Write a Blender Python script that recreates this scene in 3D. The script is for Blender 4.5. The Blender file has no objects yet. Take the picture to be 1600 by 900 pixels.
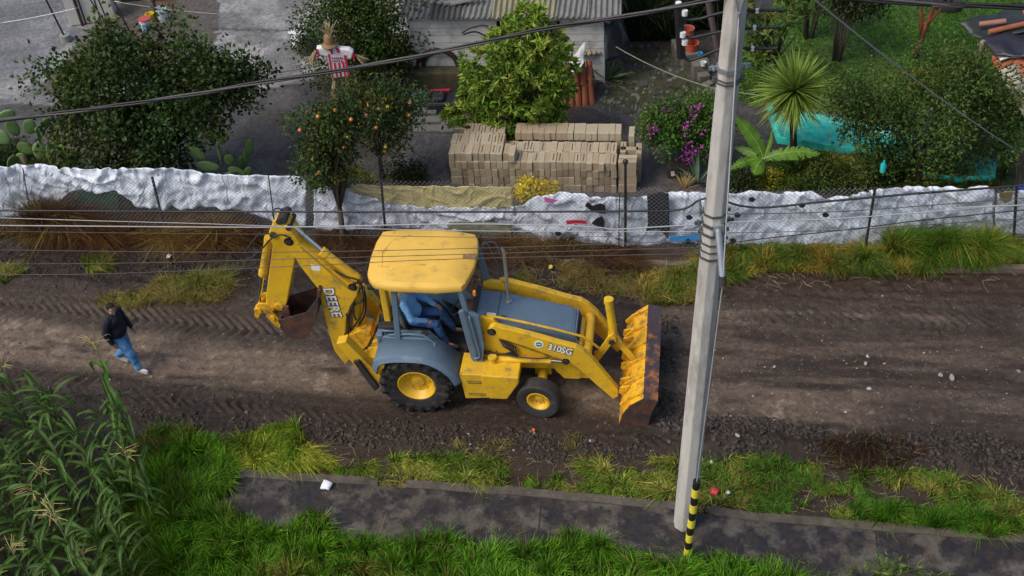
import bpy, bmesh, math, random
import numpy as np
from mathutils import Vector, Matrix, noise as mnoise
S = bpy.context.scene
COL = S.collection
R = math.radians
# ---------------------------------------------------------------- camera
CF=1900.; TH=R(41); RO=R(5.1); CH=16.2
_r0=np.array([1,0,0.]); DV=np.array([0,math.cos(TH),-math.sin(TH)]); _u0=np.array([0,math.sin(TH),math.cos(TH)])
RV=math.cos(RO)*_r0-math.sin(RO)*_u0; UV=math.cos(RO)*_u0+math.sin(RO)*_r0
cd=bpy.data.cameras.new('camera'); cam=bpy.data.objects.new('camera',cd); COL.objects.link(cam)
cd.sensor_width=36; cd.lens=36*CF/1600; cd.clip_end=2000; cd.clip_start=0.2
m=Matrix.Identity(4)
for i in range(3): m[i][0]=RV[i]; m[i][1]=UV[i]; m[i][2]=-DV[i]
m[2][3]=CH; cam.matrix_world=m; S.camera=cam
# ---------------------------------------------------------------- light: overcast
w=bpy.data.worlds.new("World"); S.world=w; w.use_nodes=True
nt=w.node_tree; bg=nt.nodes['Background']; sky=nt.nodes.new('ShaderNodeTexSky')
sky.sky_type='NISHITA'; sky.sun_disc=False; sky.sun_elevation=R(52); sky.sun_rotation=R(245); sky.air_density=1.0; sky.dust_density=4.0
nt.links.new(sky.outputs[0],bg.inputs[0]); bg.inputs[1].default_value=0.12
sl=bpy.data.lights.new('sun','SUN'); sl.energy=1.25; sl.angle=R(22); sl.color=(1,.96,.9)
so=bpy.data.objects.new('sun',sl); COL.objects.link(so)
sd=Vector((math.sin(R(245))*math.cos(R(52)), math.cos(R(245))*math.cos(R(52)), math.sin(R(52))))
so.rotation_euler=sd.to_track_quat('Z','Y').to_euler(); so.location=(0,0,60)
S.view_settings.view_transform='Standard'; S.view_settings.look='None'; S.view_settings.gamma=1; S.view_settings.exposure=0.38
S.view_settings.use_curve_mapping=False
# ---------------------------------------------------------------- photo measurements -> places
def ray(px,py): return DV+((px-800)/CF)*RV+((450-py)/CF)*UV
def G(px,py,z=0.):
    v=ray(px,py); t=(CH-z)/-v[2]; return Vector((v[0]*t,v[1]*t,z))
def PX(x,y,z=0.):
    wz=np.asarray(z)-CH; d=y*DV[1]+wz*DV[2]+x*DV[0]
    return 800+CF*(x*RV[0]+y*RV[1]+wz*RV[2])/d, 450-CF*(x*UV[0]+y*UV[1]+wz*UV[2])/d
def VY(px,py,y):
    v=ray(px,py); t=y/v[1]; return Vector((v[0]*t,y,CH+v[2]*t))
def ppm(px,py): 
    g=G(px,py); return CF/(g[1]*DV[1]+(-CH)*DV[2])
# ---------------------------------------------------------------- noise / helpers
def vnoise(x,y,seed=0):
    x=np.asarray(x,float); y=np.asarray(y,float)
    xi=np.floor(x).astype(np.int64); yi=np.floor(y).astype(np.int64); fx=x-xi; fy=y-yi
    fx=fx*fx*(3-2*fx); fy=fy*fy*(3-2*fy)
    def h(a,b):
        n=(a*374761393+b*668265263+seed*1442695041)&0xffffffff
        n=((n^(n>>13))*1274126177)&0xffffffff
        return ((n^(n>>16))&0xffff)/65535.
    return (h(xi,yi)*(1-fx)+h(xi+1,yi)*fx)*(1-fy)+(h(xi,yi+1)*(1-fx)+h(xi+1,yi+1)*fx)*fy
def fbm(x,y,o=4,seed=0):
    s=0;a=.5;t=0
    for k in range(o):
        s=s+a*vnoise(x*2**k,y*2**k,seed+k*17); t+=a; a*=.5
    return s/t
def facet(x,y,seed=0):
    # piecewise linear noise: sharp creases between flat facets
    x=np.asarray(x,float); y=np.asarray(y,float); xi=np.floor(x); yi=np.floor(y); fx=x-xi; fy=y-yi
    h=lambda a,b: vnoise(a,b,seed)
    a,b,c,d=h(xi,yi),h(xi+1,yi),h(xi,yi+1),h(xi+1,yi+1)
    return np.where(fx+fy<1,a+(b-a)*fx+(c-a)*fy,d+(c-d)*(1-fx)+(b-d)*(1-fy))
def inpoly(px,py,poly):
    px=np.asarray(px);py=np.asarray(py); c=np.zeros(px.shape,bool); n=len(poly); j=n-1
    for i in range(n):
        xi,yi=poly[i]; xj,yj=poly[j]
        if yi!=yj:
            k=((yi>py)!=(yj>py))&(px<(xj-xi)*(py-yi)/(yj-yi)+xi); c^=k
        j=i
    return c
def sst(a,b,x): 
    t=np.clip((x-a)/(b-a),0,1); return t*t*(3-2*t)
def props(o,label=None,cat=None,group=None,kind=None):
    if label: o['label']=label
    if cat: o['category']=cat
    if group: o['group']=group
    if kind: o['kind']=kind
    return o
def root(name,loc,label,cat,group=None,rz=0):
    o=bpy.data.objects.new(name,None); COL.objects.link(o); o.location=loc; o.rotation_euler=(0,0,rz)
    o.empty_display_size=.2
    return props(o,label,cat,group)
def mesh_np(name,V,F,mat,parent=None,cols=None,smooth=False,loc=None):
    """V (n,3), F (k,3|4) numpy arrays, or list of such arrays for mixed faces"""
    me=bpy.data.meshes.new(name); V=np.asarray(V,np.float32)
    Fs=F if isinstance(F,list) else [F]; Fs=[np.asarray(f,np.int32) for f in Fs if len(f)]
    me.vertices.add(len(V)); me.vertices.foreach_set('co',V.ravel())
    lv=np.concatenate([f.ravel() for f in Fs]); tot=np.concatenate([np.full(len(f),f.shape[1],np.int32) for f in Fs])
    st=np.concatenate([[0],np.cumsum(tot)[:-1]]).astype(np.int32)
    me.loops.add(len(lv)); me.loops.foreach_set('vertex_index',lv)
    me.polygons.add(len(tot)); me.polygons.foreach_set('loop_start',st); me.polygons.foreach_set('loop_total',tot)
    if cols is not None:
        a=me.color_attributes.new('col','FLOAT_COLOR','POINT'); c=np.ones((len(V),4),np.float32); c[:,:3]=cols; a.data.foreach_set('color',c.ravel())
    me.update(calc_edges=True); me.validate()
    if smooth: me.polygons.foreach_set('use_smooth',np.ones(len(tot),bool))
    me.materials.append(mat)
    o=bpy.data.objects.new(name,me); COL.objects.link(o)
    if parent: o.parent=parent
    if loc is not None: o.location=loc
    return o
class MB:
    def __init__(s): s.v=[]; s.f=[]; s.c=[]; s.cc=None
    def add(s,vs,fs):
        b=len(s.v); s.v+= [tuple(v) for v in vs]; s.f+=[tuple(b+i for i in f) for f in fs]
        s.c+=[s.cc or (1,1,1)]*len(vs); return s
    def box(s,c,d,M=None):
        x,y,z=d[0]/2,d[1]/2,d[2]/2; vs=[Vector((a*x,b*y,e*z)) for a in(-1,1) for b in(-1,1) for e in(-1,1)]
        if M is not None: vs=[M@v for v in vs]
        vs=[v+Vector(c) for v in vs]
        return s.add(vs,[(0,1,3,2),(4,6,7,5),(0,4,5,1),(2,3,7,6),(0,2,6,4),(1,5,7,3)])
    def bb(s,x0,x1,y0,y1,z0,z1): return s.box(((x0+x1)/2,(y0+y1)/2,(z0+z1)/2),(abs(x1-x0),abs(y1-y0),abs(z1-z0)))
    def prism(s,poly,y0,y1,ax='y',f=None):
        a=sum(poly[i][0]*poly[(i+1)%len(poly)][1]-poly[(i+1)%len(poly)][0]*poly[i][1] for i in range(len(poly)))
        if a<0: poly=poly[::-1]
        n=len(poly)
        def P(p,t):
            if ax=='y': q=(p[0],t,p[1])
            elif ax=='x': q=(t,p[0],p[1])
            else: q=(p[0],p[1],t)
            return f(q) if f else q
        vs=[P(p,y0) for p in poly]+[P(p,y1) for p in poly]
        fs=[tuple(range(n)),tuple(range(2*n-1,n-1,-1))]+[((i+1)%n,i,i+n,(i+1)%n+n) for i in range(n)]
        return s.add(vs,fs)
    def cyl(s,p0,p1,r0,r1=None,n=16,cap=True):
        r1=r0 if r1 is None else r1; p0=Vector(p0);p1=Vector(p1); d=(p1-p0).normalized()
        q=d.to_track_quat('Z','Y'); vs=[]
        for p,r in((p0,r0),(p1,r1)):
            for i in range(n):
                a=2*math.pi*i/n; vs.append(p+q@Vector((r*math.cos(a),r*math.sin(a),0)))
        fs=[(i,(i+1)%n,(i+1)%n+n,i+n) for i in range(n)]
        if cap: fs+=[tuple(range(n-1,-1,-1)),tuple(range(n,2*n))]
        return s.add(vs,fs)
    def tube(s,pts,r,n=8,cap=True):
        pts=[Vector(p) for p in pts]; k=len(pts); rs=r if isinstance(r,(list,tuple)) else [r]*k; b=[]
        up=None
        for i,p in enumerate(pts):
            d=(pts[min(i+1,k-1)]-pts[max(i-1,0)]).normalized()
            if up is None: up=Vector((0,0,1)) if abs(d.z)<.9 else Vector((1,0,0))
            x=d.cross(up).normalized(); y=x.cross(d).normalized(); up=y
            b+=[p+rs[i]*(math.cos(2*math.pi*j/n)*x+math.sin(2*math.pi*j/n)*y) for j in range(n)]
        fs=[(i*n+j,i*n+(j+1)%n,(i+1)*n+(j+1)%n,(i+1)*n+j) for i in range(k-1) for j in range(n)]
        if cap: fs+=[tuple(range(n-1,-1,-1)),tuple(range((k-1)*n,k*n))]
        return s.add(b,fs)
    def lathe(s,prof,axis='z',c=(0,0,0),n=32,a0=0,a1=2*math.pi):
        full=abs(a1-a0-2*math.pi)<1e-6; m=n if full else n+1; vs=[]
        for i in range(m):
            a=a0+(a1-a0)*i/n; ca,sa=math.cos(a),math.sin(a)
            for r,h in prof:
                v={'z':(r*ca,r*sa,h),'y':(r*ca,h,r*sa),'x':(h,r*ca,r*sa)}[axis]
                vs.append(Vector(v)+Vector(c))
        k=len(prof); fs=[]
        for i in range(n):
            j=(i+1)%m
            for q in range(k-1): fs.append((i*k+q,j*k+q,j*k+q+1,i*k+q+1))
        return s.add(vs,fs)
    def ell(s,c,r,n=14,M=None):
        vs=[];c=Vector(c)
        h=n//2
        for i in range(1,h):
            t=math.pi*i/h
            for j in range(n):
                a=2*math.pi*j/n; v=Vector((r[0]*math.sin(t)*math.cos(a),r[1]*math.sin(t)*math.sin(a),r[2]*math.cos(t)))
                vs.append((M@v if M is not None else v)+c)
        t=Vector((0,0,r[2])); b=Vector((0,0,-r[2])); vs+=[(M@t if M is not None else t)+c,(M@b if M is not None else b)+c]
        L=(h-1)*n; fs=[(i*n+j,(i+1)*n+j,(i+1)*n+(j+1)%n,i*n+(j+1)%n) for i in range(h-2) for j in range(n)]
        fs+=[(L,j,(j+1)%n) for j in range(n)]+[(L+1,(h-2)*n+(j+1)%n,(h-2)*n+j) for j in range(n)]
        return s.add(vs,fs)
    def cap(s,p0,p1,r0,r1=None,n=12):
        r1=r0 if r1 is None else r1; s.cyl(p0,p1,r0,r1,n); s.ell(p0,(r0,)*3,n); s.ell(p1,(r1,)*3,n); return s
    def islands(s):
        par=list(range(len(s.v)))
        def fd(a):
            while par[a]!=a: par[a]=par[par[a]]; a=par[a]
            return a
        for f in s.f:
            r0=fd(f[0])
            for i in f[1:]:
                r1=fd(i)
                if r1!=r0: par[r1]=r0
        g={}
        for f in s.f: g.setdefault(fd(f[0]),[]).append(f)
        out=[]
        for fs in g.values():
            m_=MB(); mp={}
            for f in fs:
                for i in f:
                    if i not in mp: mp[i]=len(m_.v); m_.v.append(s.v[i]); m_.c.append(s.c[i])
            m_.f=[tuple(mp[i] for i in f) for f in fs]; out.append(m_)
        return out
    def buildp(s,name,mat,parent=None,**k):
        "every loose piece becomes a part of its own"
        return [m_.build(name,mat,parent,**k) for m_ in s.islands()]
    def build(s,name,mat,parent=None,smooth=False,bevel=0,loc=None,cols=False,auto=False):
        me=bpy.data.meshes.new(name); me.from_pydata([tuple(v) for v in s.v],[],s.f); me.update()
        bm=bmesh.new(); bm.from_mesh(me); bmesh.ops.recalc_face_normals(bm,faces=bm.faces); bm.to_mesh(me); bm.free()
        if cols:
            a=me.color_attributes.new('col','FLOAT_COLOR','POINT')
            for i,c in enumerate(s.c): a.data[i].color=(*c,1)
        if smooth:
            me.polygons.foreach_set('use_smooth',np.ones(len(me.polygons),bool))
            if auto:
                try: me.set_sharp_from_angle(angle=R(38))
                except Exception: pass
        me.materials.append(mat); o=bpy.data.objects.new(name,me); COL.objects.link(o)
        if parent: o.parent=parent
        if loc is not None: o.location=loc
        if bevel:
            b=o.modifiers.new('bevel','BEVEL'); b.width=bevel; b.segments=2; b.limit_method='ANGLE'; b.angle_limit=R(40)
        return o
def copy_tree(o,loc=None,rot=None,label=None,parent=None,scale=None):
    c=o.copy(); COL.objects.link(c)
    if parent: c.parent=parent
    if loc is not None: c.location=loc
    if rot is not None: c.rotation_euler=rot
    if scale is not None: c.scale=scale
    if label: c['label']=label
    for ch in list(o.children): copy_tree(ch,parent=c)
    return c
def rough(o,voxel,smooth=4):
    r=o.modifiers.new('remesh','REMESH'); r.mode='VOXEL'; r.voxel_size=voxel; r.use_smooth_shade=True
    sm=o.modifiers.new('smooth','SMOOTH'); sm.iterations=smooth; sm.factor=.5
# ---------------------------------------------------------------- materials
def mat(name,col,rough=.6,var=.15,vs=6.,dirt=0.,dirtcol=(.09,.065,.045),ds=2.5,metal=0.,bump=.0,bs=60.,attr=False,trans=0.,spec=.5,col2=None,c2s=3.,c2t=.5,coat=0.,stretch=None,c2w=.08):
    m=bpy.data.materials.new(name); m.use_nodes=True; n=m.node_tree.nodes; l=m.node_tree.links; b=n['Principled BSDF']
    b.inputs['Roughness'].default_value=rough; b.inputs['Metallic'].default_value=metal; b.inputs['Specular IOR Level'].default_value=spec
    b.inputs['Coat Weight'].default_value=coat
    tc=n.new('ShaderNodeTexCoord'); vec=tc.outputs['Object']
    if stretch:
        mp=n.new('ShaderNodeMapping'); mp.inputs['Scale'].default_value=stretch; l.new(vec,mp.inputs[0]); vec=mp.outputs[0]
    def noi(s,d=4,r=.6):
        t=n.new('ShaderNodeTexNoise'); t.inputs['Scale'].default_value=s; t.inputs['Detail'].default_value=d; t.inputs['Roughness'].default_value=r; l.new(vec,t.inputs['Vector']); return t
    if attr:
        a=n.new('ShaderNodeVertexColor'); a.layer_name='col'; c=a.outputs['Color']
    else:
        a=n.new('ShaderNodeRGB'); a.outputs[0].default_value=(*col,1); c=a.outputs[0]
    def mix(fac,A,B,mode='MIX'):
        x=n.new('ShaderNodeMix'); x.data_type='RGBA'; x.blend_type=mode
        for s_,v in((0,fac),(6,A),(7,B)):
            if isinstance(v,(float,int)): x.inputs[s_].default_value=v
            elif isinstance(v,tuple): x.inputs[s_].default_value=(*v,1)
            else: l.new(v,x.inputs[s_])
        return x.outputs[2]
    def ramp(src,a0,a1):
        r=n.new('ShaderNodeMapRange'); r.inputs[1].default_value=a0; r.inputs[2].default_value=a1; r.clamp=True; l.new(src,r.inputs[0]); return r.outputs[0]
    if col2:
        c=mix(ramp(noi(c2s,6,.65).outputs[0],c2t-c2w,c2t+c2w),c,tuple(col2))
    if var:
        t=noi(vs,5); g=n.new('ShaderNodeMapRange'); g.inputs[1].default_value=.25; g.inputs[2].default_value=.75
        g.inputs[3].default_value=1-var; g.inputs[4].default_value=1+var; l.new(t.outputs[0],g.inputs[0])
        cb=n.new('ShaderNodeCombineColor'); 
        for i in range(3): l.new(g.outputs[0],cb.inputs[i])
        c=mix(1.,c,cb.outputs[0],'MULTIPLY')
    if dirt:
        t=noi(ds,8,.7); c=mix(ramp(t.outputs[0],.62-dirt*.3,.8-dirt*.2),c,tuple(dirtcol))
        rr=n.new('ShaderNodeMapRange'); rr.inputs[1].default_value=.45;rr.inputs[2].default_value=.65; rr.inputs[3].default_value=rough; rr.inputs[4].default_value=min(1,rough+.3)
        l.new(t.outputs[0],rr.inputs[0]); l.new(rr.outputs[0],b.inputs['Roughness'])
    l.new(c,b.inputs['Base Color'])
    if bump:
        t=noi(bs,5,.65); bp=n.new('ShaderNodeBump'); bp.inputs['Strength'].default_value=bump; bp.inputs['Distance'].default_value=.02; l.new(t.outputs[0],bp.inputs['Height']); l.new(bp.outputs[0],b.inputs['Normal'])
    if trans:
        tr=n.new('ShaderNodeBsdfTranslucent'); l.new(c,tr.inputs[0]); ms=n.new('ShaderNodeMixShader'); ms.inputs[0].default_value=trans
        l.new(b.outputs[0],ms.inputs[1]); l.new(tr.outputs[0],ms.inputs[2]); l.new(ms.outputs[0],n['Material Output'].inputs[0])
    return m
LEAF=mat('leaf',(0,0,0),.5,.25,3.,attr=True,trans=.28,spec=.25)
GRASS=mat('grass_blade',(0,0,0),.5,.2,2.,attr=True,trans=.28,spec=.2)
BARK=mat('bark',(.075,.055,.04),.9,.35,14,bump=.6,bs=30)
YEL=mat('yellow_paint',(.76,.46,.018),.42,.12,2.2,dirt=.30,dirtcol=(.20,.13,.06),ds=4,spec=.5,col2=(.62,.36,.03),c2s=1.6,c2t=.56,c2w=.12,bump=.12,bs=9)
YEL2=mat('yellow_faded',(.72,.44,.07),.55,.10,2,dirt=.25,dirtcol=(.36,.24,.07),ds=3.5)
BLU=mat('grey_blue_paint',(.115,.175,.235),.42,.1,3,dirt=.22,dirtcol=(.12,.12,.11),ds=4)
RUST=mat('rusty_steel',(.11,.045,.025),.7,.3,9,bump=.5,bs=25,col2=(.045,.03,.03),c2s=5)
RUSTB=mat('worn_edge',(.06,.042,.045),.5,.25,9,bump=.3,bs=25,col2=(.42,.15,.02),c2s=3.2,c2t=.58)
YELR=mat('worn_yellow',(.78,.42,.015),.5,.1,5,dirt=.55,dirtcol=(.15,.065,.025),ds=5.5)
BLK=mat('black_rubber',(.02,.02,.021),.6,.3,8,dirt=.2,dirtcol=(.08,.065,.05),ds=5)
TYR=mat('tyre_rubber',(.018,.017,.017),.75,.3,12,dirt=.42,dirtcol=(.10,.08,.06),ds=5,bump=.3,bs=50)
TYR2=mat('tyre_rubber_front',(.03,.028,.027),.7,.3,12,dirt=.3,dirtcol=(.10,.08,.06),ds=5,bump=.3,bs=50)
CHR=mat('chrome_rod',(.75,.76,.78),.18,.05,5,metal=1)
STL=mat('galvanised_steel',(.42,.45,.48),.4,.15,6,metal=.7)
DRK=mat('dark_steel',(.03,.028,.028),.6,.3,9,dirt=.2)
WHT=mat('white_paint',(.75,.75,.73),.5,.08,5,dirt=.1)
# ================================================================ ground, road, kerbs
def polyY(pxs):
    g=[G(*p) for p in pxs]; return np.array([q[0] for q in g]),np.array([q[1] for q in g])
def fcurve(pxs):
    X,Y=polyY(pxs); s0=(Y[1]-Y[0])/(X[1]-X[0]); s1=(Y[-1]-Y[-2])/(X[-1]-X[-2])
    X=np.concatenate([[X[0]-60],X,[X[-1]+60]]); Y=np.concatenate([[Y[0]-60*s0],Y,[Y[-1]+60*s1]])
    return lambda x: np.interp(x,X,Y)
kn=fcurve([(375,738),(550,749),(800,766),(1054,789),(1184,806),(1534,834)])      # near kerb, road side edge
kf=fcurve([(0,368),(381,394),(620,403),(856,414),(1007,421),(1206,424),(1558,428)])         # far kerb
track=fcurve([(0,528),(200,553),(400,575),(600,585),(900,605),(1130,622),(1350,650),(1600,662)])
tread1=fcurve([(0,592),(200,615),(400,632),(600,650),(900,672),(1200,690)])
tread2=fcurve([(0,476),(150,492),(300,505),(450,522),(560,530)])
rutR=fcurve([(1040,520),(1200,500),(1400,505),(1600,512)])
MACH=G(657,646)
def groundz(x,y):
    x=np.asarray(x,float); y=np.asarray(y,float)
    a,b=kn(x),kf(x); v=(y-a)/(b-a); px,py=PX(x,y)
    inr=sst(-.005,.02,v)*(1-sst(.985,1.0,v))
    z=.05*(fbm(x*.5,y*.5,3,1)-.5)
    z=z*sst(-.06,.0,v)*0.6
    rut=.10*(fbm(x*.35+y*.1,(y+.2*x)*2.6,3,3)-.5)+.03*(fbm(x*.8,(y+.2*x)*7,3,4)-.5)
    lump=sst(.10,.16,v)*(1-sst(.30,.36,v))*(.05+.09*(fbm(x*2.2,y*2.2,4,5)-.35)+.10*(fbm(x*7,y*7,3,6)-.5)+.05*(fbm(x*16,y*16,2,7)-.5))*(1-sst(.02,.05,np.abs(v-.22))*0.3)
    # machine stands on level dirt
    dark=sst(.74,.8,v)*(.05+.09*(fbm(x*1.5,y*1.5,4,8)-.5)+.06*(fbm(x*8,y*8,3,18)-.5))
    rough_=.03*(fbm(x*5,y*5,3,11)-.5)+.018*(fbm(x*14,y*14,2,12)-.5)
    q=y+.19*x
    def tread(c,w,sp,per,amp,x0,x1):
        dd=y-c(x); m_=np.exp(-(dd/w)**4)*sst(x0-.3,x0+.3,x)*(1-sst(x1-.5,x1+.5,x))
        ph=(x+sp*np.abs(dd+.04)*1.1)/per; s_=ph-np.floor(ph)
        return m_*(amp*(sst(0,.35,s_)*(1-sst(.6,.8,s_)))-.02)*np.clip(2.6*fbm(x*1.3,y*3,3,21)-.75,0,1.1)
    z=z+inr*(rut+rough_+dark+lump*.8)
    z=z+tread(tread1,.34,-.9,.21,.085,-12,3.4)+tread(tread2,.36,.9,.21,.075,-12,-2.2)+tread(rutR,.3,.9,.21,.03,3.6,11)
    z=z-.03*inr*np.exp(-((y-track(x))/.5)**2)
    # spoil ridge pushed by bucket, right of pole
    px_m=sst(1035,1080,px)*(1-sst(1500,1600,px))
    z=z+px_m*np.exp(-(((v-.24))/.075)**2)*(.12+.12*(fbm(x*3,y*3,4,31)-.4))
    # verge just behind near kerb is level with kerb top
    z=np.where(v<-.02,0.0+0*z,z)
    d=np.hypot(x-MACH[0]-.2,y-MACH[1]-1.0)
    flat=1-sst(1.8,3.6,np.hypot((x+.5)/1.5,(y-16)/1.0))
    z=z*(1-.75*flat)
    yard=sst(1.0,1.06,v); z=z+yard*(.05+.03*(fbm(x*1.2,y*1.2,4,41)-.5))
    return z
def gz(x,y): return float(groundz(np.array([x]),np.array([y]))[0])
fine_x=np.arange(-12.5,12.5,.036); xs=np.concatenate([[-300,-120,-60,-30,-20,-15,-13.5],fine_x,[13,14.5,17,22,35,60,120,300]])
ys=np.concatenate([[-100,-20,0,6,9,10.2],np.arange(10.6,21.2,.036),np.arange(21.3,36,.09),[37,39,44,60,100,200,400]])
XX,YY=np.meshgrid(xs,ys); X=XX.ravel(); Y=YY.ravel(); Z=groundz(X,Y)
nx,ny=len(xs),len(ys)
idx=np.arange(nx*ny).reshape(ny,nx); F=np.stack([idx[:-1,:-1],idx[:-1,1:],idx[1:,1:],idx[1:,:-1]],-1).reshape(-1,4)
px,py=PX(X,Y); bad=(Y<3)|(np.abs(X)>40); px=np.where(bad,-9999,px); py=np.where(bad,9999,py)
wx=px+22*(fbm(X*1.3,Y*1.3,4,51)-.5)*2; wy=py+16*(fbm(X*1.3+9,Y*1.3,4,52)-.5)*2
a,b=kn(X),kf(X); v=(Y-a)/(b-a)
A=lambda *c: np.array(c)
C=np.tile(A(.055,.044,.036),(len(X),1))
def lay(m_,c):
    global C
    m_=np.clip(m_,0,1)[:,None]; C=C*(1-m_)+np.array(c)*m_
stre=fbm(X*.7+.15*Y,(Y+.2*X)*5,4,61); n1=fbm(X*1.1,Y*1.1,4,62); n2=fbm(X*3.5,Y*3.5,4,63)
# road dirt
road=(v>-.01)&(v<1.0)
lay(road*sst(.35,.75,stre),(.078,.062,.050))
lay(road*sst(.5,.66,n1)*.8,(.036,.027,.021))
lt=np.exp(-((Y-track(X))/.62)**4)*sst(.30,.55,stre+.25*(n2-.5)+.1)
leftm=np.where(px<1000,1.,.75*sst(0,1,1-np.abs(px-1230)/320))
lay(lt*leftm*.9,(.185,.155,.125))
lay(lt*leftm*sst(.62,.75,n2),(.27,.24,.205))
lay(sst(990,1060,px)*(v>.42)*(v<.8)*sst(.42,.62,stre)*.75,(.125,.102,.085))
# tread tracks: mid
lay(np.exp(-((Y-tread1(X))/.36)**4)*(px<1000)*.7,(.062,.049,.040))
lay(np.exp(-((Y-tread2(X))/.36)**4)*(px<560)*.7,(.070,.057,.047))
# dark loose soil bands
lay(sst(.72,.80,v+.1*(n1-.5))*(1-sst(1.0,1.02,v))*(px<1000)*.95,(.024,.016,.012))
lay(sst(.82,.88,v+.1*(n1-.5))*(1-sst(1.0,1.02,v))*(px>=1000)*.8,(.05,.036,.027))
lay(sst(.10,.15,v)*(1-sst(.28,.34,v+.12*(n1-.5)))*.9,(.034,.024,.018))
lay((v>-.03)*(1-sst(.12,.17,v))*.8,(.040,.030,.020))
# foreground soil under grass and maize
lay((v<-.01)*1.,(.035,.032,.018))
# far side strip under fence
lay((v>1.0)*(1-sst(1.10,1.16,v)),(.055,.038,.026))
# yard
yard=v>1.10
lay(yard*1.,(.052,.045,.040)); lay(yard*sst(.45,.7,n1),(.088,.079,.073)); lay(yard*sst(.6,.75,n2)*.5,(.035,.03,.027))
wet=inpoly(wx,wy,[(920,150),(1010,180),(1015,300),(985,300),(990,200),(900,170)])|inpoly(wx,wy,[(640,190),(720,190),(700,300),(600,270)])
lay(yard*wet*.6,(.09,.088,.092))
# concrete yard, top-left
conc=inpoly(px+10*(n1-.5),py+8*(n1-.5),[(-400,162),(0,163),(60,166),(140,170),(395,168),(420,142),(520,118),(640,60),(640,-200),(-400,-200)])
lay(conc*yard*1.,(.16,.155,.15)); lay(conc*sst(.45,.65,n1)*.95,(.28,.275,.265))
brn=inpoly(wx,wy,[(60,140),(150,60),(110,-40),(350,-40),(345,60),(320,110),(240,120),(120,150)])
lay(conc*brn*.95,(.085,.070,.052))
blu=inpoly(wx,wy,[(-400,-100),(90,-100),(120,60),(60,130),(-400,150)]); lay(conc*blu*.5,(.12,.125,.14))
jl=np.abs(py-(48+.03*(px-340)))<1.6; lay(conc*jl*(px>330)*.8,(.05,.05,.05))
# dark wet apron left below concrete, mid mud
lay(inpoly(wx,wy,[(-300,165),(90,168),(400,150),(400,200),(300,290),(-300,290)])*yard*.8,(.07,.065,.062))
# lawn ground
lawn=inpoly(wx,wy,[(1130,160),(1160,40),(1300,-60),(1900,-60),(1900,300),(1560,300),(1500,260),(1300,180),(1200,170)])
lay(lawn*yard*1.,(.045,.095,.014))
moss=inpoly(wx,wy,[(940,175),(960,90),(1040,60),(1110,150),(1080,190),(1000,185)]); lay(yard*moss*.8*sst(.35,.6,n2),(.05,.055,.024))
lay(yard*moss*sst(.72,.76,fbm(X*11,Y*11,2,77))*.7,(.26,.26,.22))
lay(inpoly(wx,wy,[(1240,245),(1400,255),(1560,255),(1600,300),(1180,300)])*yard*.8,(.035,.045,.016))
# white flecks (lime, crushed shells)
print([ (o.name) for o in S.objects if not o.parent and 'label' not in o]) if 0 else None; fl=fbm(X*6,Y*13,3,71); fl2=fbm(X*.5,Y*1.2,2,72)

lay(lt*leftm*(fl>.80)*.5,(.42,.40,.37))
C*= (0.72+.56*fbm(X*9,Y*9,3,73))[:,None]; C[v<1.08]*=np.array([.86,.74,.63])
def ground_mat():
    m=bpy.data.materials.new('dirt'); m.use_nodes=True; n=m.node_tree.nodes; l=m.node_tree.links; b=n['Principled BSDF']
    a=n.new('ShaderNodeVertexColor'); a.layer_name='col'; tc=n.new('ShaderNodeTexCoord')
    def noi(s,d=6,r=.7):
        t=n.new('ShaderNodeTexNoise'); t.inputs['Scale'].default_value=s; t.inputs['Detail'].default_value=d; t.inputs['Roughness'].default_value=r; l.new(tc.outputs['Object'],t.inputs[0]); return t.outputs[0]
    def mr(src,a0,a1,b0,b1):
        r=n.new('ShaderNodeMapRange'); r.inputs[1].default_value=a0; r.inputs[2].default_value=a1; r.inputs[3].default_value=b0; r.inputs[4].default_value=b1; l.new(src,r.inputs[0]); return r.outputs[0]
    f=mr(noi(11),.3,.7,.55,1.5); x=n.new('ShaderNodeMix'); x.data_type='RGBA'; x.blend_type='MULTIPLY'; x.inputs[0].default_value=1
    cb=n.new('ShaderNodeCombineColor'); [l.new(f,cb.inputs[i]) for i in range(3)]
    l.new(a.outputs[0],x.inputs[6]); l.new(cb.outputs[0],x.inputs[7])
    # tiny pale grit
    vo=n.new('ShaderNodeTexVoronoi'); vo.inputs['Scale'].default_value=20; l.new(tc.outputs['Object'],vo.inputs[0])
    rnd=n.new('ShaderNodeSeparateColor'); l.new(vo.outputs['Color'],rnd.inputs[0])
    mlt=n.new('ShaderNodeMath'); mlt.operation='MULTIPLY'; l.new(mr(vo.outputs['Distance'],.22,.30,1,0),mlt.inputs[0]); l.new(mr(rnd.outputs[0],.93,.95,0,.8),mlt.inputs[1])
    y=n.new('ShaderNodeMix'); y.data_type='RGBA'; l.new(mlt.outputs[0],y.inputs[0]); l.new(x.outputs[2],y.inputs[6]); y.inputs[7].default_value=(.28,.26,.24,1)
    l.new(y.outputs[2],b.inputs['Base Color'])
    l.new(mr(noi(1.6,5),.4,.62,.30,.80),b.inputs['Roughness']); b.inputs['Specular IOR Level'].default_value=.4
    bp=n.new('ShaderNodeBump'); bp.inputs['Strength'].default_value=.9; bp.inputs['Distance'].default_value=.035; l.new(noi(17,8,.72),bp.inputs['Height']); l.new(bp.outputs[0],b.inputs['Normal'])
    return m
GM=ground_mat()
o=mesh_np('ground',np.stack([X,Y,Z],1),F,GM,cols=C,smooth=True); props(o,kind='structure')
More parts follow.
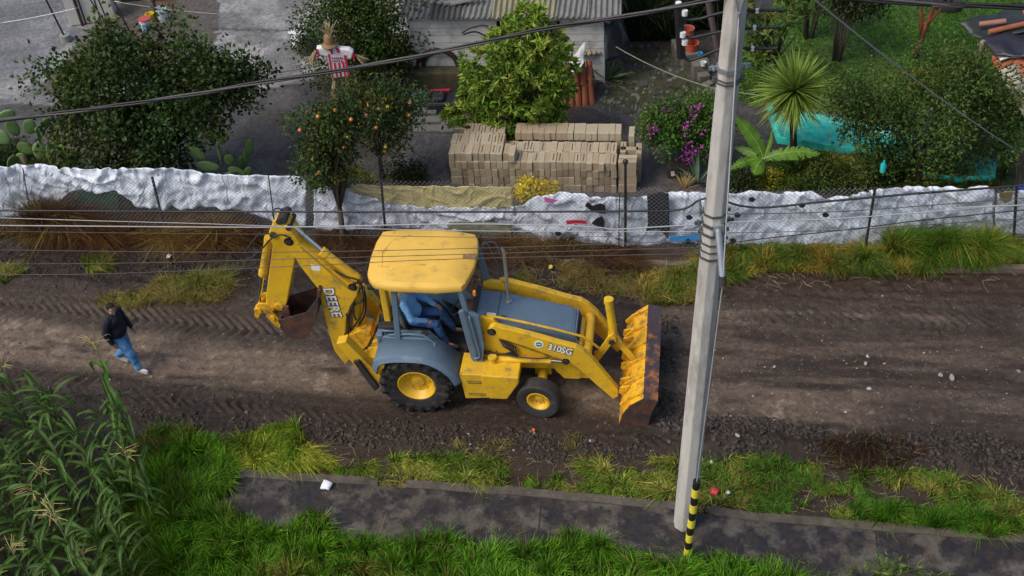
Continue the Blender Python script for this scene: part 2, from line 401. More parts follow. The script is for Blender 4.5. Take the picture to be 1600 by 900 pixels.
# ---- kerbs and pavement
CON=mat('kerb_concrete',(.095,.080,.062),.85,.3,7,dirt=.5,dirtcol=(.05,.042,.03),ds=3,bump=.5,bs=25)
PAV=mat('pavement_concrete',(.100,.086,.068),.5,.5,9,bump=.6,bs=18,dirt=.45,dirtcol=(.040,.026,.016),ds=4.5,col2=(.020,.016,.017),c2s=2.0,c2t=.45,c2w=.06)
def ribbon(name,f0,f1,x0,x1,z0,z1,mt,gaps=(),step=.25,seed=0,wob=.012,kind='structure'):
    m_=MB(); xs_=np.arange(x0,x1,step)
    for i in range(len(xs_)-1):
        xa,xb=xs_[i],xs_[i+1]
        if any(g0<=xa<g1 for g0,g1 in gaps): continue
        q=[]
        for x in(xa,xb):
            j=wob*(2*vnoise(x*3,0,seed)-1); k=wob*(2*vnoise(x*3,9,seed)-1)
            q.append(((x,f0(x)+j,z0),(x,f1(x)+j,z0),(x,f1(x)+j,z1+k*.6),(x,f0(x)+j,z1+k*.6)))
        b=len(m_.v); m_.v+=q[0]+q[1]; m_.c+=[(1,1,1)]*8
        m_.f+=[(b+3,b+7,b+6,b+2),(b,b+4,b+7,b+3),(b+2,b+6,b+5,b+1)]+[(b,b+3,b+2,b+1)]*1+[(b+4,b+5,b+6,b+7)]
    o=m_.build(name,mt); return props(o,kind=kind)
x0k=G(372,738)[0]
ribbon('kerb',lambda x:kn(x)-.17,lambda x:kn(x),x0k,16,-.1,.092,CON,seed=1,gaps=[(2.15,2.75),(-2.75,-2.3)])
ribbon('kerb',lambda x:kf(x),lambda x:kf(x)+.15,-16,16,-.1,.13,mat('old_kerb',(.15,.11,.085),.85,.3,7,dirt=.6,dirtcol=(.045,.03,.02),ds=2.5,bump=.5,bs=25),seed=2,gaps=[(-3.0,-.4),(5.6,5.9)])
# pavement slab: skewed left end
pl=fcurve([(345,806),(480,826),(700,850),(1060,882),(1300,905)])
pm=MB(); N=46; xs_=np.linspace(x0k-.1,16,N)
for i in range(N-1):
    xa,xb=xs_[i],xs_[i+1]; q=[]
    for x in(xa,xb): q+= [(x-.35+.0*x,pl(x-.35)-.25,.075),(x,kn(x)-.172,.075),(x-.35,pl(x-.35)-.25,-.1),(x,kn(x)-.172,-.1)]
    b=len(pm.v); pm.v+=q; pm.c+=[(1,1,1)]*8; pm.f+=[(b,b+4,b+5,b+1),(b+2,b+6,b+4,b),(b+1,b+5,b+7,b+3)]
    if i==0: pm.f+=[(b,b+1,b+3,b+2)]
o=pm.build('pavement',PAV); props(o,kind='structure')
jm=MB()
for pxa in [((846,784),(838,862)),((1367,822),(1376,900))]:
    a_=G(*pxa[0],.079);b_=G(*pxa[1],.079); d=(b_-a_); nrm=Vector((-d.y,d.x,0)).normalized()*.011
    jm.add([a_-nrm,a_+nrm,b_+nrm,b_-nrm],[(0,1,2,3)])
o=jm.build('pavement_joint',mat('joint_dirt',(.02,.016,.013),.9)); props(o,kind='structure')
# ================================================================ backhoe loader
MA=R(-10.3); ca,sa=math.cos(MA),math.sin(MA)
OX=MACH[0]-1.08*sa; OY=MACH[1]+1.08*ca
def M(px,py,y):
    vv=ray(px,py); t=(y+OX*-sa+OY*ca)/(vv[0]*-sa+vv[1]*ca)
    a,b=vv[0]*t-OX,vv[1]*t-OY; return (a*ca+b*sa,CH+vv[2]*t)
def TZ(px,py,z):
    g=G(px,py,z); a,b=g[0]-OX,g[1]-OY; return (a*ca+b*sa,-a*sa+b*ca)
def z1(l,s=2.5,ox=380,oy=320): return [(ox+a/s,oy+b/s) for a,b in l]
def MP(l,y): return [M(a,b,y) for a,b in l]
BH=root('backhoe_loader',(OX,OY,0.0),'yellow backhoe loader with blue-grey cab and hood, working on the dirt road','backhoe loader',rz=MA)
# --- boom (outline measured from the photo, real thickness)
YB=-.16
boom=MP([(437,355),(449,352),(456,362),(470,383),(490,399),(508,414),(524,428),(537,438),(548,445),(561,451),(558,463),(547,480),(541,500),(540,522),(548,530),(556,541),(548,560),(540,570),(531,560),(522,548),(513,520),(507,495),(497,452),(470,418),(450,385)],YB)
mb=MB(); mb.prism(boom,YB,-YB); bo=mb.build('boom',YEL,BH,bevel=.02)
mm=MB()
for yy in(YB-.012,-YB+.002): mm.cyl((*[M(451,378,YB)[0]],yy,M(451,378,YB)[1]),(M(451,378,YB)[0],yy+.02,M(451,378,YB)[1]),.055,n=14)
p=M(551,449,YB); mm.cyl((p[0],YB-.03,p[1]),(p[0],.19,p[1]),.05)
p=M(451,356,YB); mm.cyl((p[0],YB-.03,p[1]),(p[0],.19,p[1]),.05)
mm.buildp('pivot_pin',DRK,bo,smooth=True,auto=True)
# label plates on the boom
def text_mesh(txt,size,mt,parent,M4,name,offset=0.,ext=.002,bold=.0,shear=0.,sp=1.):
    c=bpy.data.curves.new(name,'FONT'); c.body=txt; c.size=size; c.extrude=ext; c.offset=bold+offset; c.align_x='CENTER'; c.align_y='CENTER'; c.shear=shear; c.space_character=sp
    t=bpy.data.objects.new(name,c); COL.objects.link(t); bpy.context.view_layer.update()
    me=bpy.data.meshes.new_from_object(t.evaluated_get(bpy.context.evaluated_depsgraph_get())); bpy.data.objects.remove(t)
    me.name=name; me.materials.clear(); me.materials.append(mt); o=bpy.data.objects.new(name,me); COL.objects.link(o); o.parent=parent; o.matrix_local=M4; return o
def onface(pa,pb,y):  # text baseline from pa to pb (pixels) on plane local y, facing -y
    a=M(*pa,y); b=M(*pb,y); c=((a[0]+b[0])/2,(a[1]+b[1])/2); ang=math.atan2(b[1]-a[1],b[0]-a[0])
    return Matrix.Translation((c[0],y,c[1]))@Matrix.Rotation(-ang,4,'Y')@Matrix.Rotation(R(90),4,'X'),math.hypot(b[0]-a[0],b[1]-a[1])
DEC_B=mat('decal_black',(.015,.015,.018),.5,.1); DEC_W=mat('decal_white',(.8,.8,.8),.5,.05)
M4,L=onface((510,446),(527,499),YB-.004)
t=text_mesh('DEERE',.27,DEC_B,bo,M4,'lettering_outline',bold=.022,ext=.001,sp=1.06); t.scale=(L/.93*.98,1,1)
M4,L=onface((510,446),(527,499),YB-.007)
t=text_mesh('DEERE',.27,DEC_W,bo,M4,'lettering',bold=.007,ext=.001,sp=1.06); t.scale=(L/.93*.98,1,1)
p=MP([(485,413),(499,415),(501,423),(488,422)],YB); q=MB(); q.prism(p,YB-.004,YB-.001); q.build('sticker',DEC_W,bo)
# boom cylinder (stands between swing tower and boom top)
def hyd(name,pa,pb,pr,y,r,rr,parent=BH,mt=YEL,y2=None):
    "barrel pa->pb, rod pb->pr (pixels on plane y)"
    y2=y if y2 is None else y2
    a,b,c=M(*pa,y),M(*pb,y),M(*pr,y); A_=(a[0],y,a[1]);B_=(b[0],y,b[1]);C_=(c[0],y,c[1])
    m1=MB(); m1.cyl(A_,B_,r,n=18); d=(Vector(B_)-Vector(A_)).normalized()
    m1.cyl(Vector(B_)-d*.09,Vector(B_)+d*.015,r*1.14,n=18); m1.cyl(Vector(A_)-d*.02,Vector(A_)+d*.06,r*1.08,n=18)
    o=m1.build(name,mt,parent,smooth=True,auto=True)
    m2=MB(); m2.cyl(B_,C_,rr,n=14); m2.build('piston_rod',CHR,o,smooth=True,auto=True)
    m3=MB(); m3.cyl((c[0],y-r*.8,c[1]),(c[0],y+r*.8,c[1]),r*.8,n=14); m3.build('rod_eye',YELR,o,smooth=True,auto=True)
    return o
hyd('boom_cylinder',(556,522),(557,460),(556,449),0.0,.085,.05)
hyd('boom_cylinder',(566,520),(567,462),(560,452),0.06,.07,.05)
hyd('dipper_cylinder',(557,434),(503,393),(455,351),0.0,.085,.042)
# dipper
YD=-.12
dip=MP([(428,345),(436,341),(446,344),(454,352),(456,362),(462,392),(461,406),(449,470),(446,480),(425,482),(414,478),(417,450),(424,398),(426,385),(420,372),(420,362)],YD)
md=MB(); md.prism(dip,YD,-YD); di=md.build('dipper_arm',YEL,BH,bevel=.018)
hyd('bucket_cylinder',(420,372),(411,428),(403,482),-.02,.075,.035)
mm=MB()
for (a_,r_) in(((427,366),.06),((437,345),.06),((443,343),.07)):
    p=M(*a_,YD); mm.cyl((p[0],YD-.04,p[1]),(p[0],.17,p[1]),r_,n=14)
mm.buildp('pivot_pin',DRK,di,smooth=True,auto=True)
# bucket linkage
lk=MB()
for y0,y1 in((-.17,-.12),(.12,.17)):
    lk.prism(MP([(398,482),(404,474),(418,474),(430,480),(424,490),(408,488),(404,498),(398,494)],-.15),y0,y1)
    lk.prism(MP([(418,486),(426,486),(440,502),(438,512),(430,508),(416,494)],-.15),y0,y1)
p=M(404,484,-.15); lk.cyl((p[0],-.2,p[1]),(p[0],.2,p[1]),.07); p=M(426,496,-.15); lk.cyl((p[0],-.2,p[1]),(p[0],.2,p[1]),.06)
p=M(436,480,-.15); lk.cyl((p[0],-.16,p[1]),(p[0],.16,p[1]),.085)
lk.build('bucket_linkage',YELR,BH,bevel=.01)
# digging bucket: shell + side plates
YK=-.33
bp_=MP([(434,500),(444,518),(456,528),(474,529),(483,523),(491,505),(497,480),(497,464)],YK)   # shell, rear to lip
sh=MB(); n=len(bp_); cx=sum(a[0] for a in bp_)/n; cz=sum(a[1] for a in bp_)/n+.08
inn=[((a[0]-cx)*.9+cx,(a[1]-cz)*.9+cz) for a in bp_]
for i in range(n-1): sh.prism([bp_[i],bp_[i+1],inn[i+1],inn[i]],YK,-YK)
for y0 in(YK-.015,-YK-.005): sh.prism(bp_+[M(478,488,YK)],y0,y0+.02)
bk=sh.build('digging_bucket',RUST,BH)
th=MB()
lip=Vector((bp_[-1][0],0,bp_[-1][1])); dr=(lip-Vector((bp_[-2][0],0,bp_[-2][1]))).normalized()
for k in range(5):
    yy=YK+.05+k*(-2*YK-.1)/4; th.box(lip+Vector((0,yy,0))+dr*.05,(.05,.07,.17),Matrix.Rotation(math.atan2(dr.x,dr.z),3,'Y'))
th.buildp('tooth',RUST,bk)
ea=MB()
for y0 in(-.2,.13): ea.prism(MP([(436,500),(444,514),(452,508),(447,488),(438,488)],YK),y0,y0+.06)
ea.buildp('bucket_ear',RUST,bk)
# swing tower + frame rear + stabilizer
st=MB()
st.prism(MP([(535,548),(546,522),(562,516),(578,520),(584,535),(576,560),(556,562)],-.18),-.2,.2)
p=M(560,520,-.18); st.cyl((p[0],0,p[1]-.45),(p[0],0,p[1]+.06),.14)
st.build('swing_tower',YELR,BH,bevel=.012)
sb=MB(); sb.prism(MP([(526,534),(541,531),(590,580),(600,588),(597,598),(588,594),(560,575)],-.75),-.8,-.6); sb.build('stabilizer_leg',YEL,BH,bevel=.012)
sb=MB(); sb.prism(MP([(526,534),(541,531),(590,580),(600,588),(597,598),(588,594),(560,575)],-.75),.6,.8); sb.build('stabilizer_leg',YEL,BH,bevel=.012)
for s in(-1,1):
    sp=MB(); a=M(560,562,-.75); c=M(594,598,-.75); sp.prism([(a[0]-.06,a[1]+.05),(a[0]+.04,a[1]+.08),(c[0],c[1]-.02),(c[0]-.1,c[1]-.1)],s*.84-.03,s*.84+.03); sp.build('stabilizer_pad',DRK,BH)
fr=MB(); fr.bb(-1.0,-.62,-.62,.62,.55,.95); fr.bb(-.75,-.3,-.5,.5,.95,1.25); fr.build('rear_frame',YEL,BH,bevel=.015)
# --- tyres
def tyre(R_,rr,w,n=40):
    h=w/2; return [(rr,-h*.55),(rr+.02,-h*.82),(R_*.80,-h),(R_*.93,-h*.98),(R_,-h*.78),(R_*1.01,-h*.3),(R_*1.01,h*.3),(R_,h*.78),(R_*.93,h*.98),(R_*.80,h),(rr+.02,h*.82),(rr,h*.55)]
def wheel(c,R_,rr,w,lugs,yaw=0,mt=TYR):
    t=bpy.data.objects.new('wheel',None); COL.objects.link(t); t.parent=BH; t.location=c; t.rotation_euler=(0,0,yaw)
    m1=MB(); m1.lathe(tyre(R_*(.955 if lugs else .985),rr,w),'y',n=48)
    for i in range(lugs):
        for s in(-1,1):
            a=2*math.pi*(i+(.5 if s>0 else 0))/lugs; L=10; bs=[]
            for k in range(L+1):
                f=k/L; aa=a+f*.30; yy=s*min(w/2+.006,.02+f*1.3*(w/2-.01)); rk=R_*(1.0 if f<.72 else 1.0-.19*(f-.72)/.28)
                bs.append((aa,yy,rk))
            for k in range(L):
                (a0,y0,r0_),(a1,y1,r1_)=bs[k],bs[k+1]; da=.045
                vs=[]
                for (aa,yy,rk) in((a0,y0,r0_),(a1,y1,r1_)):
                    for q_ in(-da,da):
                        for rz in(rk-.06,rk+.012): vs.append((math.cos(aa+q_)*rz,yy,math.sin(aa+q_)*rz))
                m1.add(vs,[(0,1,3,2),(4,6,7,5),(1,5,7,3),(0,4,5,1),(2,3,7,6)])
    m1.build('tyre',mt,t,smooth=True,auto=True)
    h=w/2; m2=MB()
    for s in(-1,1):
        m2.lathe([(rr+.02,s*h*.72),(rr-.01,s*h*.80),(rr-.03,s*h*.70),(rr-.05,s*h*.45),(rr*.80,s*h*.38),(rr*.72,s*h*.15),(rr*.4,s*h*.05),(rr*.34,s*h*.28),(rr*.28,s*h*.32),(0.001,s*h*.32)],'y',n=40)
    for k in range(8):
        a=2*math.pi*k/8
        for s in(-1,1): m2.cyl((rr*.55*math.cos(a),s*h*.05,rr*.55*math.sin(a)),(rr*.55*math.cos(a),s*h*.25,rr*.55*math.sin(a)),.018,n=6)
    m2.build('rim',YEL,t,smooth=True,auto=True)
    return t
for s in(-1,1): wheel((0,s*.86,.665),.665,.345,.44,18)
for s in(-1,1): wheel((2.2,s*.93,.40),.40,.205,.29,0,R(-9),TYR2)
ax=MB(); ax.cyl((0,-.7,.665),(0,.7,.665),.17); ax.cyl((2.2,-.85,.42),(2.2,.85,.42),.09); ax.bb(2.05,2.35,-.3,.3,.35,.62); ax.buildp('axle',YEL,BH,bevel=.01)
# --- chassis
ch=MB(); ch.bb(-.6,1.0,-.42,.42,.45,.70); ch.bb(.9,3.02,-.42,.42,.62,.95)
ch.prism([(2.35,.95),(3.02,.95),(3.02,.5),(2.85,.42),(2.6,.42),(2.45,.62)],-.46,-.30); ch.prism([(2.35,.95),(3.02,.95),(3.02,.5),(2.85,.42),(2.6,.42),(2.45,.62)],.30,.46)
ch.bb(2.88,3.05,-.46,.46,.45,1.0); ch.build('chassis',YEL,BH,bevel=.015)
# front lower body under hood (engine side)
eb=MB(); eb.prism([(1.12,.95),(1.12,1.62),(2.75,1.36),(2.95,1.2),(2.95,.95)],-.36,.36); eb.build('engine_cover',YEL,BH,bevel=.03)
# side boxes with steps
bx=MB()
bx.prism([(.80,.98),(1.30,.98),(1.30,.40),(.86,.36)],-1.0,-.44)
bx.build('step_box',YEL,BH,bevel=.015)
stp=MB()
for z_ in(.80,.76,.50,.46): stp.bb(.93,1.25,-1.004,-1.0,z_,z_+.012)
stp.buildp('step_slot',DRK,BH)
bx=MB(); bx.prism([(1.20,.985),(1.86,.96),(1.86,.82),(1.62,.40),(1.30,.40),(1.20,.72)],-1.02,-.44); bx.build('battery_box',YEL,BH,bevel=.02)
bx=MB(); bx.prism([(.80,.98),(1.80,.98),(1.80,.42),(.86,.40)],.44,1.0); bx.build('fuel_tank',YEL,BH,bevel=.02)
cp=MB(); cp.cyl((1.36,-.66,.97),(1.36,-.66,1.08),.06,n=10); cp.cyl((1.36,-.66,1.08),(1.36,-.66,1.12),.085,n=8); cp.build('filler_cap',YEL,BH,bevel=.008)
# --- loader mast plates + arms
for s in(-1,1):
    y0,y1=(-.53,-.45) if s<0 else (.45,.53)
    mp=MB(); mp.prism([(1.10,.9),(1.10,1.86),(1.22,1.92),(1.42,1.90),(1.50,1.76),(1.62,1.35),(2.3,1.05),(2.3,.9)],y0,y1); mp.build('loader_mast',YEL,BH,bevel=.012)
armp=[(762,517),(766,511),(773,510),(833,525),(875,537),(900,543),(912,550),(927,563),(966,610),(966,620),(958,624),(930,600),(902,575),(888,566),(865,558),(833,546),(791,532),(768,526)]
arm=MP(armp,-.67)
for s in(-1,1):
    y0,y1=(-.67,-.55) if s<0 else (.55,.67)
    am=MB(); am.prism(arm,y0,y1); a_o=am.build('loader_arm',YEL,BH,bevel=.016)
    if s<0:
        pn=MB()
        for q in((768,519),(884,565)): p=M(*q,-.67); pn.cyl((p[0],-.70,p[1]),(p[0],-.5,p[1]),.055,n=16)
        pn.buildp('pivot_pin',DRK,a_o,smooth=True,auto=True)
        M4,L=onface((853,541),(897,552),-.674); t=text_mesh('310SG',.2,DEC_B,a_o,M4,'model_lettering_outline',bold=.018,ext=.001); t.scale=(L/.62,1,1)
        M4,L=onface((853,541),(897,552),-.677); t=text_mesh('310SG',.2,DEC_W,a_o,M4,'model_lettering',bold=.006,ext=.001); t.scale=(L/.62,1,1)
        p=M(842,538,-.67); e=MB(); e.cyl((p[0],-.671,p[1]),(p[0],-.675,p[1]),.085,n=28); e.build('emblem_disc',DEC_W,a_o)
        e=MB(); e.cyl((p[0],-.6755,p[1]),(p[0],-.677,p[1]),.055,n=24); eo=e.build('emblem_mark',mat('emblem_green',(.01,.22,.13),.5,.1),a_o)
        e=MB(); e.prism([(p[0]-.05,p[1]-.005),(p[0]+.0,p[1]+.02),(p[0]+.045,p[1]+.008),(p[0]+.02,p[1]-.012),(p[0]-.02,p[1]-.005)],-.679,-.6775); e.build('emblem_stroke',DEC_W,a_o)
    hyd('lift_cylinder',(778,561),(860,563),(884,565),s*.60,.06,.03,y2=None) if s<0 else None
hc=MB(); hc.cyl((1.42,.60,1.08),(2.45,.60,1.05),.06); hc.build('lift_cylinder',YEL,BH,smooth=True,auto=True)
# cross tube between arms
c0=TZ(922,500,1.28); ct=MB(); ct.cyl((3.02,-.56,1.05),(3.02,.56,1.05),.095,n=22); ct.build('cross_tube',YEL,BH,smooth=True,auto=True)
# thin hand rail from mast to cross tube
gr=MB(); gr.tube([(1.3,-.46,1.93),(1.9,-.46,1.80),(2.5,-.44,1.62),(2.95,-.38,1.42),(3.15,-.34,1.2),(3.25,-.30,1.05)],.022); gr.build('grille_guard_rail',YEL,BH,smooth=True,auto=True)
# bucket linkage, centre
def L3(px_,py_,y): p=M(px_,py_,y); return Vector((p[0],y,p[1]))
bl=MB(); bl.cyl(L3(959,524,0),L3(951,470,0),.075,n=18); bl.cyl(L3(951,472,0),L3(951,467,0),.085,n=18)
blo=bl.build('tilt_cylinder',YEL,BH,smooth=True,auto=True)
bl=MB()
for yy in(-.10,.07):
    a,b=L3(957,526,yy),L3(989,563,yy)
    bl.prism([(a.x-.07,a.z),(a.x+.03,a.z+.09),(b.x+.06,b.z+.05),(b.x+.03,b.z-.06),(b.x-.03,b.z-.03)],yy,yy+.035)
    a,b=L3(957,526,yy),L3(932,558,yy)
    bl.prism([(a.x+.07,a.z),(a.x,a.z+.08),(a.x-.08,a.z+.02),(b.x-.06,b.z+.0),(b.x,b.z-.07),(b.x+.07,b.z-.02)],yy-.04,yy)
for q,r_ in(((957,526),.085),((989,563),.05),((932,558),.05)):
    a=L3(*q,0); bl.cyl((a.x,-.14,a.z),(a.x,.14,a.z),r_,n=16)
blo=bl.build('bell_crank',YEL,BH,bevel=.008)
pn=MB()
for q,r_ in(((957,526),.055),((989,563),.03),((932,558),.03)):
    a=L3(*q,0); pn.cyl((a.x,-.165,a.z),(a.x,.165,a.z),r_,n=16)
pn.buildp('pivot_pin',DRK,blo,smooth=True,auto=True)
# --- loader bucket (shear: far end a little higher)
yb=1.15; Bp=lambda a,b: M(a,b,-yb)
A_=Bp(972,648);B_=Bp(967,668);C_=Bp(1012,668);D_=Bp(1019,642);E_=Bp(1028,627);F_=Bp(1005,623)
A_=(A_[0],max(A_[1],.05)); B_=(B_[0],.01); C_=(C_[0],.015)
shf=lambda q:(q[0],q[1],max(q[2]+.06*(q[1]+yb)+.0,0))
lb=MB()
def plate(p,q,t=.025,y0=-yb,y1=yb,out=lb):
    d=Vector((q[0]-p[0],q[1]-p[1])); nn=Vector((-d.y,d.x)).normalized()*t
    out.prism([p,q,(q[0]-nn.x,q[1]-nn.y),(p[0]-nn.x,p[1]-nn.y)],y0,y1,f=shf)
m1_=((A_[0]+F_[0])/2-.05,(A_[1]+F_[1])/2+.02)
plate(B_,A_);plate(A_,m1_);plate(m1_,F_)
lbo=lb.build('loader_bucket',YELR,BH)
q=MB(); plate(F_,E_,.03,out=q); q.build('top_edge',RUSTB,lbo)
q=MB()
for y0 in(-yb-.012,yb-.012): q.prism([A_,m1_,F_,E_,D_,C_,B_],y0,y0+.024,f=shf)
q.buildp('side_plate',RUST,lbo)
q=MB()
for yy in(-1.02,-.62,-.18,.18,.62,1.02):
    q.prism([(A_[0]+.0,A_[1]+.02),(A_[0]-.05,A_[1]+.12),(m1_[0]-.05,m1_[1]+.05),(F_[0]-.01,F_[1]+.02),(F_[0],F_[1]-.02),m1_],yy-.018,yy+.018,f=shf)
q.bb(F_[0]-.05,F_[0]+.005,-yb,yb,F_[1]-.01,F_[1]+.02) if False else None
q.buildp('bucket_rib',YELR,lbo)
q=MB()
for yy in(-.70,-.50,.50,.70,-.12,.12):
    q.prism([(A_[0],A_[1]),(A_[0]-.08,A_[1]+.08),(A_[0]-.06,A_[1]+.2),(m1_[0]-.02,m1_[1]+.02)],yy-.02,yy+.02,f=shf)
q.buildp('hinge_bracket',YELR,lbo)
# --- hood
hd=MB()
sec=[(1.10,1.80,.42),(1.45,1.765,.42),(1.455,1.765,.42),(2.70,1.50,.385),(2.80,1.42,.37),(2.84,1.22,.36)]
def hoodsec(x,z,hw): return [(x,-hw,z-.30),(x,-hw,z-.07),(x,-hw+.05,z-.015),(x,-hw+.13,z),(x,hw-.13,z),(x,hw-.05,z-.015),(x,hw,z-.07),(x,hw,z-.30)]
def loft(mb_,ss):
    vs=[p for s_ in ss for p in s_]; k=len(ss[0]); fs=[(i*k+j,(i+1)*k+j,(i+1)*k+j+1,i*k+j+1) for i in range(len(ss)-1) for j in range(k-1)]
    fs+=[tuple(range(k)),tuple(range(len(vs)-1,len(vs)-k-1,-1))]; mb_.add(vs,fs)
loft(hd,[hoodsec(*s_) for s_ in sec[2:5]]); ho=hd.build('hood',BLU,BH,smooth=True,auto=True)
hd=MB(); loft(hd,[hoodsec(1.08,1.805,.425),hoodsec(1.445,1.77,.425)]); cw=hd.build('cowl',BLU,BH,smooth=True,auto=True)
q=MB(); q.prism([(2.79,1.40),(2.83,1.40),(2.95,1.02),(2.80,1.02)],-.36,.36); gro=q.build('grille',BLU,BH)
q=MB()
for k in range(9):
    z_=1.37-k*.038; xo=2.83+(1.40-z_)*.316; q.bb(xo-.01,xo+.012,-.33,.33,z_-.010,z_+.006)
q.buildp('grille_slat',DRK,gro)
q=MB(); c=TZ(767,493,1.81); q.box((c[0],c[1],1.797),(.16,.17,.004),Matrix.Rotation(R(5.2),3,'Y')); q.build('sticker',DEC_W,cw)
ex=MB(); ex.tube([(1.60,.12,1.72),(1.60,.12,2.60),(1.60,.12,2.86),(1.585,.12,2.94),(1.56,.12,2.99)],.030,n=14,cap=False); ex.cyl((1.60,.12,1.73),(1.60,.12,1.76),.055); ex.build('exhaust_stack',mat('exhaust_metal',(.5,.48,.45),.35,.2,6,metal=.8,dirt=.15),BH,smooth=True,auto=True)
# hoses at the mast
hs=MB()
for k in range(5):
    hs.tube([(1.50+.04*k,-.56,1.45-.02*k),(1.58+.05*k,-.58,1.28),(1.72+.02*k,-.60,1.2-.03*k),(1.55,-.60,1.12),(1.2,-.58,1.10+.015*k),(.98,-.55,1.08)],.014,n=6)
hs.tube([(1.55,-.6,1.14),(1.8,-.67,1.13),(2.2,-.67,1.12),(2.4,-.66,1.14)],.014,n=6)
hs.buildp('hydraulic_hose',BLK,BH,smooth=True)
hs=MB()
def hp(l,y): return [L3(*q,y) for q in l]
def smoothp(pts,n=4):
    out=[]
    P_=[pts[0]]+list(pts)+[pts[-1]]
    for i in range(1,len(P_)-2):
        for k in range(n):
            t=k/n; a,b,c,d=P_[i-1],P_[i],P_[i+1],P_[i+2]
            out.append(.5*((2*b)+(c-a)*t+(2*a-5*b+4*c-d)*t*t+(3*b-a-3*c+d)*t**3))
    out.append(pts[-1]); return out
hs.tube(smoothp(hp([(455,372),(440,367),(425,372),(410,388),(394,402),(383,403),(383,395),(396,376),(408,362)],-.22)),.016,n=6)
hs.tube(smoothp(hp([(455,372),(470,385),(500,408),(535,430),(560,438),(567,455),(568,480),(560,500),(545,520)],-.10)),.016,n=6)
hs.tube(smoothp(hp([(452,365),(475,388),(503,412),(538,436),(563,444),(571,462),(570,492),(558,510)],-.05)),.016,n=6)
hs.tube(smoothp(hp([(446,350),(449,340),(440,328),(430,326),(426,335),(430,343)],-.02)),.013,n=6)
hs.tube(smoothp(hp([(410,430),(405,450),(402,478)],.08)),.014,n=6)
hs.buildp('hydraulic_hose',BLK,BH,smooth=True)
# --- cab
def fendpts():
    c_=[(-.76,1.08),(-.68,1.30),(-.42,1.405),(.0,1.425),(.30,1.385),(.55,1.23),(.73,1.02),(.82,.80)]
    return [(p.x,p.z) for p in smoothp([V_3(a,b) for a,b in c_],4)]
def V_3(a,b): return Vector((a,0,b))
for s in(-1,1):
    f_=MB(); pp=fendpts(); off=[]
    for i,(a,b) in enumerate(pp):
        r_=math.hypot(a-.02,b-.60); off.append((a-(a-.02)/r_*.035,b-(b-.60)/r_*.035))
    vs=[]
    for i,(a,b) in enumerate(pp):
        k1=(a-(a-.02)*.015,b-(b-.60)*.015); k2=(a-(a-.02)*.11,b-(b-.60)*.11)
        vs+=[(a,s*.50,b),(a,s*1.03,b),(k1[0],s*1.065,k1[1]),(k2[0],s*1.115,k2[1]),(k2[0]-(a-.02)*.03,s*1.10,k2[1]-(b-.60)*.03)]
    f_.add(vs,[(i*5+j,i*5+j+1,(i+1)*5+j+1,(i+1)*5+j) for i in range(len(pp)-1) for j in range(4)])
    fo=f_.build('fender',BLU,BH,smooth=True,auto=True); so_=fo.modifiers.new('solid','SOLIDIFY'); so_.thickness=.014
pf=MB(); pf.bb(-.55,1.12,-.62,.62,.72,.80); pf.bb(.80,1.30,-.66,.66,.72,.80); pf.bb(.3,.95,-.60,-.56,.80,.84)
pf.build('cab_floor',mat('floor_mat',(.03,.03,.032),.7,.3,8,dirt=.5,dirtcol=(.08,.065,.05)),BH,bevel=.01)
sl_=MB(); sl_.bb(.58,1.20,-.72,-.64,.70,.83); sl_.prism([(.56,.83),(.66,.83),(.36,1.38),(.28,1.36)],-.70,-.62); sl_.build('door_sill',BLU,BH,bevel=.01)
cs=MB(); cs.prism([(-.70,1.36),(-.66,1.46),(.22,1.46),(.36,1.30),(.62,.84),(.45,.84),(.2,.84),(-.5,.84)],-.62,-.40); cs.prism([(-.70,1.36),(-.66,1.46),(.22,1.46),(.36,1.30),(.62,.84),(-.5,.84)],.40,.62)
cs.bb(-.72,-.60,-.62,.62,1.0,1.5); cs.buildp('side_console',BLU,BH,bevel=.02)
rl=MB(); rl.tube([(-.5,-.60,1.50),(-.1,-.62,1.56),(.15,-.62,1.54),(.4,-.63,1.30),(.56,-.64,1.02),(.58,-.64,.9)],.02); rl.tube([(-.62,-.56,1.47),(-.60,-.58,1.58),(-.38,-.58,1.58),(-.36,-.56,1.47)],.02)
rl.build('grab_rail',BLU,BH,smooth=True)
qq=MB(); qq.cyl((.15,-.5,1.47),(.15,-.5,1.485),.07,n=18); qq.cyl((-.5,-.5,1.47),(-.5,-.5,1.485),.07,n=18); qq.buildp('cup_recess',BLK,BH)
# roof posts
YP=-.60
def post(name,a,b,wa,wb,y,t=.08):
    pa,pb=M(*a,y),M(*b,y); q=MB()
    q.prism([(pa[0]-wa/2,pa[1]),(pa[0]+wa/2,pa[1]),(pb[0]+wb/2,pb[1]),(pb[0]-wb/2,pb[1])],y-t/2,y+t/2); return q.build(name,BLU,BH,bevel=.008)
post('cab_post',(614,440),(623,536),.10,.10,YP)
post('cab_post',(718,450),(752,566),.09,.12,YP-.03)
for a,b,wa,wb in(((-.35,2.70),(-.28,1.45),.1,.1),((1.02,2.70),(1.24,1.2),.09,.12)):
    q=MB(); q.prism([(a[0]-wa/2,a[1]),(a[0]+wa/2,a[1]),(b[0]+wb/2,b[1]),(b[0]-wb/2,b[1])],.56,.64); q.build('cab_post',BLU,BH,bevel=.008)
# side cowl panel beside the door
q=MB(); q.prism(MP([(716,488),(726,484),(748,494),(757,540),(755,560),(742,568),(736,560)],-.66),-.67,-.60); q.build('door_frame_panel',BLU,BH,bevel=.012)
q=MB(); q.tube(smoothp(hp([(733,494),(742,525),(749,553),(747,559),(740,560)],-.70)),.018); q.build('grab_rail',BLU,BH,smooth=True)
